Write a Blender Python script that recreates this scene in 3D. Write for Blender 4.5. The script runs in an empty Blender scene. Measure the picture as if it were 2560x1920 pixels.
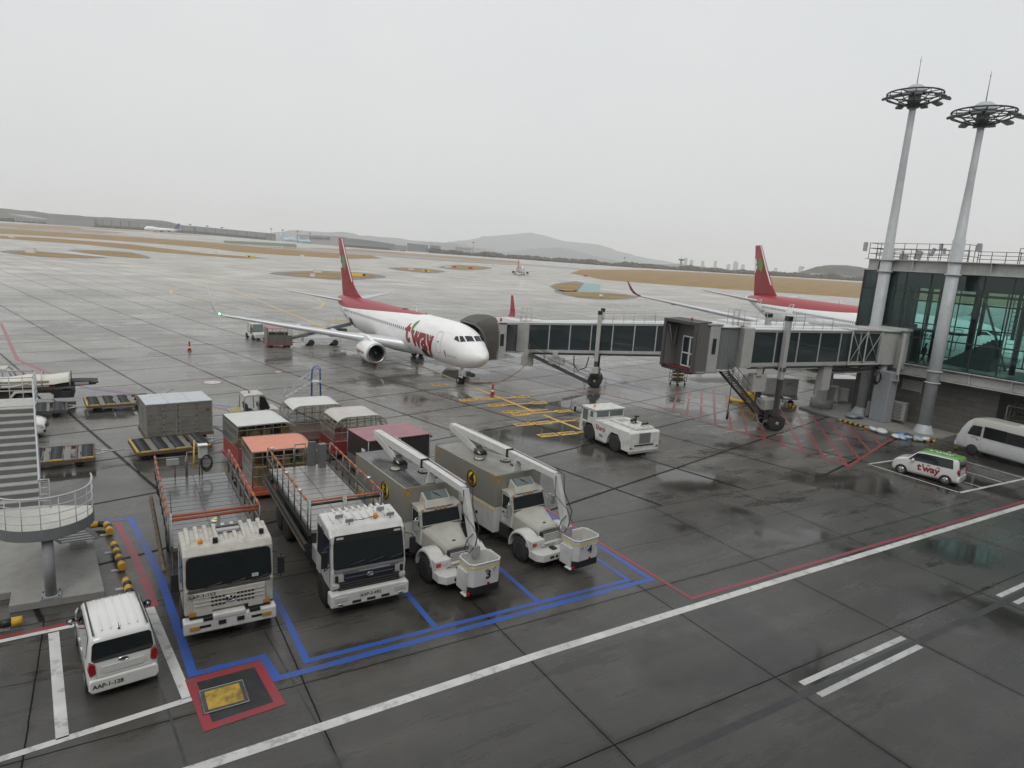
import bpy, bmesh, math, random
from mathutils import Vector, Matrix, noise as mnoise
R = math.radians
rnd = random.Random(7)
scene = bpy.context.scene
COL = scene.collection
# ------------------------------------------------------------------ camera
FPX, PITCH, ROLL, HC, YAW = 1646.4, -10.936, 3.842, 11.635, 31.8
_p, _r, _y = R(PITCH), R(ROLL), R(YAW)
CF = Vector((math.cos(_p)*math.sin(_y), math.cos(_p)*math.cos(_y), math.sin(_p)))
_r0 = Vector((math.cos(_y), -math.sin(_y), 0)); _u0 = _r0.cross(CF)
CR = math.cos(_r)*_r0 + math.sin(_r)*_u0
CU = -math.sin(_r)*_r0 + math.cos(_r)*_u0
cam_d = bpy.data.cameras.new('camera'); cam = bpy.data.objects.new('camera', cam_d); COL.objects.link(cam)
cam_d.sensor_width = 36; cam_d.lens = 36*FPX/2560; cam_d.clip_start = .1; cam_d.clip_end = 60000
mm = Matrix((CR, CU, -CF)).transposed().to_4x4(); mm.translation = Vector((0, 0, HC)); cam.matrix_world = mm
scene.camera = cam
CAM = Vector((0, 0, HC))
# ------------------------------------------------------------------ world, sun, exposure
SUN_EL, SUN_AZ = 52, 215            # degrees, azimuth clockwise from +Y
world = bpy.data.worlds.new('World'); scene.world = world; world.use_nodes = True
nt = world.node_tree; nt.nodes.clear()
wo = nt.nodes.new('ShaderNodeOutputWorld'); bg = nt.nodes.new('ShaderNodeBackground')
sky = nt.nodes.new('ShaderNodeTexSky'); sky.sky_type = 'NISHITA'; sky.sun_disc = False
sky.sun_elevation = R(SUN_EL); sky.sun_rotation = R(SUN_AZ); sky.air_density = 2; sky.dust_density = 6; sky.ozone_density = 1
hs = nt.nodes.new('ShaderNodeHueSaturation'); hs.inputs['Saturation'].default_value = .18
mixw = nt.nodes.new('ShaderNodeMix'); mixw.data_type = 'RGBA'; mixw.inputs['Factor'].default_value = .82
# the cloud deck: slightly brighter overhead, faint broad structure
tcw = nt.nodes.new('ShaderNodeTexCoord'); nzw = nt.nodes.new('ShaderNodeTexNoise'); nzw.inputs['Scale'].default_value = 1.6; nzw.inputs['Detail'].default_value = 3
crw = nt.nodes.new('ShaderNodeValToRGB')
crw.color_ramp.elements[0].position = .3; crw.color_ramp.elements[0].color = (5.85, 6.05, 6.2, 1)
crw.color_ramp.elements[1].position = .75; crw.color_ramp.elements[1].color = (6.5, 6.6, 6.65, 1)
L = nt.links.new
L(tcw.outputs['Generated'], nzw.inputs['Vector']); L(nzw.outputs['Fac'], crw.inputs['Fac'])
L(sky.outputs[0], hs.inputs['Color']); L(hs.outputs[0], mixw.inputs['A']); L(crw.outputs[0], mixw.inputs['B'])
L(mixw.outputs['Result'], bg.inputs['Color']); bg.inputs['Strength'].default_value = .1
L(bg.outputs[0], wo.inputs[0])
sd = bpy.data.lights.new('sun', 'SUN'); sd.energy = .6; sd.angle = R(25); sd.color = (1, .97, .93)
so = bpy.data.objects.new('sun', sd); COL.objects.link(so)
sdir = Vector((math.sin(R(SUN_AZ))*math.cos(R(SUN_EL)), math.cos(R(SUN_AZ))*math.cos(R(SUN_EL)), math.sin(R(SUN_EL))))
so.rotation_euler = sdir.to_track_quat('Z', 'Y').to_euler(); so.location = (0, 0, 60)
scene.view_settings.view_transform = 'Standard'; scene.view_settings.look = 'None'
scene.view_settings.exposure = .42; scene.view_settings.gamma = 1
scene.cycles.max_bounces = 8; scene.cycles.transparent_max_bounces = 12; scene.cycles.volume_bounces = 3

# ------------------------------------------------------------------ helpers
def ray(x, y): return CF*FPX + CR*(x-1280) - CU*(y-960)
def g(x, y, z=0.0):
    d = ray(x, y); return CAM + d*((z-HC)/d.z)
_FH = Vector((math.sin(_y), math.cos(_y), 0)); _RH = Vector((math.cos(_y), -math.sin(_y), 0))
def at(x, y, D):                    # photo pixel -> point at horizontal distance D ahead of the camera
    d = ray(x, y); return CAM + d*(D/d.dot(_FH))
RISE = [(-400, 16), (120, 15.6), (475, 15.5), (853, 8), (1300, 6.5), (1537, 5), (1962, 8), (2158, 10), (2900, 12)]
def gz(x, y):                       # the airfield lies flat, and lifts a little far out
    D = x*_FH.x + y*_FH.y
    if D < 650: return 0.0
    s = (x*_RH.x + y*_RH.y)/D*FPX + 1280
    for (a, za), (b, zb) in zip(RISE, RISE[1:]):
        if s <= b: break
    t = min(1, max(0, (s-a)/(b-a))); zf = za + (zb-za)*t
    k = min(1, (D-650)/850); k = k*k*(3-2*k)
    return zf*k
def gg(x, y, dz=0.0):               # photo pixel -> point on the ground, rise included
    d = ray(x, y); lo, hi = 1.0, None; D = 5.0
    while D < 9000:
        p = CAM + d*(D/d.dot(_FH))
        if p.z < gz(p.x, p.y)+dz: hi = D; break
        lo = D; D *= 1.03
    if hi is None: hi = 9000; lo = 8990
    for _ in range(30):
        m = (lo+hi)/2; p = CAM + d*(m/d.dot(_FH))
        if p.z < gz(p.x, p.y)+dz: hi = m
        else: lo = m
    return p
def put(o, label=None, cat=None, group=None, kind=None):
    if label: o['label'] = label
    if cat: o['category'] = cat
    if group: o['group'] = group
    if kind: o['kind'] = kind
    return o
def thing(name, label, cat, loc=(0, 0, 0), rot=0, group=None):
    o = bpy.data.objects.new(name, None); COL.objects.link(o); o.empty_display_size = .3
    o.location = loc; o.rotation_euler = (0, 0, R(rot)); return put(o, label, cat, group)
def copy_tree(o, parent=None):
    c = o.copy(); COL.objects.link(c); c.parent = parent
    for ch in list(o.children): copy_tree(ch, c)
    return c
X, Y, Z = Vector((1, 0, 0)), Vector((0, 1, 0)), Vector((0, 0, 1))
def frame(d):
    d = Vector(d).normalized(); a = Z if abs(d.z) < .9 else X
    u = d.cross(a).normalized(); return u, d.cross(u).normalized()
class MB:
    def __init__(s): s.v = []; s.f = []; s.m = []; s.s = []; s.M = None
    def add(s, vs, fs, mi=0, sm=False):
        n = len(s.v)
        for p in vs: s.v.append((s.M @ Vector(p)) if s.M else Vector(p))
        for f in fs: s.f.append([i+n for i in f]); s.m.append(mi); s.s.append(sm)
        return s
    def box(s, x0, x1, y0, y1, z0, z1, mi=0):
        if x0 > x1: x0, x1 = x1, x0
        if y0 > y1: y0, y1 = y1, y0
        if z0 > z1: z0, z1 = z1, z0
        return s.add([(x0,y0,z0),(x1,y0,z0),(x1,y1,z0),(x0,y1,z0),(x0,y0,z1),(x1,y0,z1),(x1,y1,z1),(x0,y1,z1)],
              [(0,3,2,1),(4,5,6,7),(0,1,5,4),(1,2,6,5),(2,3,7,6),(3,0,4,7)], mi)
    def prism(s, pts, a, b, axis='x', mi=0):
        n = len(pts)
        def P(u, v, t): return (t, u, v) if axis == 'x' else ((u, t, v) if axis == 'y' else (u, v, t))
        vs = [P(u, v, a) for u, v in pts] + [P(u, v, b) for u, v in pts]
        return s.add(vs, [list(range(n))[::-1], list(range(n, 2*n))] + [(i, (i+1) % n, n+(i+1) % n, n+i) for i in range(n)], mi)
    def tube(s, pts, r, n=8, mi=0, closed=False, caps=True):
        pts = [Vector(p) for p in pts]; k = len(pts); vs = []; u = None
        for i, p in enumerate(pts):
            a = pts[(i-1) % k] if (closed or i > 0) else p; b = pts[(i+1) % k] if (closed or i < k-1) else p
            d = (b-a).normalized()
            if u is None: u, w = frame(d)
            else:
                u = (u - d*u.dot(d)).normalized(); w = d.cross(u)
            rr = r[i] if isinstance(r, (list, tuple)) else r
            vs += [p + u*(rr*math.cos(2*math.pi*j/n)) + w*(rr*math.sin(2*math.pi*j/n)) for j in range(n)]
        fs = []
        for i in range(k if closed else k-1):
            for j in range(n):
                a, b = i*n+j, i*n+(j+1) % n; c, d_ = ((i+1) % k)*n+(j+1) % n, ((i+1) % k)*n+j
                fs.append((a, b, c, d_))
        s.add(vs, fs, mi, n > 4)
        if caps and not closed:
            q = len(s.v)-len(vs)
            s.f += [[q+j for j in range(n)][::-1], [q+(k-1)*n+j for j in range(n)]]; s.m += [mi, mi]; s.s += [False, False]
        return s
    def cyl(s, c, r, h, ax='z', n=20, mi=0, r2=None):
        d = {'x': X, 'y': Y, 'z': Z}[ax]; c = Vector(c)
        return s.tube([c, c+d*h], [r, r if r2 is None else r2], n, mi)
    def lathe(s, prof, c=(0, 0, 0), ax='z', n=24, mi=0, caps=True):
        c = Vector(c); d = {'x': X, 'y': Y, 'z': Z}[ax]; u, w = frame(d)
        vs = []
        for r, h in prof:
            vs += [c + d*h + u*(r*math.cos(2*math.pi*j/n)) + w*(r*math.sin(2*math.pi*j/n)) for j in range(n)]
        fs = [(i*n+j, i*n+(j+1) % n, (i+1)*n+(j+1) % n, (i+1)*n+j) for i in range(len(prof)-1) for j in range(n)]
        if caps: fs += [list(range(n))[::-1], [(len(prof)-1)*n+j for j in range(n)]]
        return s.add(vs, fs, mi, True)
    def loft(s, rings, mi=0, sm=True, closed=True, caps=True):
        n = len(rings[0]); vs = [p for r in rings for p in r]; fs = []
        for i in range(len(rings)-1):
            for j in range(n if closed else n-1):
                fs.append((i*n+j, i*n+(j+1) % n, (i+1)*n+(j+1) % n, (i+1)*n+j))
        s.add(vs, fs, mi, sm)
        if caps:
            q = len(s.v)-len(vs); s.f += [[q+j for j in range(n)][::-1], [q+(len(rings)-1)*n+j for j in range(n)]]
            s.m += [mi, mi]; s.s += [False, False]
        return s
    def quad(s, a, b, c, d, mi=0): return s.add([a, b, c, d], [(0, 1, 2, 3)], mi)
    def slab(s, a, b, c, d, t, mi=0):   # thin plate on a quad, thickness t along its normal
        a, b, c, d = map(Vector, (a, b, c, d)); n = (b-a).cross(d-a).normalized()*t
        return s.add([a, b, c, d, a+n, b+n, c+n, d+n], [(0,3,2,1),(4,5,6,7),(0,1,5,4),(1,2,6,5),(2,3,7,6),(3,0,4,7)], mi)
    def ball(s, c, r, n=12, mi=0, sq=1.0):
        prof = [(max(.001, r*math.sin(math.pi*i/(n//2+2))), -r*sq*math.cos(math.pi*i/(n//2+2))) for i in range(n//2+3)]
        return s.lathe(prof, c, 'z', n, mi)
    def build(s, name, mats, parent=None, bevel=0, fix=True, seg=2):
        me = bpy.data.meshes.new(name); me.from_pydata([tuple(v) for v in s.v], [], s.f)
        if not isinstance(mats, (list, tuple)): mats = [mats]
        for m in mats: me.materials.append(m)
        me.polygons.foreach_set('material_index', s.m); me.polygons.foreach_set('use_smooth', s.s)
        if fix:
            bm = bmesh.new(); bm.from_mesh(me); bmesh.ops.recalc_face_normals(bm, faces=bm.faces); bm.to_mesh(me); bm.free()
        me.update()
        o = bpy.data.objects.new(name, me); COL.objects.link(o); o.parent = parent
        if bevel:
            b = o.modifiers.new('b', 'BEVEL'); b.width = bevel; b.segments = seg; b.limit_method = 'ANGLE'; b.angle_limit = R(35)
            b.harden_normals = False
        return o
def rpanel(name, mt, par, a, b, c, d, r=.08, t=.012):
    a, b, c, d = map(Vector, (a, b, c, d)); n = (b-a).cross(d-a).normalized()*t; q = [a, b, c, d]; pts = []
    for i, p in enumerate(q):
        e1 = (q[i-1]-p).normalized()*r; e2 = (q[(i+1) % 4]-p).normalized()*r
        for k in range(5): u = k/4; pts.append(p + e1*(1-u)**2 + e2*u**2)
    m = MB(); k = len(pts); m.add(pts+[p+n for p in pts], [list(range(k))[::-1], list(range(k, 2*k))]+[(i, (i+1) % k, k+(i+1) % k, k+i) for i in range(k)]); return m.build(name, mt, par)
def text2d(body, size, fat=0.0, shear=0.0, grid=0, space=1.0):
    cu = bpy.data.curves.new('text', 'FONT'); cu.body = body; cu.size = size; cu.offset = fat; cu.shear = shear
    cu.align_x = 'CENTER'; cu.align_y = 'CENTER'; cu.resolution_u = 3; cu.space_character = space
    o = bpy.data.objects.new('text', cu); me = bpy.data.meshes.new_from_object(o)
    bm = bmesh.new(); bm.from_mesh(me)
    if grid and bm.verts:
        xs = [v.co.x for v in bm.verts]; ys = [v.co.y for v in bm.verts]
        for ax, lo, hi in ((0, min(xs), max(xs)), (1, min(ys), max(ys))):
            t = lo + grid
            while t < hi:
                co = Vector((t, 0, 0)) if ax == 0 else Vector((0, t, 0)); no = X if ax == 0 else Y
                bmesh.ops.bisect_plane(bm, geom=bm.verts[:]+bm.edges[:]+bm.faces[:], plane_co=co, plane_no=no); t += grid
    vs = [(v.co.x, v.co.y) for v in bm.verts]; bm.verts.index_update(); fs = [[v.index for v in f.verts] for f in bm.faces]
    bm.free(); bpy.data.objects.remove(o); bpy.data.curves.remove(cu); bpy.data.meshes.remove(me)
    return vs, fs
def text(name, body, size, mat, parent, org, ux, uy, fat=0.0, off=.004, mp=None, grid=0, shear=0.0, space=1.0):
    vs, fs = text2d(body, size, fat, shear, grid, space); m = MB()
    if mp is None:
        org, ux, uy = Vector(org), Vector(ux).normalized(), Vector(uy).normalized(); n = ux.cross(uy)*off
        m.add([org + ux*a + uy*b + n for a, b in vs], fs)
    else: m.add([mp(a, b) for a, b in vs], fs)
    return m.build(name, mat, parent, fix=False)

# ------------------------------------------------------------------ materials
_mats = {}
def mat(name, col, rough=.5, metal=0.0, dirt=0.0, ds=1.5, dcol=None, bump=0.0, bs=20, coat=0.0, emit=0, spec=.5, wear=0.0):
    if name in _mats: return _mats[name]
    m = bpy.data.materials.new(name); m.use_nodes = True; n = m.node_tree; p = n.nodes['Principled BSDF']; _mats[name] = m
    c = tuple(col)+(1,); p.inputs['Base Color'].default_value = c; p.inputs['Roughness'].default_value = rough
    p.inputs['Metallic'].default_value = metal; p.inputs['Specular IOR Level'].default_value = spec
    if coat: p.inputs['Coat Weight'].default_value = coat; p.inputs['Coat Roughness'].default_value = .08
    if emit: p.inputs['Emission Color'].default_value = c; p.inputs['Emission Strength'].default_value = emit
    tc = n.nodes.new('ShaderNodeTexCoord')
    if dirt:
        a = n.nodes.new('ShaderNodeTexNoise'); a.inputs['Scale'].default_value = ds; a.inputs['Detail'].default_value = 7; a.inputs['Roughness'].default_value = .65
        n.links.new(tc.outputs['Object'], a.inputs['Vector'])
        r = n.nodes.new('ShaderNodeMapRange'); r.inputs['From Min'].default_value = .42; r.inputs['From Max'].default_value = .72
        r.inputs['To Max'].default_value = dirt; n.links.new(a.outputs['Fac'], r.inputs['Value'])
        # streaks running down from edges
        mp = n.nodes.new('ShaderNodeMapping'); mp.inputs['Scale'].default_value = (9, 9, .8); n.links.new(tc.outputs['Object'], mp.inputs['Vector'])
        a2 = n.nodes.new('ShaderNodeTexNoise'); a2.inputs['Scale'].default_value = ds; a2.inputs['Detail'].default_value = 4; n.links.new(mp.outputs[0], a2.inputs['Vector'])
        r2 = n.nodes.new('ShaderNodeMapRange'); r2.inputs['From Min'].default_value = .5; r2.inputs['From Max'].default_value = .75
        r2.inputs['To Max'].default_value = dirt*.7; n.links.new(a2.outputs['Fac'], r2.inputs['Value'])
        mx = n.nodes.new('ShaderNodeMath'); mx.operation = 'MAXIMUM'; n.links.new(r.outputs[0], mx.inputs[0]); n.links.new(r2.outputs[0], mx.inputs[1])
        mc = n.nodes.new('ShaderNodeMix'); mc.data_type = 'RGBA'; mc.inputs['A'].default_value = c
        mc.inputs['B'].default_value = (tuple(dcol) if dcol else tuple(x*.35 for x in col))+(1,)
        n.links.new(mx.outputs[0], mc.inputs['Factor']); n.links.new(mc.outputs['Result'], p.inputs['Base Color'])
        ra = n.nodes.new('ShaderNodeMapRange'); ra.inputs['To Min'].default_value = rough*.8; ra.inputs['To Max'].default_value = min(1, rough*1.3+.08)
        n.links.new(a.outputs['Fac'], ra.inputs['Value']); n.links.new(ra.outputs[0], p.inputs['Roughness'])
    if bump:
        b = n.nodes.new('ShaderNodeTexNoise'); b.inputs['Scale'].default_value = bs; b.inputs['Detail'].default_value = 4; n.links.new(tc.outputs['Object'], b.inputs['Vector'])
        bn = n.nodes.new('ShaderNodeBump'); bn.inputs['Strength'].default_value = bump; bn.inputs['Distance'].default_value = .02
        n.links.new(b.outputs['Fac'], bn.inputs['Height']); n.links.new(bn.outputs[0], p.inputs['Normal'])
    return m
def glass(name, col, rough=.03, alpha=1.0, trans=0.0):
    m = bpy.data.materials.new(name); m.use_nodes = True; n = m.node_tree; p = n.nodes['Principled BSDF']; _mats[name] = m
    if not trans:
        p.inputs['Base Color'].default_value = tuple(col)+(1,); p.inputs['Roughness'].default_value = rough; p.inputs['Specular IOR Level'].default_value = .6
    else:
        n.nodes.remove(p); out = n.nodes['Material Output']
        t = n.nodes.new('ShaderNodeBsdfTransparent'); t.inputs[0].default_value = tuple(col)+(1,)
        gl = n.nodes.new('ShaderNodeBsdfGlossy'); gl.inputs['Roughness'].default_value = rough; gl.inputs['Color'].default_value = (.85, .9, .9, 1)
        fr = n.nodes.new('ShaderNodeFresnel'); fr.inputs['IOR'].default_value = 1.5
        mx = n.nodes.new('ShaderNodeMixShader'); n.links.new(fr.outputs[0], mx.inputs[0]); n.links.new(t.outputs[0], mx.inputs[1]); n.links.new(gl.outputs[0], mx.inputs[2])
        n.links.new(mx.outputs[0], out.inputs[0])
    return m
WHITE = mat('white_paint', (.6, .6, .58), .3, dirt=.4, ds=2.2, dcol=(.27, .25, .21), coat=.3)
BUSW = mat('bus_white', (.62, .63, .63), .25, dirt=.3, ds=2, dcol=(.4, .38, .34), coat=.4)
CARW = mat('car_white', (.68, .68, .66), .2, dirt=.15, ds=1.2, dcol=(.55, .53, .5), coat=.7)
OLDW = mat('weathered_cab_white', (.5, .485, .44), .4, dirt=.6, ds=3.5, dcol=(.2, .165, .12), coat=.1)
BEIGE = mat('beige_grey_paint', (.23, .22, .19), .38, dirt=.3, ds=1.3, dcol=(.17, .155, .125))
BEIGE2 = mat('cab_beige', (.4, .39, .345), .3, dirt=.35, ds=2.5, dcol=(.22, .2, .165), coat=.3)
ROOFG = mat('wet_box_roof', (.035, .037, .038), .1, dirt=.55, ds=1.1, dcol=(.2, .195, .175))
STEEL = mat('galvanised_steel', (.42, .43, .43), .45, .4, dirt=.35, ds=4, dcol=(.2, .19, .17))
STAIRM = mat('stair_paint', (.5, .52, .53), .42, .1, dirt=.3, ds=2.5, dcol=(.27, .26, .23))
DKST = mat('dark_steel', (.075, .075, .075), .45, .3, dirt=.4, ds=5, dcol=(.12, .09, .06))
BLACK = mat('black_plastic', (.016, .016, .017), .45)
CHAS = mat('chassis_black', (.02, .02, .02), .6, dirt=.3, ds=4, dcol=(.05, .045, .04))
RUB = mat('tyre_rubber', (.022, .022, .022), .75, dirt=.35, ds=6, dcol=(.05, .048, .045))
RIMG = mat('rim_grey', (.4, .4, .39), .4, .3, dirt=.5, ds=9, dcol=(.1, .09, .08))
CHROME = mat('chrome', (.6, .61, .62), .15, 1)
GLS = glass('dark_vehicle_glass', (.012, .016, .017), .04)
GLSB = glass('skylight_glass', (.10, .13, .13), .05)
YEL = mat('hazard_yellow', (.62, .36, .025), .4, dirt=.4, ds=6, dcol=(.25, .16, .04))
YELC = mat('clean_yellow', (.75, .5, .06), .45, dirt=.15, ds=4)
ORNG = mat('orange_foam', (.42, .11, .045), .55, dirt=.45, ds=7, dcol=(.2, .075, .04))
AMB = mat('amber_lens', (.8, .25, .02), .25)
RED = mat('red_lens', (.28, .01, .015), .2)
LENS = mat('clear_lens', (.5, .5, .48), .12, dirt=.3, ds=20)
MIR = mat('mirror', (.5, .52, .53), .05, 1)
INK = mat('black_ink', (.02, .02, .025), .5)
REDINK = mat('logo_red', (.3, .006, .018), .35)
GRNINK = mat('leaf_green', (.1, .24, .05), .4)
WINK = mat('white_ink', (.75, .75, .74), .4)
SEAT = mat('seat_black', (.03, .03, .032), .7)
RUST = mat('rusty_brown', (.13, .085, .055), .6, dirt=.6, ds=5, dcol=(.05, .035, .025))
ROLL_ = mat('roller_steel', (.045, .047, .05), .35, .5, dirt=.3, ds=8)
ALU = mat('aluminium_panel', (.22, .215, .19), .42, .2, dirt=.7, ds=2.5, dcol=(.09, .08, .065))
# ------------------------------------------------------------------ ground
def ground_mat():
    m = bpy.data.materials.new('wet_concrete'); m.use_nodes = True; n = m.node_tree; p = n.nodes['Principled BSDF']
    N = n.nodes.new; LK = n.links.new
    geo = N('ShaderNodeNewGeometry'); sep = N('ShaderNodeSeparateXYZ'); LK(geo.outputs['Position'], sep.inputs[0])
    def M(op, a, b=None, c=None):
        q = N('ShaderNodeMath'); q.operation = op
        for i, v in enumerate((a, b, c)):
            if v is None: continue
            if isinstance(v, (int, float)): q.inputs[i].default_value = v
            else: LK(v, q.inputs[i])
        return q.outputs[0]
    x, y = sep.outputs[0], sep.outputs[1]
    def noise(scale, vec=None, det=4, rough=.55, sc=None):
        q = N('ShaderNodeTexNoise'); q.inputs['Scale'].default_value = scale; q.inputs['Detail'].default_value = det; q.inputs['Roughness'].default_value = rough
        src = geo.outputs['Position']
        if sc:
            mp = N('ShaderNodeMapping'); mp.inputs['Scale'].default_value = sc[:3]; mp.inputs['Rotation'].default_value = (0, 0, R(sc[3]) if len(sc) > 3 else 0); LK(src, mp.inputs[0]); src = mp.outputs[0]
        LK(src, q.inputs['Vector']); return q.outputs['Fac']
    def ramp(v, a, b, c=0.0, d=1.0):
        q = N('ShaderNodeMapRange'); q.interpolation_type = 'SMOOTHSTEP'; q.inputs['From Min'].default_value = a; q.inputs['From Max'].default_value = b
        q.inputs['To Min'].default_value = c; q.inputs['To Max'].default_value = d; LK(v, q.inputs['Value']); return q.outputs[0]
    wob = M('MULTIPLY', M('SUBTRACT', noise(1.3), .5), .05)
    xa = M('ADD', x, wob); ya = M('ADD', y, wob)
    nx = M('PINGPONG', M('SUBTRACT', xa, 4.05-61.2), 3.06)
    ny = M('MINIMUM', M('MINIMUM', M('ABSOLUTE', M('SUBTRACT', ya, 10.5)), M('ABSOLUTE', M('SUBTRACT', ya, 16.1))), M('MINIMUM', M('ABSOLUTE', M('SUBTRACT', ya, 22.25)), M('ABSOLUTE', M('SUBTRACT', ya, 4.6))))
    a = R(13.9); ca, sa = math.cos(a), math.sin(a)
    u = M('ADD', M('MULTIPLY', xa, ca), M('MULTIPLY', ya, sa)); v = M('ADD', M('MULTIPLY', xa, -sa), M('MULTIPLY', ya, ca))
    fu = M('PINGPONG', M('SUBTRACT', u, 9.4-610), 3.05); fv = M('PINGPONG', M('SUBTRACT', v, 73.9-6100), 3.05)
    near = M('MINIMUM', nx, ny); far = M('MINIMUM', fu, fv)
    isfar = M('GREATER_THAN', y, 22.3)
    def sel(f, a_, b_): return M('ADD', M('MULTIPLY', a_, M('SUBTRACT', 1.0, f)), M('MULTIPLY', b_, f))
    dist = sel(isfar, near, far)
    lw = sel(isfar, ramp(near, .012, .03, 1, 0), ramp(far, .05, .13, 1, 0))
    # crack along y=19.15, wandering
    wy = M('ADD', ya, M('MULTIPLY', M('SUBTRACT', noise(.35, det=6, rough=.7), .5), .5))
    crack = ramp(M('ABSOLUTE', M('SUBTRACT', wy, 19.2)), .006, .03, .8, 0)
    stain = M('MULTIPLY', ramp(dist, .0, .22, 1, 0), ramp(noise(.5, det=5), .35, .7))
    sealed = M('MULTIPLY', ramp(M('ABSOLUTE', M('SUBTRACT', x, 3.75)), .03, .07, .9, 0), ramp(y, 10, 20, 0, 1))
    line = M('MAXIMUM', M('MAXIMUM', lw, crack), M('MULTIPLY', stain, .45))
    # per-slab tone
    fl = N('ShaderNodeCombineXYZ')
    LK(sel(isfar, M('FLOOR', M('DIVIDE', M('SUBTRACT', x, 4.05), 6.12)), M('FLOOR', M('DIVIDE', M('SUBTRACT', u, 9.4), 6.1))), fl.inputs[0])
    LK(sel(isfar, M('FLOOR', M('DIVIDE', M('SUBTRACT', y, 10.5), 5.8)), M('FLOOR', M('DIVIDE', M('SUBTRACT', v, 73.9), 6.1))), fl.inputs[1])
    wn = N('ShaderNodeTexWhiteNoise'); wn.noise_dimensions = '2D'; LK(fl.outputs[0], wn.inputs['Vector'])
    slab = M('MULTIPLY_ADD', wn.outputs['Value'], .16, .92)
    big = ramp(noise(.06, det=5, rough=.6), .3, .72, .66, 1.22)
    mid = ramp(noise(.7, det=8, rough=.7), .25, .8, .8, 1.15)
    fine = M('MULTIPLY_ADD', noise(38, det=3, rough=.7), .5, .75)
    streak = ramp(noise(.5, sc=(.09, 1.5, 1, 8), det=6, rough=.65), .35, .7, .82, 1.12)
    tone = M('MULTIPLY', M('MULTIPLY', M('MULTIPLY', slab, big), M('MULTIPLY', mid, fine)), streak)
    # base colour: tone cut by joints and puddles, paled with distance
    base = N('ShaderNodeCombineXYZ')
    tn = M('MULTIPLY', tone, M('SUBTRACT', 1.0, M('MULTIPLY', line, .8)))
    farlight = M('MULTIPLY', ramp(M('ADD', y, M('MULTIPLY', x, .15)), 16, 62, 1.0, 2.5), ramp(y, 60, 220, 1.0, 2.5))  # paler far concrete, part of it grazing wet sheen put into the colour
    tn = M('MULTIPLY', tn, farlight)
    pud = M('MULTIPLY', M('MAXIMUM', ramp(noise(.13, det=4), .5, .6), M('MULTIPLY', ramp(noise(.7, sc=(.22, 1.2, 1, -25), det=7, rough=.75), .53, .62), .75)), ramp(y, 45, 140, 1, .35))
    tn = M('MULTIPLY', tn, M('SUBTRACT', 1.0, M('MULTIPLY', pud, .42)))
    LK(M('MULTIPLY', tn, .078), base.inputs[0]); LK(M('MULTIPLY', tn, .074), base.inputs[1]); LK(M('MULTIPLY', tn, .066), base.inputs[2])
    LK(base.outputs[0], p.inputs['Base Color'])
    # water film: smooth puddles, rougher drained areas
    wet = M('MAXIMUM', ramp(noise(.11, det=4), .46, .62), M('MULTIPLY', ramp(noise(.6, sc=(.25, 1.1, 1, -20), det=6, rough=.7), .5, .7), .8))
    wet = pud
    rough = M('SUBTRACT', .31, M('MULTIPLY', wet, .24))
    rough = M('ADD', rough, M('MULTIPLY', M('SUBTRACT', noise(9, det=5), .5), .12))
    rough = M('ADD', rough, ramp(y, 40, 300, 0, .12))
    LK(M('MULTIPLY', M('SUBTRACT', 1.0, M('MULTIPLY', line, .95)), .5), p.inputs['Specular IOR Level']); LK(rough, p.inputs['Roughness']); p.inputs['IOR'].default_value = 1.45
    bh = M('ADD', M('MULTIPLY', M('SUBTRACT', 1.0, wet), M('MULTIPLY', noise(60, det=3), .6)), M('MULTIPLY', lw, -1.2))
    bh = M('ADD', bh, M('MULTIPLY', noise(4, sc=(.4, 3, 1, 5), det=3), .25))
    bp = N('ShaderNodeBump'); bp.inputs['Strength'].default_value = .16; bp.inputs['Distance'].default_value = .01; LK(bh, bp.inputs['Height']); LK(bp.outputs[0], p.inputs['Normal'])
    return m
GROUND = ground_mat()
def build_ground():
    rad = [0, 8, 20, 40, 80, 160, 320, 500, 650, 720, 800, 900, 1000, 1100, 1200, 1350, 1500, 2200, 4000, 9000, 22000]; n = 96
    vs = [(0, 0, 0)]; fs = []
    for r_ in rad[1:]:
        for j in range(n):
            a = 2*math.pi*j/n; px, py = r_*math.cos(a), r_*math.sin(a); vs.append((px, py, gz(px, py)))
    for j in range(n): fs.append((0, 1+j, 1+(j+1) % n))
    for i in range(len(rad)-2):
        for j in range(n):
            a_, b_ = 1+i*n+j, 1+i*n+(j+1) % n; fs.append((a_, a_+n, b_+n, b_))
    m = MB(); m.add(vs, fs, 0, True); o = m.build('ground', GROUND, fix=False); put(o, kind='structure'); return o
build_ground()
def field_mat(name, c1, c2, sc=.03, rough=.9):
    m = bpy.data.materials.new(name); m.use_nodes = True; n = m.node_tree; p = n.nodes['Principled BSDF']; p.inputs['Roughness'].default_value = rough
    p.inputs['Specular IOR Level'].default_value = .2
    geo = n.nodes.new('ShaderNodeNewGeometry'); mp = n.nodes.new('ShaderNodeMapping'); mp.inputs['Scale'].default_value = (.5, 1.6, 1); n.links.new(geo.outputs['Position'], mp.inputs[0])
    a = n.nodes.new('ShaderNodeTexNoise'); a.inputs['Scale'].default_value = sc; a.inputs['Detail'].default_value = 9; a.inputs['Roughness'].default_value = .7; n.links.new(mp.outputs[0], a.inputs['Vector'])
    r = n.nodes.new('ShaderNodeValToRGB'); r.color_ramp.elements[0].position = .35; r.color_ramp.elements[0].color = tuple(c1)+(1,); r.color_ramp.elements[1].position = .66; r.color_ramp.elements[1].color = tuple(c2)+(1,)
    n.links.new(a.outputs['Fac'], r.inputs['Fac']); n.links.new(r.outputs[0], p.inputs['Base Color']); return m
GRASS = field_mat('dry_winter_grass', (.2, .13, .055), (.36, .245, .115), .08)
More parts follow.
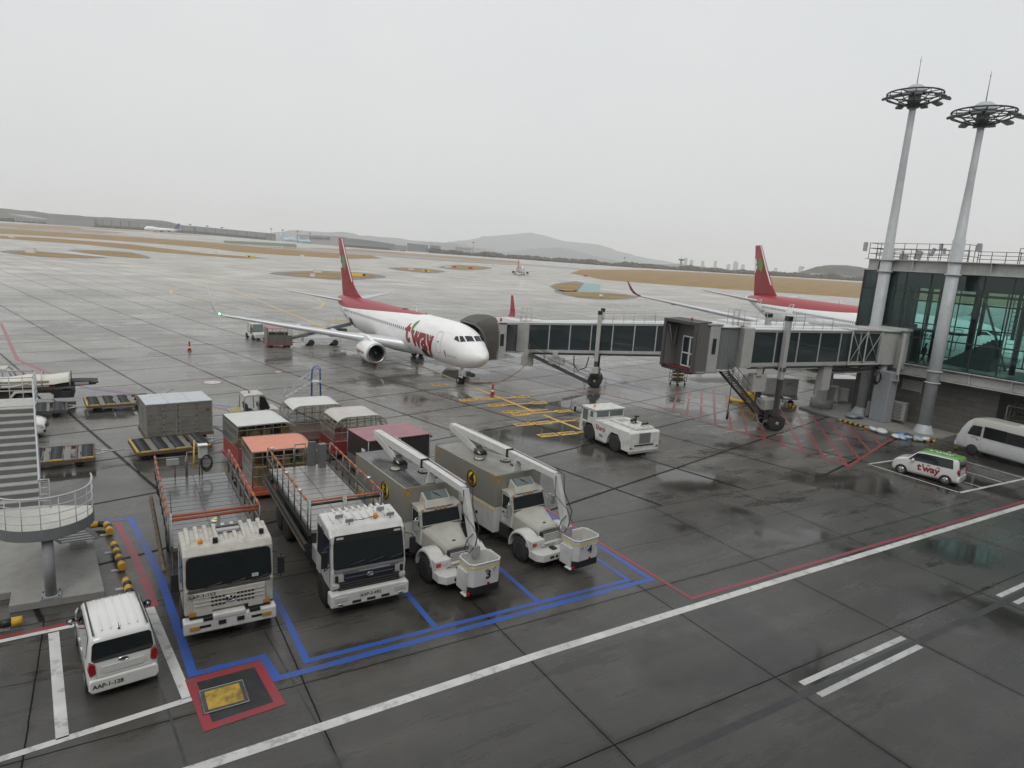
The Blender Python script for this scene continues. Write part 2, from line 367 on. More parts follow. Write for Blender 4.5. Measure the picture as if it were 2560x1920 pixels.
GRASS2 = field_mat('far_dry_grass', (.24, .18, .12), (.36, .28, .2), .02)
ASPH = field_mat('shoulder_asphalt', (.13, .125, .115), (.2, .19, .175), .2, .5)
RUNW = field_mat('runway_concrete', (.25, .24, .225), (.33, .32, .3), .02, .6)
TEAL = field_mat('teal_painted_slab', (.2, .3, .3), (.3, .42, .42), .3, .6)
GREENF = field_mat('green_netting', (.1, .15, .1), (.15, .2, .14), .05)
def sheet(name, pxs, m, dz=.03, world_pts=None, kind='structure'):
    pts = world_pts or [gg(a, b, dz) for a, b in pxs]
    # fan around centroid with subdivided edges so it follows the rise
    out = []
    for i in range(len(pts)):
        a, b = Vector(pts[i]), Vector(pts[(i+1) % len(pts)]); k = 4
        for t in range(k): out.append(a.lerp(b, t/k))
    q = MB(); q.add([(p.x, p.y, gz(p.x, p.y)+dz) for p in out], [list(range(len(out)))])
    o = q.build(name, m, fix=False)
    if o.data.polygons[0].normal.z < 0: o.data.flip_normals()
    return put(o, kind=kind)
G1 = [(0,584),(175,594),(350,606),(520,620),(600,630),(700,637),(875,647),(957,646),(930,639),(875,635),(700,622),(520,606),(350,593),(175,582),(0,571.5)]
far_band = [(0,557),(120,563),(234,570),(475,586),(700,602),(853,619),(1011,632),(1300,653),(1300,664),(1100,652),(957,641),(875,634),(700,621),(520,605),(350,592),(175,581),(0,571)]
sheet('far_grass_field', far_band, GRASS2, .05)
sheet('runway', [(0,565.5),(350,587),(700,613),(957,634),(1300,659),(1450,671),(1450,674),(1300,663),(957,640),(700,619.5),(350,591),(0,569.5)], RUNW, .12)
sheet('grass_strip', G1, GRASS, .1)
sheet('grass_verge', [(0,589),(120,595),(320,610),(519,634),(683,646),(601,646),(400,631),(200,610),(0,596)], GRASS, .06)
def island(name, pts, grow=1.25):
    cx = sum(p[0] for p in pts)/len(pts); cy = sum(p[1] for p in pts)/len(pts)
    if grow: sheet('asphalt_shoulder', [(cx+(a-cx)*grow, cy+(b-cy)*(grow+.15)) for a, b in pts], ASPH, .012)
    sheet(name, pts, GRASS, .05)
def smooth_poly(pts, it=2):
    for _ in range(it):
        o = []
        for i in range(len(pts)):
            a, b = pts[i], pts[(i+1) % len(pts)]; o += [(a[0]*.75+b[0]*.25, a[1]*.75+b[1]*.25), (a[0]*.25+b[0]*.75, a[1]*.25+b[1]*.75)]
        pts = o
    return pts
for P in ([(10,630.5),(63,628),(150,634),(262,643),(171,643.5),(90,640)], [(172,626.5),(310,629.5),(365,641.5),(348,644.5),(250,637)],
          [(688,684),(790,679.5),(860,682),(916,685),(948,692),(910,695),(853,698),(758,691)], [(970,671),(1043,670.5),(1110,678),(1075,681.5),(1027,678.5)],
          [(1098,667),(1170,662.5),(1228,670),(1185,674.5),(1138,673.5)], [(1376,713),(1456,705),(1443,727.5),(1400,726)],
          [(1395,729.5),(1444,728.5),(1584,739),(1563,745.5),(1503,747),(1440,742)]):
    island('grass_island', smooth_poly(P, 1))
sheet('grass_field', [(1424,683),(1452,673.5),(1600,674),(1750,681),(1962,694),(2158,707),(2400,722),(2700,738),(2700,790),(2560,768),(2150,745),(1894,728),(1707,715),(1512,700)], GRASS, .05)
sheet('taxiway', [(1490,684),(1560,686),(1760,700),(1750,704.5),(1620,696)], RUNW, .09)
sheet('teal_apron_panel', [(1459,709),(1501,711),(1500,731),(1443,729.5)], TEAL, .03)
sheet('green_construction_strip', [(560,601),(740,610),(742,617),(640,611),(560,606)], GREENF, .4)

# ------------------------------------------------------------------ painted markings (thin sheets above the slab)
def paint_mat(name, col, worn=.35, sc=3.0):
    m = bpy.data.materials.new(name); m.use_nodes = True; n = m.node_tree; p = n.nodes['Principled BSDF']; p.inputs['Roughness'].default_value = .38
    geo = n.nodes.new('ShaderNodeNewGeometry'); a = n.nodes.new('ShaderNodeTexNoise'); a.inputs['Scale'].default_value = sc; a.inputs['Detail'].default_value = 9; a.inputs['Roughness'].default_value = .75
    n.links.new(geo.outputs['Position'], a.inputs['Vector'])
    r = n.nodes.new('ShaderNodeMapRange'); r.inputs['From Min'].default_value = .53; r.inputs['From Max'].default_value = .585; r.inputs['To Max'].default_value = worn; n.links.new(a.outputs['Fac'], r.inputs['Value'])
    b = n.nodes.new('ShaderNodeTexNoise'); b.inputs['Scale'].default_value = .8; b.inputs['Detail'].default_value = 5; n.links.new(geo.outputs['Position'], b.inputs['Vector'])
    r2 = n.nodes.new('ShaderNodeMapRange'); r2.inputs['From Min'].default_value = .4; r2.inputs['From Max'].default_value = .7; r2.inputs['To Min'].default_value = .0; r2.inputs['To Max'].default_value = .3; n.links.new(b.outputs['Fac'], r2.inputs['Value'])
    ad = n.nodes.new('ShaderNodeMath'); ad.operation = 'ADD'; ad.use_clamp = True; n.links.new(r.outputs[0], ad.inputs[0]); n.links.new(r2.outputs[0], ad.inputs[1])
    mx = n.nodes.new('ShaderNodeMix'); mx.data_type = 'RGBA'; mx.inputs['A'].default_value = tuple(col)+(1,); mx.inputs['B'].default_value = (.085, .08, .072, 1)
    n.links.new(ad.outputs[0], mx.inputs['Factor']); n.links.new(mx.outputs['Result'], p.inputs['Base Color']); return m
PW = paint_mat('road_white', (.64, .64, .62), .35, 2.2); PW2 = paint_mat('thin_white', (.5, .5, .49), .5)
PB = paint_mat('road_blue', (.025, .09, .38), .6, 2.4); PR = paint_mat('road_red', (.3, .03, .045), .75, 2.4); PR2 = paint_mat('road_red_faded', (.3, .05, .055), .7)
PBF = paint_mat('road_blue_faded', (.05, .12, .36), .6)
PY = paint_mat('road_yellow', (.72, .42, .05), .3); PYF = paint_mat('road_yellow_far', (.62, .42, .16), .3)
PP = paint_mat('pale_yellow', (.6, .53, .3), .4); TAR = paint_mat('tar_seal', (.022, .023, .025), .3); PK = paint_mat('black_surface', (.02, .023, .025), .25)
def stripe(name, pts, w, m, z=.004, closed=False, kind='structure'):
    pts = [Vector((p[0], p[1], 0)) for p in pts]; n = len(pts); L_, R_ = [], []
    for i, p in enumerate(pts):
        a = pts[i-1] if (i > 0 or closed) else None; b = pts[(i+1) % n] if (i < n-1 or closed) else None
        d1 = (p-a).normalized() if a is not None else (b-p).normalized(); d2 = (b-p).normalized() if b is not None else d1
        nn = Vector((-(d1.y+d2.y), d1.x+d2.x, 0)); nn.normalize(); k = nn.dot(Vector((-d1.y, d1.x, 0))); h = w/2/max(.35, k)
        L_.append(p+nn*h); R_.append(p-nn*h)
    q = MB(); zz = lambda p: (p.x, p.y, gz(p.x, p.y)+z)
    for i in range(n if closed else n-1):
        j = (i+1) % n; q.quad(zz(R_[i]), zz(R_[j]), zz(L_[j]), zz(L_[i]))
    o = q.build(name, m, fix=False); return put(o, kind=kind)
def multi(name, lines, m, z=.004):
    q = MB()
    for (a, b, w) in lines:
        a, b = Vector((a[0], a[1], 0)), Vector((b[0], b[1], 0)); d = (b-a).normalized(); nn = Vector((-d.y, d.x, 0))*w/2
        q.quad(*[(p.x, p.y, z) for p in (a-nn, b-nn, b+nn, a+nn)])
    return put(q.build(name, m, fix=False), kind='structure')
# blue bays
stripe('blue_bay_line', [(-1.6,29.72),(.36,29.75),(1.1,24),(1.5,17.78),(3.3,17.78),(3.45,16.62),(17.1,16.66),(17.06,25),(16.9,34)], .24, PB)
stripe('blue_bay_edge', [(4.22,30),(4.36,17.05),(16.24,16.97),(16.33,31)], .2, PB, .005)
multi('blue_bay_divider', [((8.36,17.1),(8.3,30),.2),((12.22,17.1),(12.3,30),.2)], PB, .008)
stripe('red_boundary_line', [(-1.9,29.35),(-.1,29.38),(.45,25.5),(.82,21.95)], .24, PR)
stripe('red_edge_line', [(-6,21.85),(-2,21.84),(.7,22.0)], .2, PR)
stripe('red_road_line', [(17.32,26),(17.32,20),(17.47,14.93),(34,14.85),(75,14.75)], .17, PR, .006)
stripe('white_road_line', [(-12,14.05),(1.3,14.18),(10.7,14.46),(22.6,14.5),(75,14.42)], .3, PW, .006)
for i, x0 in enumerate((16.75, 28.9)):
    multi('lane_dash', [((x0,9.95),(x0+5.5,9.98),.2),((x0,9.38),(x0+5.5,9.44),.2)], PW, .006)
multi('tar_strip', [((6,9.6),(60,9.66),.24)], TAR, .003)
multi('tar_joint', [((3.6,19.1),(4.12,12.0),.05),((.6,18.6),(1.15,13.2),.06)], TAR, .003)
multi('parking_line', [((-6,16.0),(1.42,16.72),.2),((.68,21.9),(1.28,16.78),.25),((-1.8,21.5),(-1.36,16.5),.26)], PW, .008)
multi('parking_edge_line', [((-6,21.45),(.75,21.78),.18)], PW, .009)
stripe('red_hatch_frame', [(1.42,17.45),(3.12,17.5),(3.3,15.57),(1.6,15.43)], .24, PR, .012, closed=True)
multi('black_hatch_surround', [((1.45,16.45),(3.25,16.55),2.0)], PK, .01)
multi('right_parking_line', [((41.5,22.7),(41.4,17.1),.13),((41.35,17.15),(60,16.45),.18),((41.5,22.65),(51,22.2),.13)], PW, .006)
multi('right_parking_divider', [((43.95,17.1),(44.15,22.5),.11),((46.5,17.0),(46.8,22.4),.11),((49.1,16.9),(49.4,22.3),.11)], PW, .01)
# red equipment restraint area
hl = []
for y0 in (38.3,36.75,35.25,33.75,32.2,30.7,29.15,27.6,26.05,24.45,22.9):
    x1 = 51.0 if y0 < 34 else 49.5 if y0 < 36 else 48; hl.append(((39.6, y0), (x1, y0+(x1-39.6)*.92), .2))
for x0, y0 in ((42.0,23.5),(44.6,24.3),(47.3,25.1)):
    hl.append(((x0, y0), (51, y0+(51-x0)*.92), .2))
multi('red_hatching', hl, PR2, .004)
stripe('red_area_edge', [(36.5,50.5),(39.3,40),(39.7,22.86),(51.2,26.3)], .22, PR2, .007)
stripe('blue_area_edge', [(41.5,62),(44.0,45.5)], .3, PBF, .007)
multi('wheel_position_mark', [((41.7,29.8),(43.0,29.5),.1),((43.0,29.5),(43.4,30.5),.08),((43.7,38.7),(45.3,42.1),.1),((42.6,39.3),(43.8,38.7),.1),((44.0,42.4),(45.2,42.1),.1)], PW2, .01)
# stand centre line and stop bars
stripe('stand_lead_line', [(15.1,273),(17,250),(19.8,237),(21.9,215),(23.2,195),(23.9,173),(24.7,140),(25.3,117),(26,97),(26.6,75),(27.3,54),(27.7,41.2)], .3, PY, .006)
stripe('stand_stop_line', [(27.85,40.1),(28.05,34.5)], .3, PY, .006)
stripe('turning_loop', [(22,171.5),(18.9,170.8),(14.2,166.7),(11.4,157),(10.5,148),(11.4,139),(13.4,131),(17.7,124.4),(24.9,115.9),(30,118),(33.5,123.5),(36.5,132),(38.4,144),(38,156),(34.9,164),(30,168)], .45, PYF, .01)
stripe('apron_white_line', [(-60,115.6),(60,116.2)], .35, PW2, .012)
stripe('apron_white_line', [(-60,107),(24,110)], .3, PW2, .012)
stripe('apron_yellow_dash', [(17,171.2),(23,171.4)], 1.6, PP, .014)
stripe('apron_yellow_dash', [(29.5,167.6),(35,166.6)], 1.6, PP, .014)
stripe('taxi_curve', [(55.9,290),(46,270),(41.4,258),(44,240),(60,228),(73,222),(94,232),(107.6,258),(104,275)], .5, PP, .02)
stripe('taxi_curve', [(150,300),(171,272),(140,225),(124.6,193),(129,184),(150,178),(190,170)], .6, PP, .02)
stripe('taxi_curve', [(140,150),(127,146),(115.5,138),(108.3,126),(107,118),(109.5,111),(118,96),(128,84)], .4, PYF, .02)
stripe('taxi_curve', [(-40,330),(0,300),(15,275)], .5, PP, .02)
stripe('taxi_curve', [(60,175),(90,205),(125,240),(170,290)], .4, PP, .018)
stripe('taxi_curve', [(27,140),(60,175)], .35, PP, .018)
def stopbar(yv, xl, xr, boxes):
    q = [((xl, yv), (xr, yv-.03*(xr-xl)), .26)]; multi('stop_bar', q, PY, .009)
    b = MB()
    for bx, dy, tx in boxes:
        yy = yv-.03*(bx-xl)+dy; b.box(bx-.72, bx+.72, yy-.36, yy+.36, .004, .012)
    put(b.build('stop_bar_panel', PY), kind='structure')
    for bx, dy, tx in boxes:
        yy = yv-.03*(bx-xl)+dy; o = text('stop_bar_lettering', tx, .56, INK, None, (bx, yy, .012), (1, -.03, 0), (0, 1, 0), fat=.015); put(o, kind='structure')
stopbar(52.35, 26.2, 29.0, [(24.9,0,'B737')])
stopbar(46.1, 26.6, 29.0, [(24.5,0,'A310'),(26.05,0,'A321'),(29.6,0,'A320')])
stopbar(43.8, 26.7, 29.2, [(25.9,0,'B757'),(29.8,0,'B752')])
stopbar(41.55, 26.7, 29.2, [(25.9,.05,'B738')])
stopbar(40.8, 26.9, 29.5, [(26.2,-.1,'B777'),(30.2,0,'A332')])
stopbar(38.0, 27.0, 29.5, [(24.8,0,'B747'),(26.35,0,'B763'),(30.0,0,'MD11')])
stopbar(35.05, 27.3, 28.6, [(24.9,0,'A35K'),(26.5,0,'A359')])
# ------------------------------------------------------------------ aircraft (local: +X forward, +Y port, nose tip at x = 0)
class Fus:
    def __init__(s, st): s.st = st
    def sec(s, a):
        st = s.st
        if a <= st[0][0]: return st[0][1:]
        for i in range(len(st)-1):
            if a <= st[i+1][0]:
                t = (a-st[i][0])/(st[i+1][0]-st[i][0]); p0, p1, p2, p3 = st[max(0, i-1)], st[i], st[i+1], st[min(len(st)-1, i+2)]
                out = []
                for k in (1, 2, 3):
                    m1 = (p2[k]-p0[k])/(p2[0]-p0[0]) if p2[0] > p0[0] else 0; m2 = (p3[k]-p1[k])/(p3[0]-p1[0]) if p3[0] > p1[0] else 0
                    if i == 0: m1 = (p2[k]-p1[k])/(p2[0]-p1[0])*1.6
                    h = p2[0]-p1[0]; t2, t3 = t*t, t*t*t
                    out.append((2*t3-3*t2+1)*p1[k]+(t3-2*t2+t)*h*m1+(-2*t3+3*t2)*p2[k]+(t3-t2)*h*m2)
                return out
        return st[-1][1:]
    def P(s, a, ang, off=0.0):      # ang measured from starboard horizontal, 90 = crown
        top, bot, hw = s.sec(a); zc = bot+.5*(top-bot); c, n = math.cos(R(ang)), math.sin(R(ang)); h = (top-zc)
        return Vector((-a, -(hw+off)*c, zc+(h+off)*n))
    def ang(s, a, z):
        top, bot, hw = s.sec(a); zc = (top+bot)/2; return math.degrees(math.asin(max(-1, min(1, (z-zc)/(top-zc)))))
def airfoil(n=9):                   # closed loop (f along chord, half thickness)
    up = []
    for i in range(n+1):
        f = (1-math.cos(math.pi*i/n))/2
        up.append((f, 5*(.2969*math.sqrt(f)-.126*f-.3516*f*f+.2843*f**3-.1015*f**4)))
    return up + [(f, -t) for f, t in reversed(up[1:-1])]
AF = airfoil()
def wing_loft(m, secs, side, mi=0): # secs: (s, aLE, chord, z, thick ratio, tilt deg)
    rings = []
    for s_, le, ch, z, th, tilt in secs:
        ct, sn = math.cos(R(tilt)), math.sin(R(tilt))
        rings.append([Vector((-(le+f*ch), -side*(s_ - t*th*ch*sn), z + t*th*ch*ct)) for f, t in AF])
    m.loft(rings, mi)
def livery(name, xs, body=(.86,.86,.85), red=(.3,.012,.022)):
    if name in _mats: return _mats[name]
    m = bpy.data.materials.new(name); _mats[name] = m; m.use_nodes = True; n = m.node_tree; p = n.nodes['Principled BSDF']
    p.inputs['Roughness'].default_value = .36
    tc = n.nodes.new('ShaderNodeTexCoord'); sp = n.nodes.new('ShaderNodeSeparateXYZ'); n.links.new(tc.outputs['Object'], sp.inputs[0])
    a = n.nodes.new('ShaderNodeMath'); a.operation = 'MULTIPLY'; a.inputs[1].default_value = -1/xs[-1][0]; n.links.new(sp.outputs[0], a.inputs[0])
    fc = n.nodes.new('ShaderNodeFloatCurve'); c = fc.mapping.curves[0]; zmax = 10.0
    pts = [(x_/xs[-1][0], z_/zmax) for x_, z_ in xs]
    c.points[0].location = pts[0]; c.points[1].location = pts[-1]
    for q in pts[1:-1]: c.points.new(*q)
    fc.mapping.update(); n.links.new(a.outputs[0], fc.inputs['Value'])
    z = n.nodes.new('ShaderNodeMath'); z.operation = 'MULTIPLY'; z.inputs[1].default_value = 1/zmax; n.links.new(sp.outputs[2], z.inputs[0])
    gt = n.nodes.new('ShaderNodeMath'); gt.operation = 'GREATER_THAN'; n.links.new(z.outputs[0], gt.inputs[0]); n.links.new(fc.outputs[0], gt.inputs[1])
    # belly grime
    nz = n.nodes.new('ShaderNodeTexNoise'); nz.inputs['Scale'].default_value = .8; nz.inputs['Detail'].default_value = 7; mp = n.nodes.new('ShaderNodeMapping'); mp.inputs['Scale'].default_value = (.5, 2, 2)
    n.links.new(tc.outputs['Object'], mp.inputs[0]); n.links.new(mp.outputs[0], nz.inputs['Vector'])
    mr = n.nodes.new('ShaderNodeMapRange'); mr.inputs['From Min'].default_value = .5; mr.inputs['From Max'].default_value = .75; mr.inputs['To Max'].default_value = .3; n.links.new(nz.outputs['Fac'], mr.inputs['Value'])
    m0 = n.nodes.new('ShaderNodeMix'); m0.data_type = 'RGBA'; m0.inputs['A'].default_value = body+(1,); m0.inputs['B'].default_value = (.52, .51, .47, 1); n.links.new(mr.outputs[0], m0.inputs['Factor'])
    mx = n.nodes.new('ShaderNodeMix'); mx.data_type = 'RGBA'; mx.inputs['B'].default_value = red+(1,)
    n.links.new(gt.outputs[0], mx.inputs['Factor']); n.links.new(m0.outputs['Result'], mx.inputs['A']); n.links.new(mx.outputs['Result'], p.inputs['Base Color'])
    # frames and skin panels, barely
    return m
TAILR = mat('tail_red', (.27, .009, .018), .42, dirt=.1, ds=1)
WINGG = mat('wing_grey', (.56, .57, .58), .28, dirt=.25, ds=1.2, dcol=(.38, .38, .38)); SLAT = mat('polished_slat', (.58, .59, .61), .38, .35)
FAN = mat('fan_dark', (.03, .032, .036), .35, .4); LIP = mat('intake_lip_metal', (.5, .51, .52), .25, .9, dirt=.3, ds=5); PWHITE = mat('aircraft_white', (.85, .85, .84), .25, coat=.4, dirt=.1, ds=2)
GREYL = mat('outline_grey', (.3, .3, .3), .5); PAX = mat('cabin_window', (.10, .11, .12), .15)
def patch(F, cs, mt, name, parent, off=.012, n=5):      # cs: four (a, ang) corners
    m = MB(); vs = []
    for i in range(n+1):
        for j in range(n+1):
            u, v = i/n, j/n
            a = (cs[0][0]*(1-u)+cs[1][0]*u)*(1-v)+(cs[3][0]*(1-u)+cs[2][0]*u)*v
            g_ = (cs[0][1]*(1-u)+cs[1][1]*u)*(1-v)+(cs[3][1]*(1-u)+cs[2][1]*u)*v
            vs.append(F.P(a, g_, off))
    m.add(vs, [(i*(n+1)+j, i*(n+1)+j+1, (i+1)*(n+1)+j+1, (i+1)*(n+1)+j) for i in range(n) for j in range(n)], 0, True)
    return m.build(name, mt, parent)
def outline(F, a0, a1, z0, z1, side, mt, name, parent, r=.012, rc=.12):
    pts = []
    for cx, cz, s0 in ((a1-rc, z1-rc, 0), (a0+rc, z1-rc, 90), (a0+rc, z0+rc, 180), (a1-rc, z0+rc, 270)):
        for k in range(4):
            t = R(s0+30*k); pts.append((cx+rc*math.cos(t), cz+rc*math.sin(t)))
    full = []
    for i in range(len(pts)):
        p, q = pts[i], pts[(i+1) % len(pts)]; k = max(1, int(math.hypot(q[0]-p[0], q[1]-p[1])/.25))
        full += [(p[0]+(q[0]-p[0])*t/k, p[1]+(q[1]-p[1])*t/k) for t in range(k)]
    w = []
    for a, z in full:
        v = F.P(a, F.ang(a, z), .004); w.append(Vector((v.x, v.y*side, v.z)))
    return MB().tube(w, r, 4, closed=True).build(name, mt, parent)
def airliner(sp, root):
    F = Fus(sp['st']); n = 40; m = MB(); rings = []
    L_ = sp['st'][-1][0]; aa = [0.0, .04, .12, .25, .42, .65, .95, 1.3, 1.7, 2.2, 2.8, 3.5, 4.5]; k = sp.get('k', 1)
    aa = [a*k for a in aa]; a = aa[-1]
    while a < L_-1.0: a += 1.2; aa.append(min(a, L_))
    aa.append(L_)
    for a in sorted(set(aa)): rings.append([F.P(a, 360*j/n) for j in range(n)])
    m.loft(rings); fus = m.build('fuselage', sp['paint'], root)
    m = MB().lathe([(.01, 0), (sp['apu']*.8, .02), (sp['apu'], .3)], (-(L_+.02), 0, (sp['st'][-1][1]+sp['st'][-1][2])/2), 'x', 14); m.build('exhaust_outlet', DKST, fus)
    # wings
    for side in (1, -1):
        m = MB(); wing_loft(m, sp['wing'], side); w = m.build('wing', WINGG, root)
        s1, s2 = sp['wing'][0], sp['wing'][-1]
        m = MB()
        rr = []
        for s_, le, ch, z, th, ti in sp['wing'][:sp.get('nslat', 3)]: rr.append([Vector((-(le+f*ch*1.0-.012), -side*s_, z+t*th*ch*1.05)) for f, t in ((.07, .6*1), (.02, .42), (0, 0), (.02, -.42), (.06, -.5))])
        m.loft(rr, closed=False, caps=False); m.build('slat', SLAT, w)
        for fa, fs, fl in sp['fair']:
            m = MB(); m.lathe([(.02, 0), (.16, .3), (.2, fl*.4), (.15, fl*.8), (.02, fl)], (-fa-fl, -side*fs, sp['fz'](fs)), 'x', 10); m.build('flap_fairing', WINGG, w)
        if 'winglet' in sp:
            m = MB(); wing_loft(m, sp['winglet'], side); wl = m.build('winglet', sp['wlmat'] if (side < 0 or sp.get('k', 1) > 1) else WINGG, root)
        m = MB(); wing_loft(m, sp['stab'], side); m.build('tailplane', WINGG, root)
        # engine
        for ea, es, ez, er, el in sp['eng']:
            ya = -side*es
            pr_ = [(er*.9, 0), (er*1.0, -.12*er), (er*1.07, -.5*er), (er*1.09, -el*.35), (er*1.0, -el*.72), (er*.82, -el)]
            m = MB(); m.lathe(pr_, (-ea, ya, ez), 'x', 32, caps=False); m.lathe([(er*.82, -el), (er*.7, -el+.05)], (-ea, ya, ez), 'x', 32, caps=False)
            nac = m.build('engine_nacelle', PWHITE, root)
            m = MB(); m.lathe([(er*.78, -.55*er), (er*.78, -.2*er), (er*.82, -.03*er), (er*.9, .03*er), (er*.985, -.04*er), (er*1.035, -.2*er)], (-ea, ya, ez), 'x', 32, caps=False); m.build('intake_lip', LIP, nac)
            m = MB(); m.lathe([(.02, -.5*er), (er*.78, -.5*er)], (-ea, ya, ez), 'x', 32)
            for j in range(22):
                t = 2*math.pi*j/22; c_, s_ = math.cos(t), math.sin(t); c2, s2_ = math.cos(t+.16), math.sin(t+.16)
                m.quad((-ea-.49*er, ya+c_*er*.2, ez+s_*er*.2), (-ea-.49*er, ya+c_*er*.77, ez+s_*er*.77), (-ea-.4*er, ya+c2*er*.77, ez+s2_*er*.77), (-ea-.4*er, ya+c2*er*.2, ez+s2_*er*.2))
            m.build('fan', FAN, nac)
            MB().lathe([(.01, -.12*er), (er*.1, -.2*er), (er*.22, -.45*er)], (-ea, ya, ez), 'x', 16, caps=False).build('spinner', FAN, nac)
            MB().lathe([(er*.5, -el*.9), (er*.45, -el*1.15), (er*.22, -el*1.3), (.02, -el*1.4)], (-ea, ya, ez), 'x', 20).build('exhaust_cone', LIP, nac)
            m = MB(); m.prism([(-ea-.45*er, ez+er*1.0), (-ea-el*.9, ez+er*.8), (-ea-el*1.3, ez+er*.75), (-ea-el*1.3, ez+er*1.45), (-ea-el*.7, ez+er*1.5)], ya-.16, ya+.16, 'y'); m.build('pylon', PWHITE, root, .05)
        # main gear
        for ga, gs, wr, nx_ in sp['main']:
            m = MB(); m.cyl((-ga, -side*gs, wr*.9), wr*.22, sp['gz']-wr, 'z', 10); m.tube([(-ga, -side*gs, sp['gz']*.7), (-ga, -side*gs*.45, sp['gz'])], .06, 6); lg = m.build('main_gear_leg', LIP, root)
            for dx in nx_:
                for dy in (-.43*wr/.56, .43*wr/.56):
                    m = MB(); m.lathe([(wr*.55, -.19), (wr*.93, -.19), (wr, -.1), (wr, .1), (wr*.93, .19), (wr*.55, .19)], (-ga+dx, -side*gs+dy, wr), 'y', 24); t_ = m.build('tyre', RUB, lg)
                    MB().lathe([(.02, -.15), (wr*.5, -.17), (wr*.56, -.2), (wr*.56, .2), (wr*.5, .17), (.02, .15)], (-ga+dx, -side*gs+dy, wr), 'y', 16).build('rim', RIMG, t_) if False else None
    # nose gear
    na, nr = sp['nose']; top = F.sec(na)[1]
    m = MB(); m.cyl((-na, 0, nr), .07*k, top-nr+.3, 'z', 10); m.tube([(-na, 0, top*.7+.1), (-na+.7, 0, top+.2)], .04, 6); ng = m.build('nose_gear_leg', LIP, root)
    for dy in (-.2*k, .2*k):
        MB().lathe([(nr*.5, -.1*k), (nr*.93, -.1*k), (nr, -.05), (nr, .05), (nr*.93, .1*k), (nr*.5, .1*k)], (-na, dy, nr), 'y', 24).build('nose_wheel', RUB, ng)
        MB().lathe([(.02, -.1*k-.012), (nr*.48, -.1*k-.006), (nr*.52, .1*k+.006), (.02, .1*k+.012)], (-na, dy, nr), 'y', 16).build('nose_wheel_hub', RIMG, ng)
    # fin
    m = MB(); rings = []
    for z, le, te, th in sp['fin']:
        rings.append([Vector((-(le+f*(te-le)), t*th*(te-le), z)) for f, t in AF])
    m.loft(rings); fin = m.build('fin', sp['finmat'], root)
    def fpt(f, z, side, off=.02):
        fs = sp['fin']
        for i in range(len(fs)-1):
            if z <= fs[i+1][0]: break
        t = (z-fs[i][0])/(fs[i+1][0]-fs[i][0]); le = fs[i][1]+(fs[i+1][1]-fs[i][1])*t; te = fs[i][2]+(fs[i+1][2]-fs[i][2])*t; th = fs[i][3]+(fs[i+1][3]-fs[i][3])*t
        f = min(1, max(0, f)); tt = 5*(.2969*math.sqrt(f)-.126*f-.3516*f*f+.2843*f**3-.1015*f**4)
        return Vector((-(le+f*(te-le)), -side*(tt*th*(te-le)+off), z))
    return F, fus, fin, fpt
def fdecal(fpt, poly_rows, side, mt, name, fin, off=.02):    # rows: (z, f0, f1)
    m = MB(); vs = []; n = 4
    for z, f0, f1 in poly_rows: vs += [fpt(f0+(f1-f0)*j/n, z, side, off) for j in range(n+1)]
    m.add(vs, [(i*(n+1)+j, i*(n+1)+j+1, (i+1)*(n+1)+j+1, (i+1)*(n+1)+j) for i in range(len(poly_rows)-1) for j in range(n)])
    return m.build(name, mt, fin)
# --- the twin-jet at the stand
B7 = [(0, 3.0, 2.96, .02), (.15, 3.3, 2.66, .36), (.5, 3.62, 2.36, .72), (1.0, 3.93, 2.1, 1.04), (1.6, 4.18, 1.9, 1.3), (2.2, 4.6, 1.77, 1.5), (2.8, 4.98, 1.68, 1.64), (3.5, 5.24, 1.6, 1.74), (4.5, 5.42, 1.54, 1.82), (6, 5.5, 1.5, 1.88),
      (26, 5.5, 1.5, 1.88), (28, 5.5, 1.6, 1.88), (30, 5.5, 1.92, 1.82), (32, 5.48, 2.42, 1.66), (34, 5.45, 3.05, 1.38), (36, 5.38, 3.78, .98), (37.5, 5.25, 4.4, .56), (38.1, 5.15, 4.62, .3)]
LIV7 = livery('twinjet_livery', [(0, 7), (9.5, 6.2), (11.5, 5.5), (15, 5.26), (20, 4.93), (25, 4.6), (29, 4.36), (32, 4.25), (35, 4.38), (37, 4.7), (38.4, 5.0)])
def fz7(s_): return 2.15+s_*.105
spec7 = dict(st=B7, paint=LIV7, apu=.2, wing=[(.5, 12.6, 8.6, 1.95, .13, 0), (1.9, 13.4, 7.6, 2.2, .13, 0), (6.0, 16.0, 4.6, 2.7, .12, 0), (12, 19.3, 3.1, 3.45, .11, 0), (17.0, 22.1, 1.6, 4.1, .1, 0)], nslat=5,
    winglet=[(16.95, 22.1, 1.62, 4.1, .1, 0), (17.25, 22.35, 1.45, 4.18, .1, 20), (17.5, 22.6, 1.3, 4.42, .09, 50), (17.65, 22.9, 1.15, 4.9, .08, 75), (17.95, 24.0, .55, 6.75, .07, 80)], wlmat=TAILR,
    fair=[(19.6, 6.2, 2.6), (20.9, 9.6, 2.0), (21.8, 12.6, 1.6)], fz=lambda s_: 2.05+s_*.105, stab=[(.4, 33.6, 4.2, 4.75, .1, 0), (1.3, 34.2, 3.7, 4.85, .1, 0), (7.17, 38.0, 1.35, 5.65, .09, 0)],
    eng=[(12.2, 4.83, 1.6, .97, 3.6)], main=[(19.6, 2.86, .56, (0,))], gz=2.3, nose=(4.0, .345),
    fin=[(5.1, 29.2, 36.9, .035), (5.5, 29.9, 37.1, .035), (6.0, 31.4, 37.3, .04), (6.9, 33.0, 37.55, .075), (9.5, 35.2, 38.35, .085), (12.5, 37.55, 39.25, .085)], finmat=TAILR)
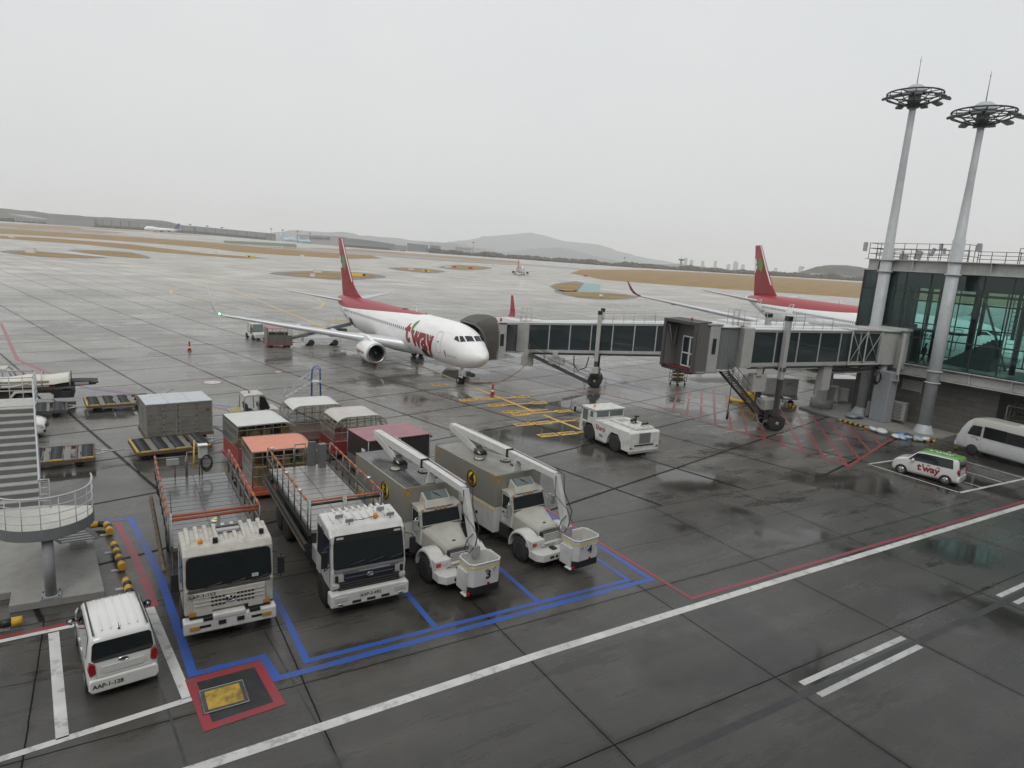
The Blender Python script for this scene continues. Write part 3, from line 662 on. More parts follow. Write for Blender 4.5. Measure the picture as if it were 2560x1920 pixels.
def twinjet():
    root = thing('twin_engine_airliner', 'white airliner with red tail parked at the boarding bridge, big red lettering on its side', 'airliner', (26.95, 48.15, 0), -88.6)
    F, fus, fin, fpt = airliner(spec7, root)
    m = MB(); m.lathe([(.02, 0), (.4, .5), (.62, 2), (.66, 5), (.5, 8.5), (.02, 10)], (-22.5, 0, 2.0), 'x', 20)
    bf = MB(); rr = []
    for a, h, w in ((12.6, .1, .6), (13.6, .5, 1.7), (16, .62, 2.15), (19, .62, 2.15), (21, .5, 1.8), (22.6, .1, .6)):
        rr.append([Vector((-a, w*math.cos(t), 1.95+h*1.15*math.sin(t)-.1)) for t in [2*math.pi*j/20 for j in range(20)]])
    bf.loft(rr).build('belly_fairing', PWHITE, root)
    for side in (1, -1):
        fdecal(fpt, [(7.2, .01, .05), (9.5, .01, .085), (12.48, .01, .16)], side, WINK, 'leading_edge_stripe', fin)
        fdecal(fpt, [(8.5, .4, .44), (8.8, .3, .55), (9.3, .2, .62), (9.8, .16, .62), (10.2, .2, .55), (10.45, .3, .42)], side, GRNINK, 'leaf_emblem', fin, .035)
        fdecal(fpt, [(8.75, .8, .9), (8.8, .72, 1), (9.35, .7, 1), (9.4, .84, 1), (9.6, .84, 1), (9.65, .78, 1), (10.2, .8, 1), (10.3, .86, .98)], side, WINK, 'letter_emblem', fin)
        fdecal(fpt, [(7.0, .95, 1), (8.7, .95, 1)], side, WINK, 'trailing_edge_stripe', fin)
        for i, cs in enumerate(([(1.66, 87), (1.86, 60), (2.42, 63), (2.2, 87)], [(1.92, 56), (2.22, 40), (2.72, 50), (2.5, 59)], [(2.28, 37), (2.95, 31), (3.02, 42), (2.8, 47)])):
            o = patch(F, [(a, g_ if side > 0 else 180-g_) for a, g_ in cs], GLS, 'cockpit_window', root, .012)
    # cabin windows, starboard row
    w0 = None; zc = 3.95
    for i in range(50):
        a = 6.35 + i*.508
        if abs(a-15.35) < .3 or abs(a-16.35) < .2 or a > 31.4: pass
        if w0 is None:
            m = MB(); pts = [Vector((.115*math.copysign(abs(math.cos(t))**.6, math.cos(t)), 0, .17*math.copysign(abs(math.sin(t))**.6, math.sin(t)))) for t in [2*math.pi*j/14 for j in range(14)]]
            m.add(pts, [list(range(14))]); w0 = m.build('cabin_window', PAX, fus); o = w0
        else: o = w0.copy(); COL.objects.link(o)
        an = F.ang(a, zc); p = F.P(a, an, .012); o.parent = fus; o.location = p
        q = F.P(a+.3, F.ang(a+.3, zc), .012); yaw = math.atan2((p-q).y, (p-q).x)
        o.rotation_euler = (-R(an), 0, yaw)
    # doors and exits
    outline(F, 4.75, 5.6, 2.78, 4.62, 1, GREYL, 'service_door', root, .014); 
    for a in (15.05, 16.07): outline(F, a, a+.55, 3.55, 4.5, 1, GREYL, 'overwing_exit', root, .01)
    outline(F, 32.6, 33.3, 3.2, 4.75, 1, GREYL, 'rear_door', root, .012)
    MB().box(-5.25, -5.1, -1.9, -1.84, 3.72, 3.8).build('door_handle', BLACK, root)
    patch(F, [(7.8, -28), (9.1, -28), (9.1, -58), (7.8, -58)], BLACK, 'cargo_hatch', root, .015)
    patch(F, [(28.1, -12), (29.3, -12), (29.3, -48), (28.1, -48)], BLACK, 'cargo_hatch', root, .02)
    # the lettering wraps round the flank
    def mp(a0, z0, r_=1.98): 
        def f(u, v):
            a = a0-u; return F.P(a, F.ang(a, z0)+math.degrees(v/r_), .02)
        return f
    text('lettering', 't', 3.0, REDINK, fus, 0, 0, 0, fat=.1, mp=mp(11.9, 3.75), grid=.22, shear=.1)
    text('lettering', 'way', 3.0, REDINK, fus, 0, 0, 0, fat=.1, mp=mp(8.55, 3.55), grid=.22, shear=0, space=.97)
    lf = MB(); vs = []; rows = [(-.65, 0, .06), (-.3, -.08, .2), (0, -.14, .36), (.35, -.1, .5), (.65, .08, .5), (.85, .3, .4)]
    M0 = mp(10.95, 4.35)
    for v, u0, u1 in rows: vs += [M0(u0+.12*v, v), M0((u0+u1)/2+.12*v, v), M0(u1+.12*v, v)]
    lf.add(vs, [(i*3+j, i*3+j+1, i*3+j+4, i*3+j+3) for i in range(5) for j in range(2)]); lf.build('leaf_emblem', GRNINK, fus)
    text('lettering', 'Save the Children', .2, INK, fus, 0, 0, 0, mp=mp(3.0, 2.75), grid=.3)
    mm_ = MB(); f0 = mp(4.05, 2.85); mm_.add([f0(-.04,-.3), f0(.1,-.3), f0(.08,.05), f0(.16,.14), f0(-.14,.16), f0(-.04,.05)], [(0,1,2,3,4,5)]); mm_.add([f0(.08*math.cos(t)+.02, .08*math.sin(t)+.25) for t in [k*.785 for k in range(8)]], [list(range(8))]); mm_.build('figure_emblem', REDINK, fus)
    text('lettering', 'HL8300', .42, INK, fus, 0, 0, 0, mp=mp(30.9, 3.3), grid=.3)
    def me(u, v): return Vector((-(14.0-u), -4.83-1.06*math.cos(R(2)+v/1.06), 1.62+1.06*math.sin(v/1.06)))
    text('lettering', 'twayair.com', .42, REDINK, [c for c in root.children if c.name.startswith('engine_nacelle')][0], 0, 0, 0, fat=.01, mp=me, grid=.2)
    # nose gear door plate, antennas, beacons, tip light
    MB().box(-3.75, -3.1, -.36, -.3, .75, 1.15).build('gear_door', PWHITE, root)
    MB().box(-4.35, -3.2, -.04, .5, .85, 1.35).build('gear_door', PWHITE, root); text('lettering', '300', .3, INK, root, (-3.42, -.362, .95), (1, 0, 0), (0, 0, 1), fat=.01)
    MB().box(-3.3, -2.3, .1, .5, .95, 1.25).build('gear_bay_door', DKST, root)
    m = MB(); m.prism([(-14.2, 5.48), (-13.8, 5.48), (-14.0, 5.95), (-14.2, 5.95)], -.02, .02, 'y'); m.build('blade_antenna', PWHITE, root)
    m = MB(); m.cyl((-11.7, 0, 5.48), .12, .1); m.build('beacon', DKST, root)
    m = MB(); m.box(-17.2, -16.5, -.2, .2, 5.48, 5.56); m.build('satellite_fairing', DKST, root)
    m = MB(); m.ball((-22.4, -17.2, 4.22), .1, 8); m.build('tip_light', mat('green_nav_light', (.2, 1, .45), .3, emit=3), root)
    return root
JET = twinjet()
JET2 = copy_tree(JET); JET2.location = (245.1, 391.7, 0); JET2.rotation_euler = (0, 0, R(53.3)); put(JET2, 'small distant airliner seen from behind rolling along the taxiway past the grass islands')
# --- wide-body beyond the pier
A3 = [(0, 4.7, 4.66, .02), (.3, 5.25, 4.15, .6), (.9, 5.8, 3.65, 1.15), (1.8, 6.45, 3.2, 1.7), (3, 7.1, 2.8, 2.2), (4.5, 7.65, 2.5, 2.55), (6.5, 7.85, 2.3, 2.76), (9, 7.9, 2.24, 2.82),
      (42, 7.9, 2.24, 2.82), (46, 7.9, 2.45, 2.8), (50, 7.85, 3.1, 2.6), (54, 7.75, 4.1, 2.2), (58, 7.6, 5.2, 1.6), (61, 7.35, 6.0, .95), (63, 7.1, 6.4, .45)]
LIVA = livery('widebody_livery', [(0, 9.9), (14, 9), (19, 7.7), (26, 7.0), (34, 6.6), (42, 6.4), (49, 6.3), (54, 6.25), (58, 6.4), (61, 6.8), (64, 7.4)], red=(.32, .014, .024))
specA = dict(st=A3, paint=LIVA, apu=.35, k=1.7, wing=[(1.5, 20.5, 12.5, 3.0, .13, 0), (2.8, 21.5, 11.5, 3.2, .13, 0), (9.5, 27, 7.4, 4.1, .12, 0), (18, 32.5, 5.0, 5.3, .11, 0), (28.9, 39.0, 2.6, 6.9, .1, 0)], nslat=5,
    winglet=[(28.85, 39, 2.6, 6.9, .1, 0), (29.4, 39.4, 2.2, 7.1, .09, 40), (29.9, 40.2, 1.7, 7.7, .08, 62), (30.5, 41.3, .8, 9.0, .07, 66)], wlmat=TAILR,
    fair=[(33.5, 8, 3.5), (35.6, 13, 3), (37.6, 18, 2.6), (39.5, 23, 2.2)], fz=lambda s_: 2.65+s_*.14, stab=[(.8, 54, 6.4, 6.5, .1, 0), (2.0, 55, 5.6, 6.6, .1, 0), (9.7, 60.7, 2.3, 7.7, .09, 0)],
    eng=[(20.5, 9.37, 2.35, 1.6, 5)], main=[(32.5, 5.3, .7, (-.7, .7))], gz=3.4, nose=(6.7, .55),
    fin=[(7.2, 50.5, 60.6, .04), (7.9, 51.8, 60.8, .05), (9.2, 53.6, 61.0, .08), (12.5, 56.6, 61.7, .085), (16.8, 60.1, 62.7, .085)], finmat=TAILR)
def widebody():
    root = thing('wide_body_airliner', 'larger red-tailed airliner beyond the bridges, its nose hidden by the glass pier', 'airliner', (80.45, 30.43, 0), -115.2)
    F, fus, fin, fpt = airliner(specA, root)
    for side in (1, -1):
        fdecal(fpt, [(9.6, .01, .05), (12.5, .01, .08), (16.7, .01, .14)], side, WINK, 'leading_edge_stripe', fin, .03)
        fdecal(fpt, [(11.9, .4, .45), (12.3, .32, .58), (13, .22, .65), (13.7, .2, .62), (14.2, .25, .5), (14.5, .32, .42)], side, GRNINK, 'leaf_emblem', fin, .045)
        fdecal(fpt, [(11.5, .96, 1), (12.3, .82, 1), (12.4, .75, 1), (13.0, .74, 1), (13.1, .84, 1), (13.3, .84, 1), (13.4, .76, 1), (14.2, .8, 1), (14.3, .88, .98)], side, WINK, 'letter_emblem', fin, .03)
        for cs in ([(2.3, 84), (2.7, 62), (3.4, 64), (3.1, 84)], [(2.8, 58), (3.6, 44), (4.2, 50), (3.5, 60)]):
            patch(F, [(a, g_ if side > 0 else 180-g_) for a, g_ in cs], GLS, 'cockpit_window', root, .012)
    w0 = None
    for i in range(95):
        a = 8.5+i*.533
        if 52 < a or 17.0 < a < 18.6 or 41.0 < a < 43.0: continue
        if w0 is None:
            pts = [Vector((.13*math.copysign(abs(math.cos(t))**.6, math.cos(t)), 0, .2*math.copysign(abs(math.sin(t))**.6, math.sin(t)))) for t in [2*math.pi*j/12 for j in range(12)]]
            w0 = MB().add(pts, [list(range(12))]).build('cabin_window', PAX, fus); o = w0
        else: o = w0.copy(); COL.objects.link(o)
        an = F.ang(a, 5.75); p = F.P(a, an, .015); o.parent = fus; o.location = p; q = F.P(a+.3, F.ang(a+.3, 5.75), .015); o.rotation_euler = (-R(an), 0, math.atan2((p-q).y, (p-q).x))
    for a in (5.6, 17.2, 41.5, 53.2): outline(F, a, a+1.07, 4.55, 6.9, 1, PWHITE if a > 10 else GREYL, 'cabin_door', root, .05, .2); outline(F, a+.05, a+1.02, 4.6, 6.4, 1, GREYL, 'cabin_door', root, .015, .2)
    def f(u, v):
        a = 51.8-u; return F.P(a, F.ang(a, 4.95)+math.degrees(v/2.8), .03)
    text('lettering', 'HL8501', .6, INK, fus, 0, 0, 0, mp=f, grid=.4)
    MB().prism([(-33, 7.88), (-32.3, 7.88), (-32.6, 8.5), (-32.9, 8.5)], -.03, .03, 'y').build('blade_antenna', PWHITE, root)
    # tail cone: bare metal section
    MB().lathe([(.5, -.2), (.44, -1.0)], (-62.2, 0, 6.73), 'x', 16, caps=False).build('tail_cone_band', PWHITE, root)
    return root
widebody()
# --- two jets far across the field
def farjet(name, label, pxn, Dn, hdg, paint, finm, k, hump=True):
    p = at(pxn[0], pxn[1], Dn); root = thing(name, label, 'airliner', (p.x, p.y, gz(p.x, p.y)), hdg, 'airliners parked by the cargo hangars')
    st = [(0, 4.6, 4.5, .1), (1.5, 7.2, 3.2, 1.7), (3.5, 9.3, 2.6, 2.7), (6, 10.0, 2.2, 3.2), (18, 10.0, 2.1, 3.25), (24, 8.9, 2.1, 3.25), (48, 8.8, 2.2, 3.25), (56, 8.7, 3.6, 2.6), (64, 8.4, 5.6, 1.5), (69, 8.0, 7.0, .5)]
    m = MB(); F = Fus(st); m.loft([[F.P(a, 360*j/20) for j in range(20)] for a in (0, .7, 1.5, 3.5, 6, 12, 18, 21, 24, 36, 48, 52, 56, 60, 64, 69)]); m.build('fuselage', paint, root)
    m = MB(); rr = [[Vector((-(le+f*(te-le)), t*.08*(te-le), z)) for f, t in AF] for z, le, te in ((8.3, 53, 65), (10, 56, 66), (19.3, 64.5, 69.5))]; m.loft(rr); m.build('fin', finm, root)
    for side in (1, -1):
        m = MB(); wing_loft(m, [(2, 19, 15, 3.4, .12, 0), (12, 28, 8, 4.6, .11, 0), (30, 43, 3.2, 7.5, .1, 0), (31, 45, 1.2, 9, .1, 60)], side); m.build('wing', WINGG, root)
        m = MB(); wing_loft(m, [(1, 58, 8, 7.4, .1, 0), (11, 66, 2.8, 8.6, .09, 0)], side); m.build('tailplane', WINGG, root)
        for ea, es, ez in ((23, 11.7, 2.2), (33, 20.8, 3.0)):
            MB().lathe([(1.1, 0), (1.35, -.6), (1.4, -2), (1.1, -4.5), (.6, -5.5)], (-ea, -side*es, ez), 'x', 14).build('engine_nacelle', finm, root)
        m = MB(); [m.cyl((-dx, -side*3, 0), .65, .9, 'y', 12) for dx in (32, 35)]; m.cyl((-33.5, -side*2.8, .6), .25, 3, 'z', 8); m.build('main_gear', DKST, root)
    m = MB(); m.cyl((-7.5, -.3, .5), .5, .6, 'y', 12); m.cyl((-7.5, 0, .5), .15, 2.5, 'z', 8); m.build('nose_gear', DKST, root)
    root.scale = (k, k, k); return root
PURP = mat('purple_tail', (.05, .03, .13), .4); PALEB = mat('pale_blue_paint', (.3, .52, .66), .3, coat=.3)
farjet('cargo_jet', 'white four-engine freighter with dark purple tail before the long hangar', (361, 578), 1250, 31.8+90+83, PWHITE, PURP, 1.0)
farjet('light_blue_jet', 'pale blue four-engine jet beside the hangar with lettering', (738, 607), 1420, 31.8-90-38+20, PALEB, PALEB, 1.0)
farjet('light_blue_jet', 'pale blue jet tail showing behind the nearer pale blue jet', (775, 607), 1560, 31.8-90-38+20, PALEB, PALEB, .9)
# ------------------------------------------------------------------ pier building, masts, boarding bridges
PIERG = glass('pier_glass', (.72, .87, .85), .03, trans=1); MULL = mat('dark_mullion', (.045, .05, .05), .4, .3)
BEAM = mat('pier_beam_paint', (.5, .5, .48), .45, dirt=.45, ds=1.2, dcol=(.16, .15, .125)); MASTM = mat('mast_paint', (.43, .45, .46), .4, dirt=.35, ds=1.6, dcol=(.22, .21, .2))
def block_mat():
    m = bpy.data.materials.new('block_wall'); m.use_nodes = True; n = m.node_tree; p = n.nodes['Principled BSDF']; p.inputs['Roughness'].default_value = .8
    geo = n.nodes.new('ShaderNodeNewGeometry'); sp = n.nodes.new('ShaderNodeSeparateXYZ'); cb = n.nodes.new('ShaderNodeCombineXYZ'); ad = n.nodes.new('ShaderNodeMath'); ad.operation = 'ADD'
    n.links.new(geo.outputs['Position'], sp.inputs[0]); n.links.new(sp.outputs[0], ad.inputs[0]); n.links.new(sp.outputs[1], ad.inputs[1]); n.links.new(ad.outputs[0], cb.inputs[0]); n.links.new(sp.outputs[2], cb.inputs[1])
    b = n.nodes.new('ShaderNodeTexBrick'); b.inputs['Scale'].default_value = 1; b.inputs['Brick Width'].default_value = 1.2; b.inputs['Row Height'].default_value = .42; b.inputs['Mortar Size'].default_value = .012
    b.inputs['Color1'].default_value = (.15, .145, .13, 1); b.inputs['Color2'].default_value = (.12, .115, .105, 1); b.inputs['Mortar'].default_value = (.06, .058, .05, 1)
    n.links.new(cb.outputs[0], b.inputs['Vector']); n.links.new(b.outputs[0], p.inputs['Base Color']); return m
BLOCK = block_mat(); SLABC = mat('pale_concrete', (.27, .265, .25), .55, dirt=.45, ds=1.6, dcol=(.12, .115, .1), bump=.15, bs=25)
def pier():
    t = thing('glass_pier', 'glass-walled pier building on white beams above a dark block wall', 'building', (0, 0, 0))
    y0, y1, x0, x1 = 33.9, -6.0, 56.2, 65.5
    # deck with a beam along its edge, roof
    m = MB(); m.box(x0+.05, x1, y1, y0, 4.3, 4.9); m.build('floor_slab', BEAM, t)
    def ibeam(z0, z1, name):
        m = MB()
        m.box(x0+.15, x0+.3, y1, y0-.3, z0+.06, z1-.06); m.box(x0-.25, x0+.5, y1, y0, z1-.06, z1); m.box(x0-.22, x0+.5, y1, y0, z0, z0+.06)
        y = y0-1.2
        while y > y1: m.box(x0-.2, x0+.15, y-.02, y+.02, z0+.06, z1-.06); y -= 2.85
        m.box(x0+.2, x1, y0-.3, y0-.15, z0+.06, z1-.06)
        m.build(name, BEAM, t)
    ibeam(12.55, 13.5, 'roof_beam'); ibeam(4.2, 5.14, 'floor_beam')
    MB().box(x0+.4, x1, y1, y0-.2, 12.9, 13.3).build('roof', BEAM, t)
    # glazing: near plane, end plane, far plane
    ys = [33.85, 32.6, 31.0, 30.2, 28.28, 26.45, 24.45, 22.5, 20.5, 18.5, 16.5, 14.5, 12, 9, 5, 0, -6]
    fr = MB(); gw = []
    for xx, w in ((x0, .07), (x1, .07)):
        for y in ys: fr.box(xx-.06, xx+.06, y-w/2, y+w/2, 5.1, 12.55)
        for z in (5.17, 10.96, 12.5) + ((8.0,) if xx == x1 else (7.35,)): fr.box(xx-.05, xx+.05, y1, y0, z-.05, z+.05)
    for x in (56.2, 58.5, 60.8, 63.1, 65.5): fr.box(x-.04, x+.04, y0-.12, y0, 5.1, 12.55)
    fr.box(x0, x1, y0-.1, y0-.02, 10.9, 11.0)
    fr.build('window_frame', MULL, t)
    for i in range(len(ys)-1):
        for za, zb in ((5.2, 7.3), (7.4, 10.9), (11.0, 12.45)):
            MB().box(x0-.012, x0+.012, ys[i+1]+.035, ys[i]-.035, za, zb).build('window_pane', PIERG, t)
    for i in range(0, len(ys)-1, 2):
        MB().box(x1-.012, x1+.012, ys[min(i+2, len(ys)-1)]+.035, ys[i]-.035, 5.2, 12.45).build('window_pane', PIERG, t)
    for a, b in ((56.2, 58.5), (58.5, 60.8), (60.8, 63.1), (63.1, 65.5)): MB().box(a+.05, b-.05, y0-.07, y0-.05, 5.2, 12.45).build('window_pane', PIERG, t)
    # inner wall of the boarding corridor, interior structure
    inn = MB(); inn.box(57.9, 58.0, 29.0, 33.6, 5.15, 7.9); inn.box(58.0, 65.2, 33.3, 33.4, 5.15, 7.9)
    inn.box(56.5, 58, 25.6, 33.6, 7.85, 8.0); inn.build('corridor_wall', mat('corridor_wall_grey', (.12, .125, .12), .6), t)
    m = MB()
    for y in (32.2, 29.6, 26.8, 23.4, 19.8): m.cyl((61, y, 5), .22, 7.6, 'z', 12)
    for y in (31.6, 30.9, 29.4, 27.6, 25.3, 23.0, 20.6): m.box(58.8, 58.95, y-.1, y+.1, 7.9, 12.5)
    m.box(58.8, 58.95, 19, 33, 11.3, 12.5); m.box(58.8, 58.95, 19, 33, 10.2, 10.32)
    m.build('interior_column', mat('interior_dark', (.07, .08, .078), .6), t)
    m = MB(); m.tube([(58.2, 25.6, 12), (57.8, 22.6, 5.6)], .09, 6); m.tube([(58.2, 21.6, 12), (57.8, 18.8, 6)], .09, 6)
    for zz in range(18): m.box(59.2, 59.3, 22.9, 23.5, 5.4+zz*.35, 5.44+zz*.35)
    for yy in (22.9, 23.5): m.box(59.2, 59.26, yy-.03, yy+.03, 5.2, 12)
    m.build('interior_bracing', mat('interior_grey', (.3, .33, .33), .5), t)
    m = MB()
    for k in range(14): m.box(58.6+.05*k, 59.9, 24.0+.28*k, 24.28+.28*k, 5.2, 5.2+.18*(14-k))
    m.build('interior_stair', mat('interior_stair_grey', (.2, .21, .21), .6), t)
    # block wall below, with louvre
    w = MB(); w.box(57.1, 57.4, 22.3, 33.6, .12, 4.2); w.box(57.4, 66, 22.3, 22.6, .12, 4.2); w.box(57.4, 66, 33.3, 33.6, .12, 4.2); w.build('block_wall', BLOCK, t)
    m = MB()
    for k in range(6): m.slab((57.0, 29.45, 2.85+k*.15), (57.0, 27.95, 2.85+k*.15), (57.08, 27.95, 2.95+k*.15), (57.08, 29.45, 2.95+k*.15), .015)
    m.box(57.03, 57.09, 29.45, 29.5, 2.75, 3.75); m.box(57.03, 57.09, 27.9, 27.95, 2.75, 3.75); m.build('louvre', BEAM, t)
    # roof railings and antennas
    m = MB()
    def rail(p, q, h, z0=13.5, n=6, mids=2):
        for k in range(n+1):
            a = Vector(p).lerp(Vector(q), k/n); m.tube([(a.x, a.y, z0), (a.x, a.y, z0+h)], .028, 6)
        for k in range(mids+1):
            zz = z0+h*(k+1)/(mids+1); m.tube([(p[0], p[1], zz), (q[0], q[1], zz)], .024, 6)
    rail((56.1, 33.7), (56.1, 25.9), 1.3, n=8, mids=2); rail((56.1, 33.7), (59.5, 33.7), 1.3, n=3); rail((56.1, 25.9), (58, 25.9), 1.3, n=2)
    rail((57.2, 25.7), (57.2, 21), .85, n=5); rail((56.1, 33.0), (60.1, 33.0), .85, n=3); rail((56.9, 32.8), (56.9, 26.2), .85, n=9, mids=2); rail((56.2, 22.6), (56.2, 21.6), 1.1, n=2)
    rail((57.2, 21), (57.2, 8), .85, n=10)
    m.build('roof_railing', DKST, t)
    m = MB()
    for (x, y, z, w_, h) in ((56.0, 34.05, 14.1, .28, .75), (56.2, 28.0, 14.3, .2, .55), (56.2, 27.7, 14.0, .16, .5), (56.0, 25.2, 14.3, .3, .6)): m.box(x-.1, x+.1, y-w_/2, y+w_/2, z, z+h)
    m.M = Matrix.Translation((56.9, 30.1, 13.5)) @ Matrix.Rotation(R(14), 4, 'X'); m.box(-.1, .1, -.25, .25, .1, .8); m.M = Matrix.Translation((56.9, 29.0, 13.9)) @ Matrix.Rotation(R(18), 4, 'X'); m.box(-.06, .06, -.12, .12, 0, .65); m.M = None
    m.box(56.7, 57.2, 30.9, 31.4, 13.5, 13.95)
    m.build('roof_antenna', STEEL, t)
    m = MB(); m.box(57.0, 58.6, 20.0, 22.0, 13.5, 14.6)
    for y in (21.9, 21.4, 20.9): m.tube([(56.9, y, 13.6), (56.9, y, 14.8), (56.9, y-.12, 15.1), (56.9, y-.4, 15.1), (56.9, y-.5, 14.8), (56.9, y-.5, 14.2)], .03, 6)
    m.build('roof_access_ladder', BEAM, t)
    return t
PIER = pier()
# raised pavement round the pier foot
q = MB(); pp = [(52.4, 35.6), (51.85, 30.6), (52.05, 26.6), (53.1, 25.1), (54.5, 24.4), (59.4, 24.9), (75, 25.2), (75, 36), (60, 36)]
q.prism(pp, .0, .16, 'z'); put(q.build('pier_pavement', SLABC, bevel=.02), kind='structure')
def mast(label, x, y, ring, r0, r1, steps, base0=0.16, Rr=2.0):
    t = thing('light_mast', label, 'light mast', (x, y, base0), 0, 'light masts standing before the glass pier')
    h = ring-base0
    m = MB(); prof = [(r0*1.02, 0), (r0, .3)]
    z = steps; m.lathe([(r0, 0), (r0*.98, z), ], n=20); 
    m.lathe([(r0*.98, z), (r0*.85, z+.02), (r1*1.15, h*.8), (r1, h)], n=20)
    for zc in (4.1, 5.0, 12.4, 13.35): m.lathe([(r0+.02, zc-base0), (r0+.13, zc-base0+.02), (r0+.13, zc-base0+.09), (r0+.02, zc-base0+.12)], n=20, caps=False)
    m.build('pole', MASTM, t)
    m = MB()
    m.lathe([(r0*1.75, -.0), (r0*1.7, .06), (r0*1.08, .62), (r0*1.04, .64)], n=12, caps=False)
    m.build('base_flange', MASTM, t)
    m = MB(); z = h
    def ringt(r_, zz, w): m.tube([(r_*math.cos(2*math.pi*k/28), r_*math.sin(2*math.pi*k/28), zz) for k in range(28)], w, 6, closed=True)
    ringt(Rr, z+.35, .06); ringt(Rr, z+.02, .05); ringt(Rr*.55, z-.35, .05)
    for k in range(12):
        a = 2*math.pi*k/12; c, s_ = math.cos(a), math.sin(a)
        m.tube([(r1*c, r1*s_, z+.35), (Rr*c, Rr*s_, z+.35)], .04, 5); m.tube([(r1*c, r1*s_, z-.6), (Rr*.55*c, Rr*.55*s_, z-.35), (Rr*c, Rr*s_, z+.02)], .04, 5); m.tube([(Rr*c, Rr*s_, z+.02), (Rr*c, Rr*s_, z+.35)], .03, 5)
    m.cyl((0, 0, z-.7), r1*1.9, 1.1, 'z', 12); m.build('head_frame', mat('mast_head_dark', (.06, .062, .065), .5, .3), t)
    MB().lathe([(.8, .0), (.8, .12), (.68, .42), (.4, .62), (.02, .7)], (0, 0, z+.38), n=20).build('dome_cap', MASTM, t)
    MB().tube([(0, 0, z+1.05), (0, 0, z+3.1)], [.035, .015], 6).tube([(-.12, 0, z+2.85), (0, 0, z+2.7), (.12, 0, z+2.85)], .012, 4).build('lightning_rod', DKST, t)
    for k, a in enumerate((10, 32, 55, 150, 172, 195, 215, 340, 262, 290)):
        c, s_ = math.cos(R(a)), math.sin(R(a)); m = MB(); m.M = Matrix.Translation(((Rr+.12)*c, (Rr+.12)*s_, z-.12)) @ Matrix.Rotation(R(a), 4, 'Z') @ Matrix.Rotation(R(12), 4, 'Y')
        m.prism([(-.32, -.06), (.35, -.12), (.42, .02), (.3, .1), (-.3, .1)], -.26, .26, 'y'); m.build('floodlight', mat('floodlight_grey', (.1, .1, .105), .4, .3), t, .02)
    return t
mast('shorter of the two light masts, standing right of the other, by the trash bags', 54.6, 26.0, 23.75, .44, .22, 14.9)
mast('taller of the two light masts, its foot behind the boarding bridge', 55.65, 31.8, 26.1, .46, .24, 13.4)
# bridge parts
BRG = mat('bridge_grey', (.40, .40, .385), .42, dirt=.35, ds=1.6, dcol=(.2, .195, .18)); BRW = mat('bridge_white_roof', (.62, .63, .63), .4, dirt=.25, ds=1.2, dcol=(.38, .37, .34))
BELL = mat('bellows_grey', (.15, .145, .135), .75, dirt=.4, ds=5, dcol=(.14, .13, .12)); BRGL = glass('bridge_glass', (.028, .04, .042), .04); CORR = mat('shutter_grey', (.17, .175, .18), .5, .2, dirt=.2, ds=2)
def bridge(t, Lt, W, zb, H, xb=0, legs=(4, 0), ln=8, rail_x=(2, 8)):
    zf = lambda x: zb[0]+(zb[1]-zb[0])*x/Lt
    tn = MB()
    def pb(x0, x1, y0, y1, a, b, mb, mi=0):   # box following the tunnel slope
        vs = [(x, y, zf(x)+z) for z in (a, b) for x, y in ((x0, y0), (x1, y0), (x1, y1), (x0, y1))]
        mb.add(vs, [(0,3,2,1),(4,5,6,7),(0,1,5,4),(1,2,6,5),(2,3,7,6),(3,0,4,7)], mi)
    pb(0, Lt, 0, W, -.18, 0, tn); pb(0, Lt, 0, .1, H-.14, H, tn); pb(0, Lt, W-.1, W, H-.14, H, tn); pb(0, Lt, 0, .08, 0, .1, tn); pb(0, Lt, W-.08, W, 0, .1, tn)
    n = ln
    for k in range(n+1):
        x = Lt*k/n
        for y in (0, W-.1): pb(max(0, x-.05), min(Lt, x+.05), y, y+.1, .1, H-.14, tn)
    tn.build('tunnel_frame', BRG, t)
    r_ = MB(); pb(-.1, Lt+.1, -.06, W+.06, H, H+.08, r_); pb(.4, Lt*.9, .8, W-.8, H+.08, H+.14, r_); r_.build('tunnel_roof', BRW, t)
    for k in range(n):
        for y in (.04, W-.06):
            p_ = MB(); pb(Lt*k/n+.05, Lt*(k+1)/n-.05, y, y+.02, .1, H-.14, p_); p_.build('glass_panel', BRGL, t)
    fx = MB()
    for k in range(n+1):
        for zz in (.6, H-.7): 
            x = Lt*k/n; fx.box(x-.03, x+.03, -.03, -.002, zf(x)+zz-.04, zf(x)+zz+.04)
    fx.build('glass_clip', STEEL, t)
    u = MB(); pb(.3, Lt-.2, .4, .55, -.42, -.18, u); pb(.3, Lt-.2, W-.55, W-.4, -.42, -.18, u)
    for k in range(6): pb(1+k*Lt/6.5, 1.1+k*Lt/6.5, .3, W-.3, -.3, -.18, u)
    u.tube([(0.2, -.05, zf(0)-.25), (Lt-.2, -.05, zf(Lt)-.25)], .03, 6); u.build('under_rail', DKST, t)
    if rail_x:
        a, b = rail_x; m = MB()
        for y in (.15, W-.15):
            m.tube([(a, y, zf(a)+H), (a, y, zf(a)+H+.85), (a+.15, y, zf(a)+H+1.0), (b-.15, y, zf(b)+H+1.0), (b, y, zf(b)+H+.85), (b, y, zf(b)+H)], .025, 6)
            m.tube([(a, y, zf(a)+H+.5), (b, y, zf(b)+H+.5)], .02, 6)
            for k in range(1, 5): x = a+(b-a)*k/5; m.tube([(x, y, zf(x)+H), (x, y, zf(x)+H+1)], .02, 6)
        m.build('roof_railing', STEEL, t)
    return zf
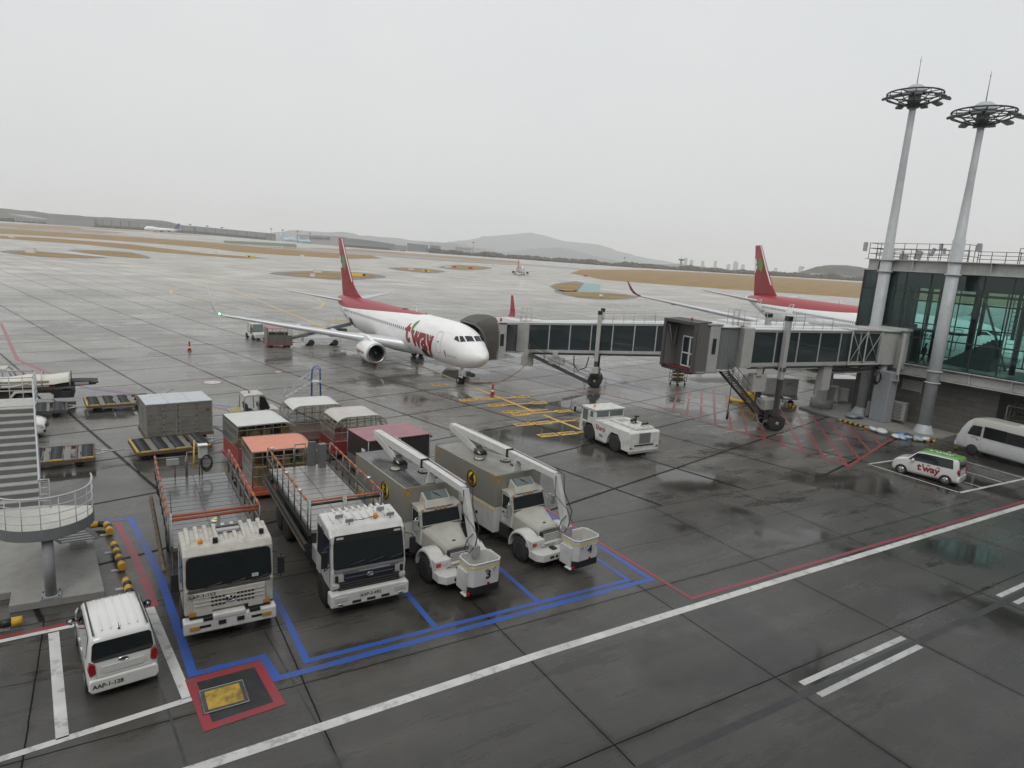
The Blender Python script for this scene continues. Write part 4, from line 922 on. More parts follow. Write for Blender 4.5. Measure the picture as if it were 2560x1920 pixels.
def wheelset(t, c, ang, r=.6, w=.42, half=.75):
    M0 = Matrix.Translation((c[0], c[1], 0)) @ Matrix.Rotation(R(ang), 4, 'Z')
    m = MB(); m.M = M0; m.box(-.35, .35, -half+.25, half-.25, .35, .85); m.box(-.5, .5, -.35, .35, .85, 1.2); m.tube([(0, -half, r), (0, half, r)], .12, 8); m.build('bogie', DKST, t, .02)
    for s_ in (-1, 1):
        m = MB(); m.M = M0; m.lathe([(r*.55, -w/2), (r*.9, -w/2), (r, -w/3), (r, w/3), (r*.9, w/2), (r*.55, w/2)], (0, s_*half, r), 'y', 28); wh = m.build('wheel', RUB, t)
        m = MB(); m.M = M0; m.lathe([(.03, -w*.52), (r*.2, -w*.56), (r*.2, -w*.42), (r*.5, -w*.36), (r*.56, -w*.49), (r*.56, w*.49), (r*.5, w*.36), (r*.2, w*.42), (r*.2, w*.56), (.03, w*.52)], (0, s_*half, r), 'y', 24); m.build('rim', RIMG, wh)
    m = MB(); m.M = M0
    for s_ in (-1, 1): m.tube([(s_*.95, -half-.25, .12), (s_*.95, half+.25, .12)], .018, 5); [m.tube([(s_*.7, y, .75), (s_*.95, y, .7), (s_*1.05, y, .4), (s_*.95, y, .12)], .02, 5) for y in (-half, 0, half)]
    m.build('wheel_guard', STEEL, t)
def column(t, x, y, z0, z1, zj, w=.36):
    m = MB(); m.box(x-w/2, x+w/2, y-w/2, y+w/2, zj, z1); c = m.build('lift_column', BRG, t, .015)
    MB().box(x-w*.42, x+w*.42, y-w*.42, y+w*.42, z0, zj).build('inner_column', DKST, c)
    MB().box(x-w*.56, x+w*.56, y-w*.56, y+w*.56, z1, z1+.34).build('column_cap', BLACK, c)
def stairs(t, a, b, W=.8, n=16, name='service_stair'):
    a, b = Vector(a), Vector(b); d = b-a; hd = Vector((d.x, d.y, 0)).normalized(); s_ = Vector((-hd.y, hd.x, 0))*W/2
    m = MB()
    for sg in (-1, 1):
        p, q_ = a+s_*sg, b+s_*sg; m.slab(p-Z*.1, q_-Z*.1, q_+Z*.1, p+Z*.1, .05)
        for h in (.5, .95): m.tube([p+Z*h, q_+Z*h], .02, 6)
        for k in range(5): r_ = p.lerp(q_, k/4); m.tube([r_, r_+Z*.95], .018, 6)
    for k in range(n+1):
        c = a.lerp(b, k/n); m.slab(c-s_-hd*.12, c+s_-hd*.12, c+s_+hd*.12, c-s_+hd*.12, .03)
    return m.build(name, DKST, t)
def corrugated(t, pts, z0, z1, name='round_shutter', amp=.03, mt=None, n=5):
    # vertical corrugated wall along a plan polyline
    out = []
    for i in range(len(pts)-1):
        a, b = Vector((*pts[i], 0)), Vector((*pts[i+1], 0)); nn = Vector(((b-a).y, -(b-a).x, 0)).normalized(); k = max(2, int((b-a).length/.06))
        for j in range(k): out.append(a.lerp(b, j/k)+nn*(amp if j % 2 else 0))
    out.append(Vector((*pts[-1], 0)))
    m = MB(); m.loft([[p+Z*z0 for p in out], [p+Z*z1 for p in out]], sm=False, closed=False, caps=False); return m.build(name, mt or CORR, t, fix=False)
# nearer bridge, not in use: open canopy facing left
def near_bridge():
    t = thing('boarding_bridge', 'unused boarding bridge nearer the parked trucks, its open cab showing white glazed doors', 'boarding bridge', (39.5, 31.25, 0), -5.2, None)
    zf = bridge(t, 14.0, 2.9, (5.1, 5.1), 2.5, ln=6, rail_x=(3, 8.3)); H = 2.5
    # braced outer section
    m = MB()
    for y in (-.14, 3.04):
        for x in (10.4, 12.2, 14.0): m.tube([(x, y, 4.95), (x, y, 7.75)], .07, 4)
        for x in (10.4, 12.2):
            m.tube([(x, y, 5.05), (x+1.8, y, 7.65)], .03, 5); m.tube([(x, y, 7.65), (x+1.8, y, 5.05)], .03, 5)
        m.tube([(10.4, y, 4.98), (14, y, 4.98)], .07, 4); m.tube([(10.4, y, 7.72), (14, y, 7.72)], .07, 4)
    for x in (10.4, 12.2, 14.0): m.tube([(x, -.14, 7.72), (x, 3.04, 7.72)], .06, 4)
    m.tube([(10.4, -.14, 7.75), (12.2, 3.04, 7.75)], .03, 5); m.tube([(12.2, 3.04, 7.75), (14, -.14, 7.75)], .03, 5)
    m.build('outer_frame', BRG, t)
    # rotunda + stem + link to the pier
    MB().lathe([(1.75, 4.9), (1.75, 7.6), (1.9, 7.62), (1.9, 7.75), (.1, 7.9)], (15.4, 1.5, 0), n=28).build('rotunda', BRG, t)
    corr = [(15.4+1.77*math.cos(R(a)), 1.5+1.77*math.sin(R(a))) for a in range(200, 341, 10)]; corrugated(t, corr, 4.95, 7.6, mt=BRG, amp=.02)
    m = MB(); m.box(16.4, 17.2, -.6, 2.6, 4.6, 7.75); m.box(16.2, 17.0, -.75, 2.75, 7.75, 7.95); m.build('link_housing', BEAM, t)
    m = MB(); m.lathe([(.34, .2), (.3, 5.0)], (15.3, .2, 0), n=16); m.box(14.9, 15.9, -.9, .5, .16, 4.4); m.build('rotunda_pier', mat('pier_column', (.3, .32, .34), .5, dirt=.3, ds=1.5), t, .05)
    m = MB(); m.tube([(15.6, -.95, 7.6), (15.55, -.95, 4.2)], .16, 4); m.box(15.1, 15.75, -1.1, -.6, 3.7, 3.76); m.tube([(15.5, -1.0, 4.4), (15.6, -1.1, 3.9), (15.5, -1.1, 3.4)], .03, 6); m.build('cable_duct', BRG, t)
    m = MB(); [m.tube([(13.9+.0*k+.42*math.sin(R(a))*(1-.08*k), -.35-.05*k, 3.9-.55*math.cos(R(a))*(1-.1*k)) for a in range(-160, 161, 20)], .045, 6) for k in range(4)]; m.build('cable_loop', BLACK, t)
    # connector, drum shutter, cab
    m = MB(); m.box(-1.0, 0, -.12, 3.0, 4.85, 7.75); m.build('connector', BRG, t, .03)
    c = (-2.5, 1.45); rr = 1.72
    corrugated(t, [(c[0]+rr*math.cos(R(a)), c[1]+rr*math.sin(R(a))) for a in range(238, 321, 8)], 4.8, 7.75); corrugated(t, [(c[0]+rr*math.cos(R(a)), c[1]+rr*math.sin(R(a))) for a in range(40, 125, 8)], 4.8, 7.75)
    MB().lathe([(1.85, 4.68), (1.85, 4.8)], (c[0], c[1], 0), n=30).build('cab_drum_base', BRG, t); MB().lathe([(1.85, 7.75), (1.85, 7.86), (.1, 7.98)], (c[0], c[1], 0), n=30).build('cab_drum_roof', BRW, t)
    m = MB(); m.box(-4.3, -3.4, -.25, .0, 4.6, 7.9); m.box(-4.3, -3.4, 2.95, 3.2, 4.6, 7.9); m.box(-4.6, -3.2, -.3, 3.25, 7.9, 8.02); m.box(-5.1, -3.2, -.2, 3.1, 4.55, 4.68); m.build('cab_body', BRG, t, .02)
    MB().box(-4.02, -3.68, -.275, -.252, 5.9, 7.0).build('cab_side_window', BRGL, t, .03)
    # recessed end wall with the white double doors
    MB().box(-4.4, -4.3, -.1, 2.95, 4.68, 7.9).build('cab_end_wall', mat('cab_inner_grey', (.13, .13, .13), .6), t)
    d = MB()
    for ya in (.62, 1.42): 
        d.box(-4.52, -4.44, ya, ya+.08, 4.72, 6.9); d.box(-4.52, -4.44, ya+.74, ya+.8, 4.72, 6.9)
        for z in (4.72, 5.65, 6.82): d.box(-4.52, -4.44, ya, ya+.8, z, z+.09)
    d.build('double_door', WINK, t); MB().box(-4.48, -4.46, .64, 2.2, 4.75, 6.85).build('door_glass', BRGL, t)
    MB().box(-5.4, -4.45, .1, 2.9, 4.66, 4.72).build('cab_floor', mat('red_carpet', (.13, .012, .02), .8), t)
    m = MB(); m.box(-5.45, -5.25, -.15, 3.1, 4.5, 4.68); m.tube([(-5.5, -.1, 4.55), (-5.5, 3.0, 4.55)], .09, 8); m.build('cab_bumper', BLACK, t)
    # pleated canopy: two side curtains and top
    def pleats(y, z0, z1, xa, xb, nm):
        pts = []; k = 14
        for j in range(k+1): pts.append((xa+(xb-xa)*j/k, y+(.12 if j % 2 else 0)*(1 if y > 1 else -1)))
        m = MB(); m.loft([[Vector((x, yy, z0+.0)) for x, yy in pts], [Vector((x, yy, z1)) for x, yy in pts]], sm=False, closed=False, caps=False); m.build(nm, BELL, t, fix=False)
    pleats(-.12, 4.5, 8.0, -5.45, -4.3, 'canopy_curtain'); pleats(3.0, 4.5, 8.0, -5.45, -4.3, 'canopy_curtain')
    m = MB(); m.slab((-5.55, -.2, 7.95), (-4.2, -.2, 8.05), (-4.2, 3.15, 8.05), (-5.55, 3.15, 7.95), .08); m.box(-5.6, -5.45, -.25, 3.2, 7.85, 8.05); m.box(-5.6, -5.47, -.3, -.05, 4.6, 7.9); m.box(-5.6, -5.47, 2.95, 3.2, 4.6, 7.9); m.build('canopy_frame', mat('canopy_rubber', (.06, .058, .055), .6, dirt=.5, ds=3, dcol=(.12, .1, .08)), t)
    m = MB(); m.tube([(-5.3, 2.9, 7.6), (-4.9, 2.85, 6.1)], .035, 6); m.tube([(-4.5, 2.9, 7.8), (-4.8, 2.85, 6.1)], .035, 6); m.build('canopy_arm', STEEL, t)
    MB().cyl((-4.8, 1.2, 8.02), .09, .25, 'z', 10).build('warning_lamp', mat('red_beacon', (.4, .02, .03), .3), t)
    m = MB(); m.box(-1.6, .1, .5, 2.2, 7.86, 8.12); m.build('roof_unit', BRW, t, .02)
    m = MB()
    for y in (-.1, .5):
        for x in (-2.2, -1.7, -1.2): m.tube([(x, y, 7.8), (x, y, 9.0), (x+.15, y, 9.1)], .02, 5)
        m.tube([(-2.2, y, 8.6), (-1.2, y, 8.6)], .015, 5); m.tube([(-2.2, y, 9.0), (-1.2, y, 9.0)], .015, 5)
    m.build('ladder_cage', STEEL, t)
    # lift columns, bogie, stair
    column(t, 2.95, -.32, 1.3, 8.35, 4.0); column(t, 4.45, 2.95, 1.3, 8.3, 4.0)
    m = MB(); m.M = Matrix.Translation((3.7, 1.3, 0)) @ Matrix.Rotation(R(66), 4, 'Z'); m.box(-2.0, 2.0, -.2, .2, 4.6, 4.9); m.box(-1.9, 1.9, -.22, .22, 1.15, 1.5); m.build('cross_beam', DKST, t)
    wheelset(t, (3.65, .6), -30+5, .62, .4, .95)
    MB().box(2.5, 4.2, .35, 1.3, 1.5, 2.25).build('drive_cabinet', BRG, t, .02)
    stairs(t, (-2.6, -.1, 4.7), (3.0, 1.3, 1.0), .8, 22)
    for (x, nm, a, b) in ((.7, 'power_box', 3.0, 4.3), (8.1, 'power_box', 2.9, 4.95)):
        m = MB(); m.box(x, x+1.3 if x < 2 else x+.9, .1, .7, a, b); m.box(x+.2, x+.7, .0, .1, b-.1, 5.0); m.build(nm, BRG, t, .02)
    m = MB(); m.tube([(-1.3, .2, 4.6), (-1.32, .2, 2.2), (-1.32, .2, 1.6)], .03, 6); m.cyl((-1.32, .2, 1.0), .08, .6, 'z', 8); m.build('hanging_hook', BLACK, t)
    m = MB(); m.tube([(8.8, 1.0, 4.5), (13.5, 1.0, 4.4)], .12, 4); m.tube([(8.8, 2.0, 4.5), (13.5, 2.0, 4.4)], .12, 4); m.box(8.6, 14.6, .8, 2.2, 4.1, 4.25); m.build('service_duct', BRG, t)
    return t
near_bridge()
def far_bridge():
    t = thing('boarding_bridge', 'boarding bridge docked to the parked red-tailed airliner by its curved grey bellows', 'boarding bridge', (33.9, 52.3, 0), -42.6, None)
    zf = bridge(t, 25.6, 2.9, (2.95, 4.9), 2.6, ln=13, rail_x=(6.8, 11.6))
    M_ = Matrix.Rotation(R(42.6), 4, 'Z') @ Matrix.Translation((-33.9, -52.3, 0))          # world -> local
    w = lambda x, y, z: M_ @ Vector((x, y, z))
    MB().lathe([(1.8, 4.8), (1.8, 7.5), (2.0, 7.52), (2.0, 7.66), (.1, 7.8)], (27.0, 1.45, 0), n=28).build('rotunda', BRG, t)
    m = MB(); m.lathe([(.95, .16), (.95, 1.0), (.66, 1.05), (.62, 4.8)], (27.0, 1.2, 0), n=24); m.build('rotunda_column', MASTM, t)
    m = MB(); m.M = M_; m.box(56.0, 59.2, 31.6, 34.4, 4.9, 7.4); m.build('link_housing', BEAM, t)
    m = MB(); m.box(-1.1, 0, -.1, 3.0, 2.75, 5.6); m.build('connector', BRG, t, .03)
    c = (-2.4, 1.5); rr = 1.75
    corrugated(t, [(c[0]+rr*math.cos(R(a)), c[1]+rr*math.sin(R(a))) for a in range(215, 321, 8)], 2.75, 5.45)
    MB().lathe([(1.9, 2.62), (1.9, 2.75)], (c[0], c[1], 0), n=30).build('cab_drum_base', BRG, t); MB().lathe([(1.9, 5.45), (1.9, 5.6), (.1, 5.75)], (c[0], c[1], 0), n=30).build('cab_drum_roof', BRW, t)
    m = MB(); m.M = M_; m.box(29.85, 30.75, 51.1, 51.3, 2.45, 5.7); m.box(29.85, 30.75, 54.7, 54.9, 2.45, 5.7); m.box(29.8, 32.5, 51.1, 54.9, 5.55, 5.75); m.box(29.2, 32, 51.4, 54.8, 2.4, 2.55); m.build('cab_body', BRG, t, .02)
    m = MB(); m.M = M_; m.box(30.1, 30.5, 51.07, 51.095, 3.6, 4.7); m.build('cab_side_window', BRGL, t, .03)
    # bellows curving over the fuselage
    A_ = [(29.95, 51.2, 2.4), (29.95, 51.15, 3.6), (29.95, 51.15, 4.8), (29.95, 51.25, 5.5), (29.95, 51.9, 5.95), (29.95, 53, 6.05), (29.95, 54.2, 5.95), (29.95, 54.8, 5.5), (29.95, 54.8, 3.6), (29.95, 54.8, 2.4)]
    B_ = [(28.95, 51.5, 2.3), (28.88, 51.4, 3.3), (28.72, 51.4, 4.3), (28.3, 51.4, 5.0), (27.75, 51.6, 5.5), (27.65, 53, 5.55), (27.75, 54.4, 5.5), (28.3, 54.8, 5.0), (28.88, 54.8, 3.4), (28.95, 54.8, 2.3)]
    m = MB(); rings = []; n = 26
    for k in range(n+1):
        u = k/n; s_ = .0 if k % 2 else .15; ring = []
        for a, b in zip(A_, B_):
            p = Vector(a).lerp(Vector(b), u); bulge = math.sin(math.pi*u)*.25*max(0, (p.z-3.8)/2); ctr = Vector((p.x, 53, 3.5)); d = (p-ctr); d.x = 0
            ring.append(M_ @ (p + d.normalized()*(s_+bulge)))
        rings.append(ring)
    m.loft(rings, sm=False, closed=False, caps=False); m.build('bellows', BELL, t, fix=False)
    m = MB(); m.tube([M_ @ Vector(b) for b in B_], .12, 6); m.build('bellows_buffer', mat('buffer_rubber', (.14, .14, .14), .7), t)
    m = MB(); m.M = M_; m.cyl((30.6, 52, 5.75), .09, .3, 'z', 10); m.build('warning_lamp', _mats['red_beacon'], t)
    column(t, 6.6, -.45, 1.3, 6.95, 2.6); column(t, 6.6, 3.35, 1.3, 6.95, 2.6)
    m = MB(); m.box(6.35, 6.85, -.5, 3.4, 3.0, 3.25); m.box(6.3, 6.9, -.4, 3.3, 1.15, 1.45); m.build('cross_beam', DKST, t)
    wheelset(t, (6.6, .9), 0, .66, .4, .85)
    MB().box(6.3, 6.9, -.9, -.5, 1.5, 2.1).build('drive_cabinet', BRG, t, .02)
    stairs(t, (.3, -.55, 2.7), (6.1, -.3, .5), .75, 22)
    m = MB(); m.box(-.5, .6, -.3, .3, 1.5, 2.4); m.box(-.3, .3, -.3, .2, 2.4, 3.0); m.build('power_box', BRG, t, .02)
    m = MB(); m.box(2.1, 3.6, -.3, .4, 1.9, 2.5); m.box(2.5, 3.0, -.35, .1, 2.5, 3.1); m.build('power_box', BRG, t, .03)
    m = MB(); m.tube([(4.5, -.2, 2.9), (4.55, -.25, 2.0), (5.0, -.3, 1.55), (5.7, -.3, 1.9), (5.9, -.25, 2.9)], .06, 6); m.build('cable_loop', BLACK, t)
    m = MB()
    for y in (.1, .7):
        for x in (-.9, -.4, .1): m.tube([(x, y, 5.6), (x, y, 6.9)], .02, 5)
        m.tube([(-.9, y, 6.4), (.1, y, 6.4)], .015, 5); m.tube([(-.9, y, 6.9), (.1, y, 6.9)], .015, 5)
    m.build('ladder_cage', STEEL, t)
    m = MB(); m.box(-.9, .9, .5, 2.1, 5.6, 5.8); m.box(1.2, 2.6, .4, 1.2, 5.65, 5.8); m.build('roof_unit', BRW, t, .02)
    return t
far_bridge()
# ground power hose from the docked bridge to the aircraft nose
m = MB(); m.tube([(33.6, 51.5, 2.0), (32.8, 51.6, 1.2), (31.8, 51.8, .5), (30.8, 51.9, .1), (29.5, 52.1, .05), (28.3, 52.3, .05), (27.2, 52.6, .06), (26.6, 52.8, .8)], .035, 6); put(m.build('power_hose', mat('hose_orange', (.3, .1, .05), .6)), 'orange-brown power hose looping from the docked bridge to the airliner nose wheel', 'hose')
# the terminal that the view is taken from, behind and below the viewpoint
m = MB(); m.box(-70, 80, -12, -1.2, 0, 19); w = m.build('wall', mat('terminal_cladding', (.3, .31, .31), .5, dirt=.2)); T_ = thing('terminal_building', 'long terminal block behind the viewpoint facing the apron', 'building', (0, 0, 0)); w.parent = T_
# ------------------------------------------------------------------ far side of the field
def hill_mat(name, c1, c2):
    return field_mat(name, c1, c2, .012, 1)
HILLN = hill_mat('winter_wood', (.06, .058, .05), (.11, .1, .085)); HILLF = hill_mat('far_hill', (.075, .09, .1), (.1, .115, .12))  # far_hill is paler and bluer, with some haze put into its colour
def ridge(name, D, prof, m, depth=600, sub=6, rough=1.0):
    pts = []
    for (xa, ya), (xb, yb) in zip(prof, prof[1:]):
        for k in range(sub): t = k/sub; pts.append((xa+(xb-xa)*t, ya+(yb-ya)*t))
    pts.append(prof[-1]); cols = []
    for i, (px, py) in enumerate(pts):
        c = at(px, py, D); h = c.z + rough*D*.0006*mnoise.noise(Vector((px*.09, D, 0))); b = gz(c.x, c.y)-3
        h = max(h, b+1); col = []
        for k in range(9):
            u = k/4-1; w = math.cos(u*math.pi/2); f = w**.8
            off = _FH*(depth*u); hh = b+(h-b)*f*(1+.12*mnoise.noise(Vector((px*.05, u*3, D)))*(1 if 0 < abs(u) < 1 else 0))
            col.append(Vector((c.x+off.x, c.y+off.y, hh)))
        cols.append(col)
    q = MB(); q.loft(cols, closed=False, caps=False); o = q.build(name, m); put(o, kind='structure'); return o
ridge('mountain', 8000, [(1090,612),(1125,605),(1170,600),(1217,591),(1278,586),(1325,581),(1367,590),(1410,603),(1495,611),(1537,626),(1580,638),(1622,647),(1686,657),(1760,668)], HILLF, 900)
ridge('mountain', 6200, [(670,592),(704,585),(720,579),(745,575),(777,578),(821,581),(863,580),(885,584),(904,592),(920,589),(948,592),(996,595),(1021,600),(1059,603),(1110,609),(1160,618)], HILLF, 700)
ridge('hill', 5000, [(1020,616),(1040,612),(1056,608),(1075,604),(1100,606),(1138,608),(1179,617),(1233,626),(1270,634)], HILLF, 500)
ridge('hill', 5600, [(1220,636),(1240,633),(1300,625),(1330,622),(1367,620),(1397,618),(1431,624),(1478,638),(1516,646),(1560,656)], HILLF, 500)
ridge('wooded_hill', 2300, [(-120,522),(0,523),(19,522),(47,526),(79,527),(104,531),(127,534.5),(190,538),(221,542),(290,545),(348,548),(390,550),(408,552),(424,559),(440,575)], HILLN, 260)
ridge('wooded_hill', 1900, [(2010,700),(2035,681),(2056,668),(2081,662),(2115,663),(2158,670),(2230,677),(2400,692),(2600,705)], HILLN, 200)
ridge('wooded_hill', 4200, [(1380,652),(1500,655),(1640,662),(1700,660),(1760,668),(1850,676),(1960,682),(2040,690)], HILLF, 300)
HG = mat('hangar_grey', (.2, .21, .22), .6, dirt=.15, ds=.02); HGW = mat('hangar_pale', (.29, .3, .31), .6); HGD = mat('hangar_dark', (.05, .055, .06), .6); HROOF = mat('hangar_roof', (.27, .28, .29), .6); WINDF = mat('far_windows', (.11, .13, .15), .3)
def far_building(name, label, D, tops, base_off=-2, depth=60, m=None, ribs=0, band=None, group=None, sign=None, windows=0):
    """tops: photo points along the roofline at distance D; walls go down to the field."""
    P = [at(x, y, D) for x, y in tops]; t = thing(name, label, 'building', (P[0].x, P[0].y, gz(P[0].x, P[0].y)), 0, group); org = Vector(t.location)
    q = MB(); back = Vector((_FH.x, _FH.y, 0))*depth
    for a, b in zip(P, P[1:]):
        za, zb = gz(a.x, a.y)+base_off, gz(b.x, b.y)+base_off
        c = [Vector((a.x, a.y, za)), Vector((b.x, b.y, zb)), b.copy(), a.copy()]; c2 = [v+back for v in c]
        q.add([v-org for v in c+c2], [(0,1,2,3),(5,4,7,6),(3,2,6,7),(1,5,6,2),(4,0,3,7)])
    q.build('wall', m or HG, t)
    r = MB()
    for a, b in zip(P, P[1:]):
        a_, b_ = a-org, b-org; r.add([a_-back*.01, b_-back*.01, b_+back*1.02, a_+back*1.02, a_-back*.01+Z*.8, b_-back*.01+Z*.8, b_+back*1.02+Z*.8, a_+back*1.02+Z*.8], [(0,3,2,1),(4,5,6,7),(0,1,5,4),(1,2,6,5),(2,3,7,6),(3,0,4,7)])
    r.build('roof', HROOF, t)
    dr = (P[-1]-P[0]); f = -Vector((_FH.x, _FH.y, 0))
    if ribs:
        r = MB()
        for k in range(ribs+1):
            u = k/ribs; i = min(len(P)-2, int(u*(len(P)-1))); v = u*(len(P)-1)-i; a = P[i].lerp(P[i+1], v); z0 = gz(a.x, a.y)+base_off
            p = a-org+f*.5; s_ = Vector((_RH.x, _RH.y, 0))*.35; h = a.z-z0; r.add([p-s_-Z*h, p+s_-Z*h, p+s_, p-s_, p-s_-Z*h+f, p+s_-Z*h+f, p+s_+f, p-s_+f], [(0,3,2,1),(4,5,6,7),(0,1,5,4),(1,2,6,5),(2,3,7,6),(3,0,4,7)])
        r.build('wall_rib', HGD, t)
    if band:
        h0, h1 = band; r = MB()
        for a, b in zip(P, P[1:]):
            ga, gb_ = gz(a.x, a.y), gz(b.x, b.y); A_, B_ = Vector((a.x, a.y, ga))-org+f*1.2, Vector((b.x, b.y, gb_))-org+f*1.2
            r.add([A_+Z*h0, B_+Z*h0, B_+Z*h1, A_+Z*h1, A_+Z*h0-f, B_+Z*h0-f, B_+Z*h1-f, A_+Z*h1-f], [(0,3,2,1),(4,5,6,7),(0,1,5,4),(1,2,6,5),(2,3,7,6),(3,0,4,7)])
        r.build('canopy_shade', HGD, t)  # dark strip painting the shade under the hangar canopy
    for (u, v, tx, size) in (sign or []):
        i = min(len(P)-2, int(u*(len(P)-1))); a = P[i].lerp(P[i+1], u*(len(P)-1)-i); d = (P[i+1]-P[i]).normalized()
        text('lettering', tx, size, INK, t, a-org+f*2-Z*v, d, Z, fat=size*.03)
    if windows:
        for wz in range(windows):
            for a, b in zip(P, P[1:]):
                L_ = (b-a).length; n = max(2, int(L_/8)); 
                for k in range(n):
                    u0, u1 = (k+.15)/n, (k+.85)/n; p0, p1 = a.lerp(b, u0)-org+f*.6-Z*(2.2+wz*4), a.lerp(b, u1)-org+f*.6-Z*(2.2+wz*4)
                    MB().slab(p0-Z*1.8, p1-Z*1.8, p1, p0, .2).build('window', WINDF, t)
    return t
GB = 'buildings along the far edge of the airfield'
far_building('low_building', 'pale low building at the left edge of the field below the wooded hill', 1500, [(19,535),(77,546)], m=HGW, windows=2, group=GB)
far_building('low_building', 'dim grey building row at the far left edge of the photo', 1480, [(-60,540),(18,545)], m=HGD, group=GB)
far_building('cargo_hangar', 'long blank grey hangar at the left with small dark lettering', 1500, [(120,539),(180,543),(234,546)], ribs=0, sign=[(.62,11,'WAREHOUSE',7)], group=GB) if False else far_building('cargo_hangar', 'long blank grey hangar at the far left end of the row', 1500, [(120,539),(180,543),(234,546)], ribs=0, group=GB)
far_building('cargo_hangar', 'long ribbed grey hangar behind the purple-tailed freighter', 1510, [(235,547),(345,555),(484,566)], ribs=10, band=(0.5, 5), group=GB)
far_building('cargo_hangar', 'ribbed grey hangar between the freighter and the pale blue jets', 1520, [(485,566),(580,575),(665,583)], ribs=7, band=(.5, 5), group=GB)
far_building('maintenance_hangar', 'pale grey hangar with dark lettering right of the pale blue jets', 1620, [(741,587.5),(800,589.5),(850,592)], m=HGW, sign=[(.5, 6, 'KOREAN AIR', 8.5)], group=GB)
far_building('cargo_terminal', 'long two-storey grey terminal behind the parked airliner tail', 1600, [(851,594),(920,601),(975,609)], windows=2, band=(.5, 5), group=GB)
far_building('low_building', 'low grey block right of the cargo terminal, with two window rows', 1700, [(976,612),(1017,615)], m=HGW, windows=2, group=GB)
far_building('office_block', 'dark grey office block with window rows, middle of the far edge', 1750, [(1018,608),(1062,613)], windows=3, m=HG, group=GB)
far_building('office_block', 'small flat office block right of the dark grey one', 1800, [(1075,613),(1095,615)], windows=2, m=HG, group=GB)
far_building('hall', 'pale roofed hall left of the taxiing airliner', 1900, [(1138,617),(1178,621)], windows=1, m=HGW, group=GB)
far_building('greenhouse_hall', 'long pale green hall under the wooded hill at the right', 1700, [(2039,683),(2100,688),(2170,697)], m=mat('pale_green_wall', (.36, .42, .38), .6), depth=30, group=GB)
# control tower
def tower():
    p = at(1702, 664, 2100); z0 = gz(p.x, p.y)-2; t = thing('control_tower', 'grey control tower on the skyline right of the mountain', 'control tower', (p.x, p.y, z0))
    h = at(1702, 648, 2100).z - z0
    MB().lathe([(3.6, 0), (3.0, h-5)], n=12).build('shaft', HG, t); MB().lathe([(3.2, h-5), (9, h-3), (9.5, h), (8, h+1.2)], n=12).build('cab', HGD, t); MB().cyl((0, 0, h), .3, 9, 'z', 6).build('aerial', HGD, t)
tower()
def pole_far(x, y0, y1, D, head=True, label='', nm='floodlight_mast'):
    p = at(x, y1, D); z0 = gz(p.x, p.y)-1; h = at(x, y0, D).z-z0; t = thing(nm, label, 'mast', (p.x, p.y, z0), 0, 'thin masts on the far side of the field')
    MB().cyl((0, 0, 0), .45, h, 'z', 6, r2=.25).build('pole', HGD, t)
    if head: MB().lathe([(.5, h-1), (2.8, h-.4), (2.8, h+.5), (.4, h+1)], n=8).build('lamp_head', HGD, t)
for i, (x, y0, y1, D) in enumerate(((476, 561, 583, 1350), (518, 565, 588, 1350), (555, 569, 592, 1350), (678, 572, 600, 1400), (707, 575, 603, 1400), (744, 579, 606, 1400), (775, 583, 609, 1400), (1182, 606, 634, 1500), (1560, 644, 667, 1500), (2005, 669, 690, 1300))):
    pole_far(x, y0, y1, D, label=('first','second','third','fourth','fifth','sixth','seventh','eighth','ninth','last')[i]+' thin floodlight mast from the left along the far edge')
# tree belt: far-off wood, reads as one mass
def tree_belt():
    r = random.Random(3); m = MB()
    def crown(p, rad, h):
        n = 7; rings = []
        for k in range(5):
            v = k/4; rr = rad*math.sin(math.pi*(.12+.8*v))*(.8+.4*r.random()); rings.append([Vector((p.x+rr*math.cos(2*math.pi*j/n)*(.75+.5*r.random()), p.y+rr*math.sin(2*math.pi*j/n)*(.75+.5*r.random()), p.z+h*v)) for j in range(n)])
        m.loft(rings, sm=False)
    line = [(1075,629),(1200,641),(1400,657),(1560,668),(1700,678),(1850,687),(1960,693),(2040,700),(2160,706)]
    for (xa, ya), (xb, yb) in zip(line, line[1:]):
        n = int((xb-xa)/1.1)
        for k in range(n):
            x = xa+(xb-xa)*(k+r.random())/n; y = ya+(yb-ya)*(x-xa)/(xb-xa); D = 1500+r.random()*260; p = at(x, y, D); p.z = gz(p.x, p.y)-1
            crown(p, r.uniform(4, 9), r.uniform(6, 12)*(1.0+.5*mnoise.noise(Vector((x*.02, 0, 0)))))
    for xa, xb, y in ((-40, 120, 563), (236, 420, 574), (860, 1010, 627)):
        for k in range(int((xb-xa)/2.2)):
            x = r.uniform(xa, xb); p = at(x, y+(x-xa)*.06, 1440); p.z = gz(p.x, p.y)-1; crown(p, r.uniform(2, 4), r.uniform(1.5, 4))
    o = m.build('tree_belt', hill_mat('bare_trees', (.04, .038, .03), (.09, .078, .055))); put(o, 'belt of bare trees and scrub along the far edge of the airfield', 'tree belt', kind='stuff')
tree_belt()
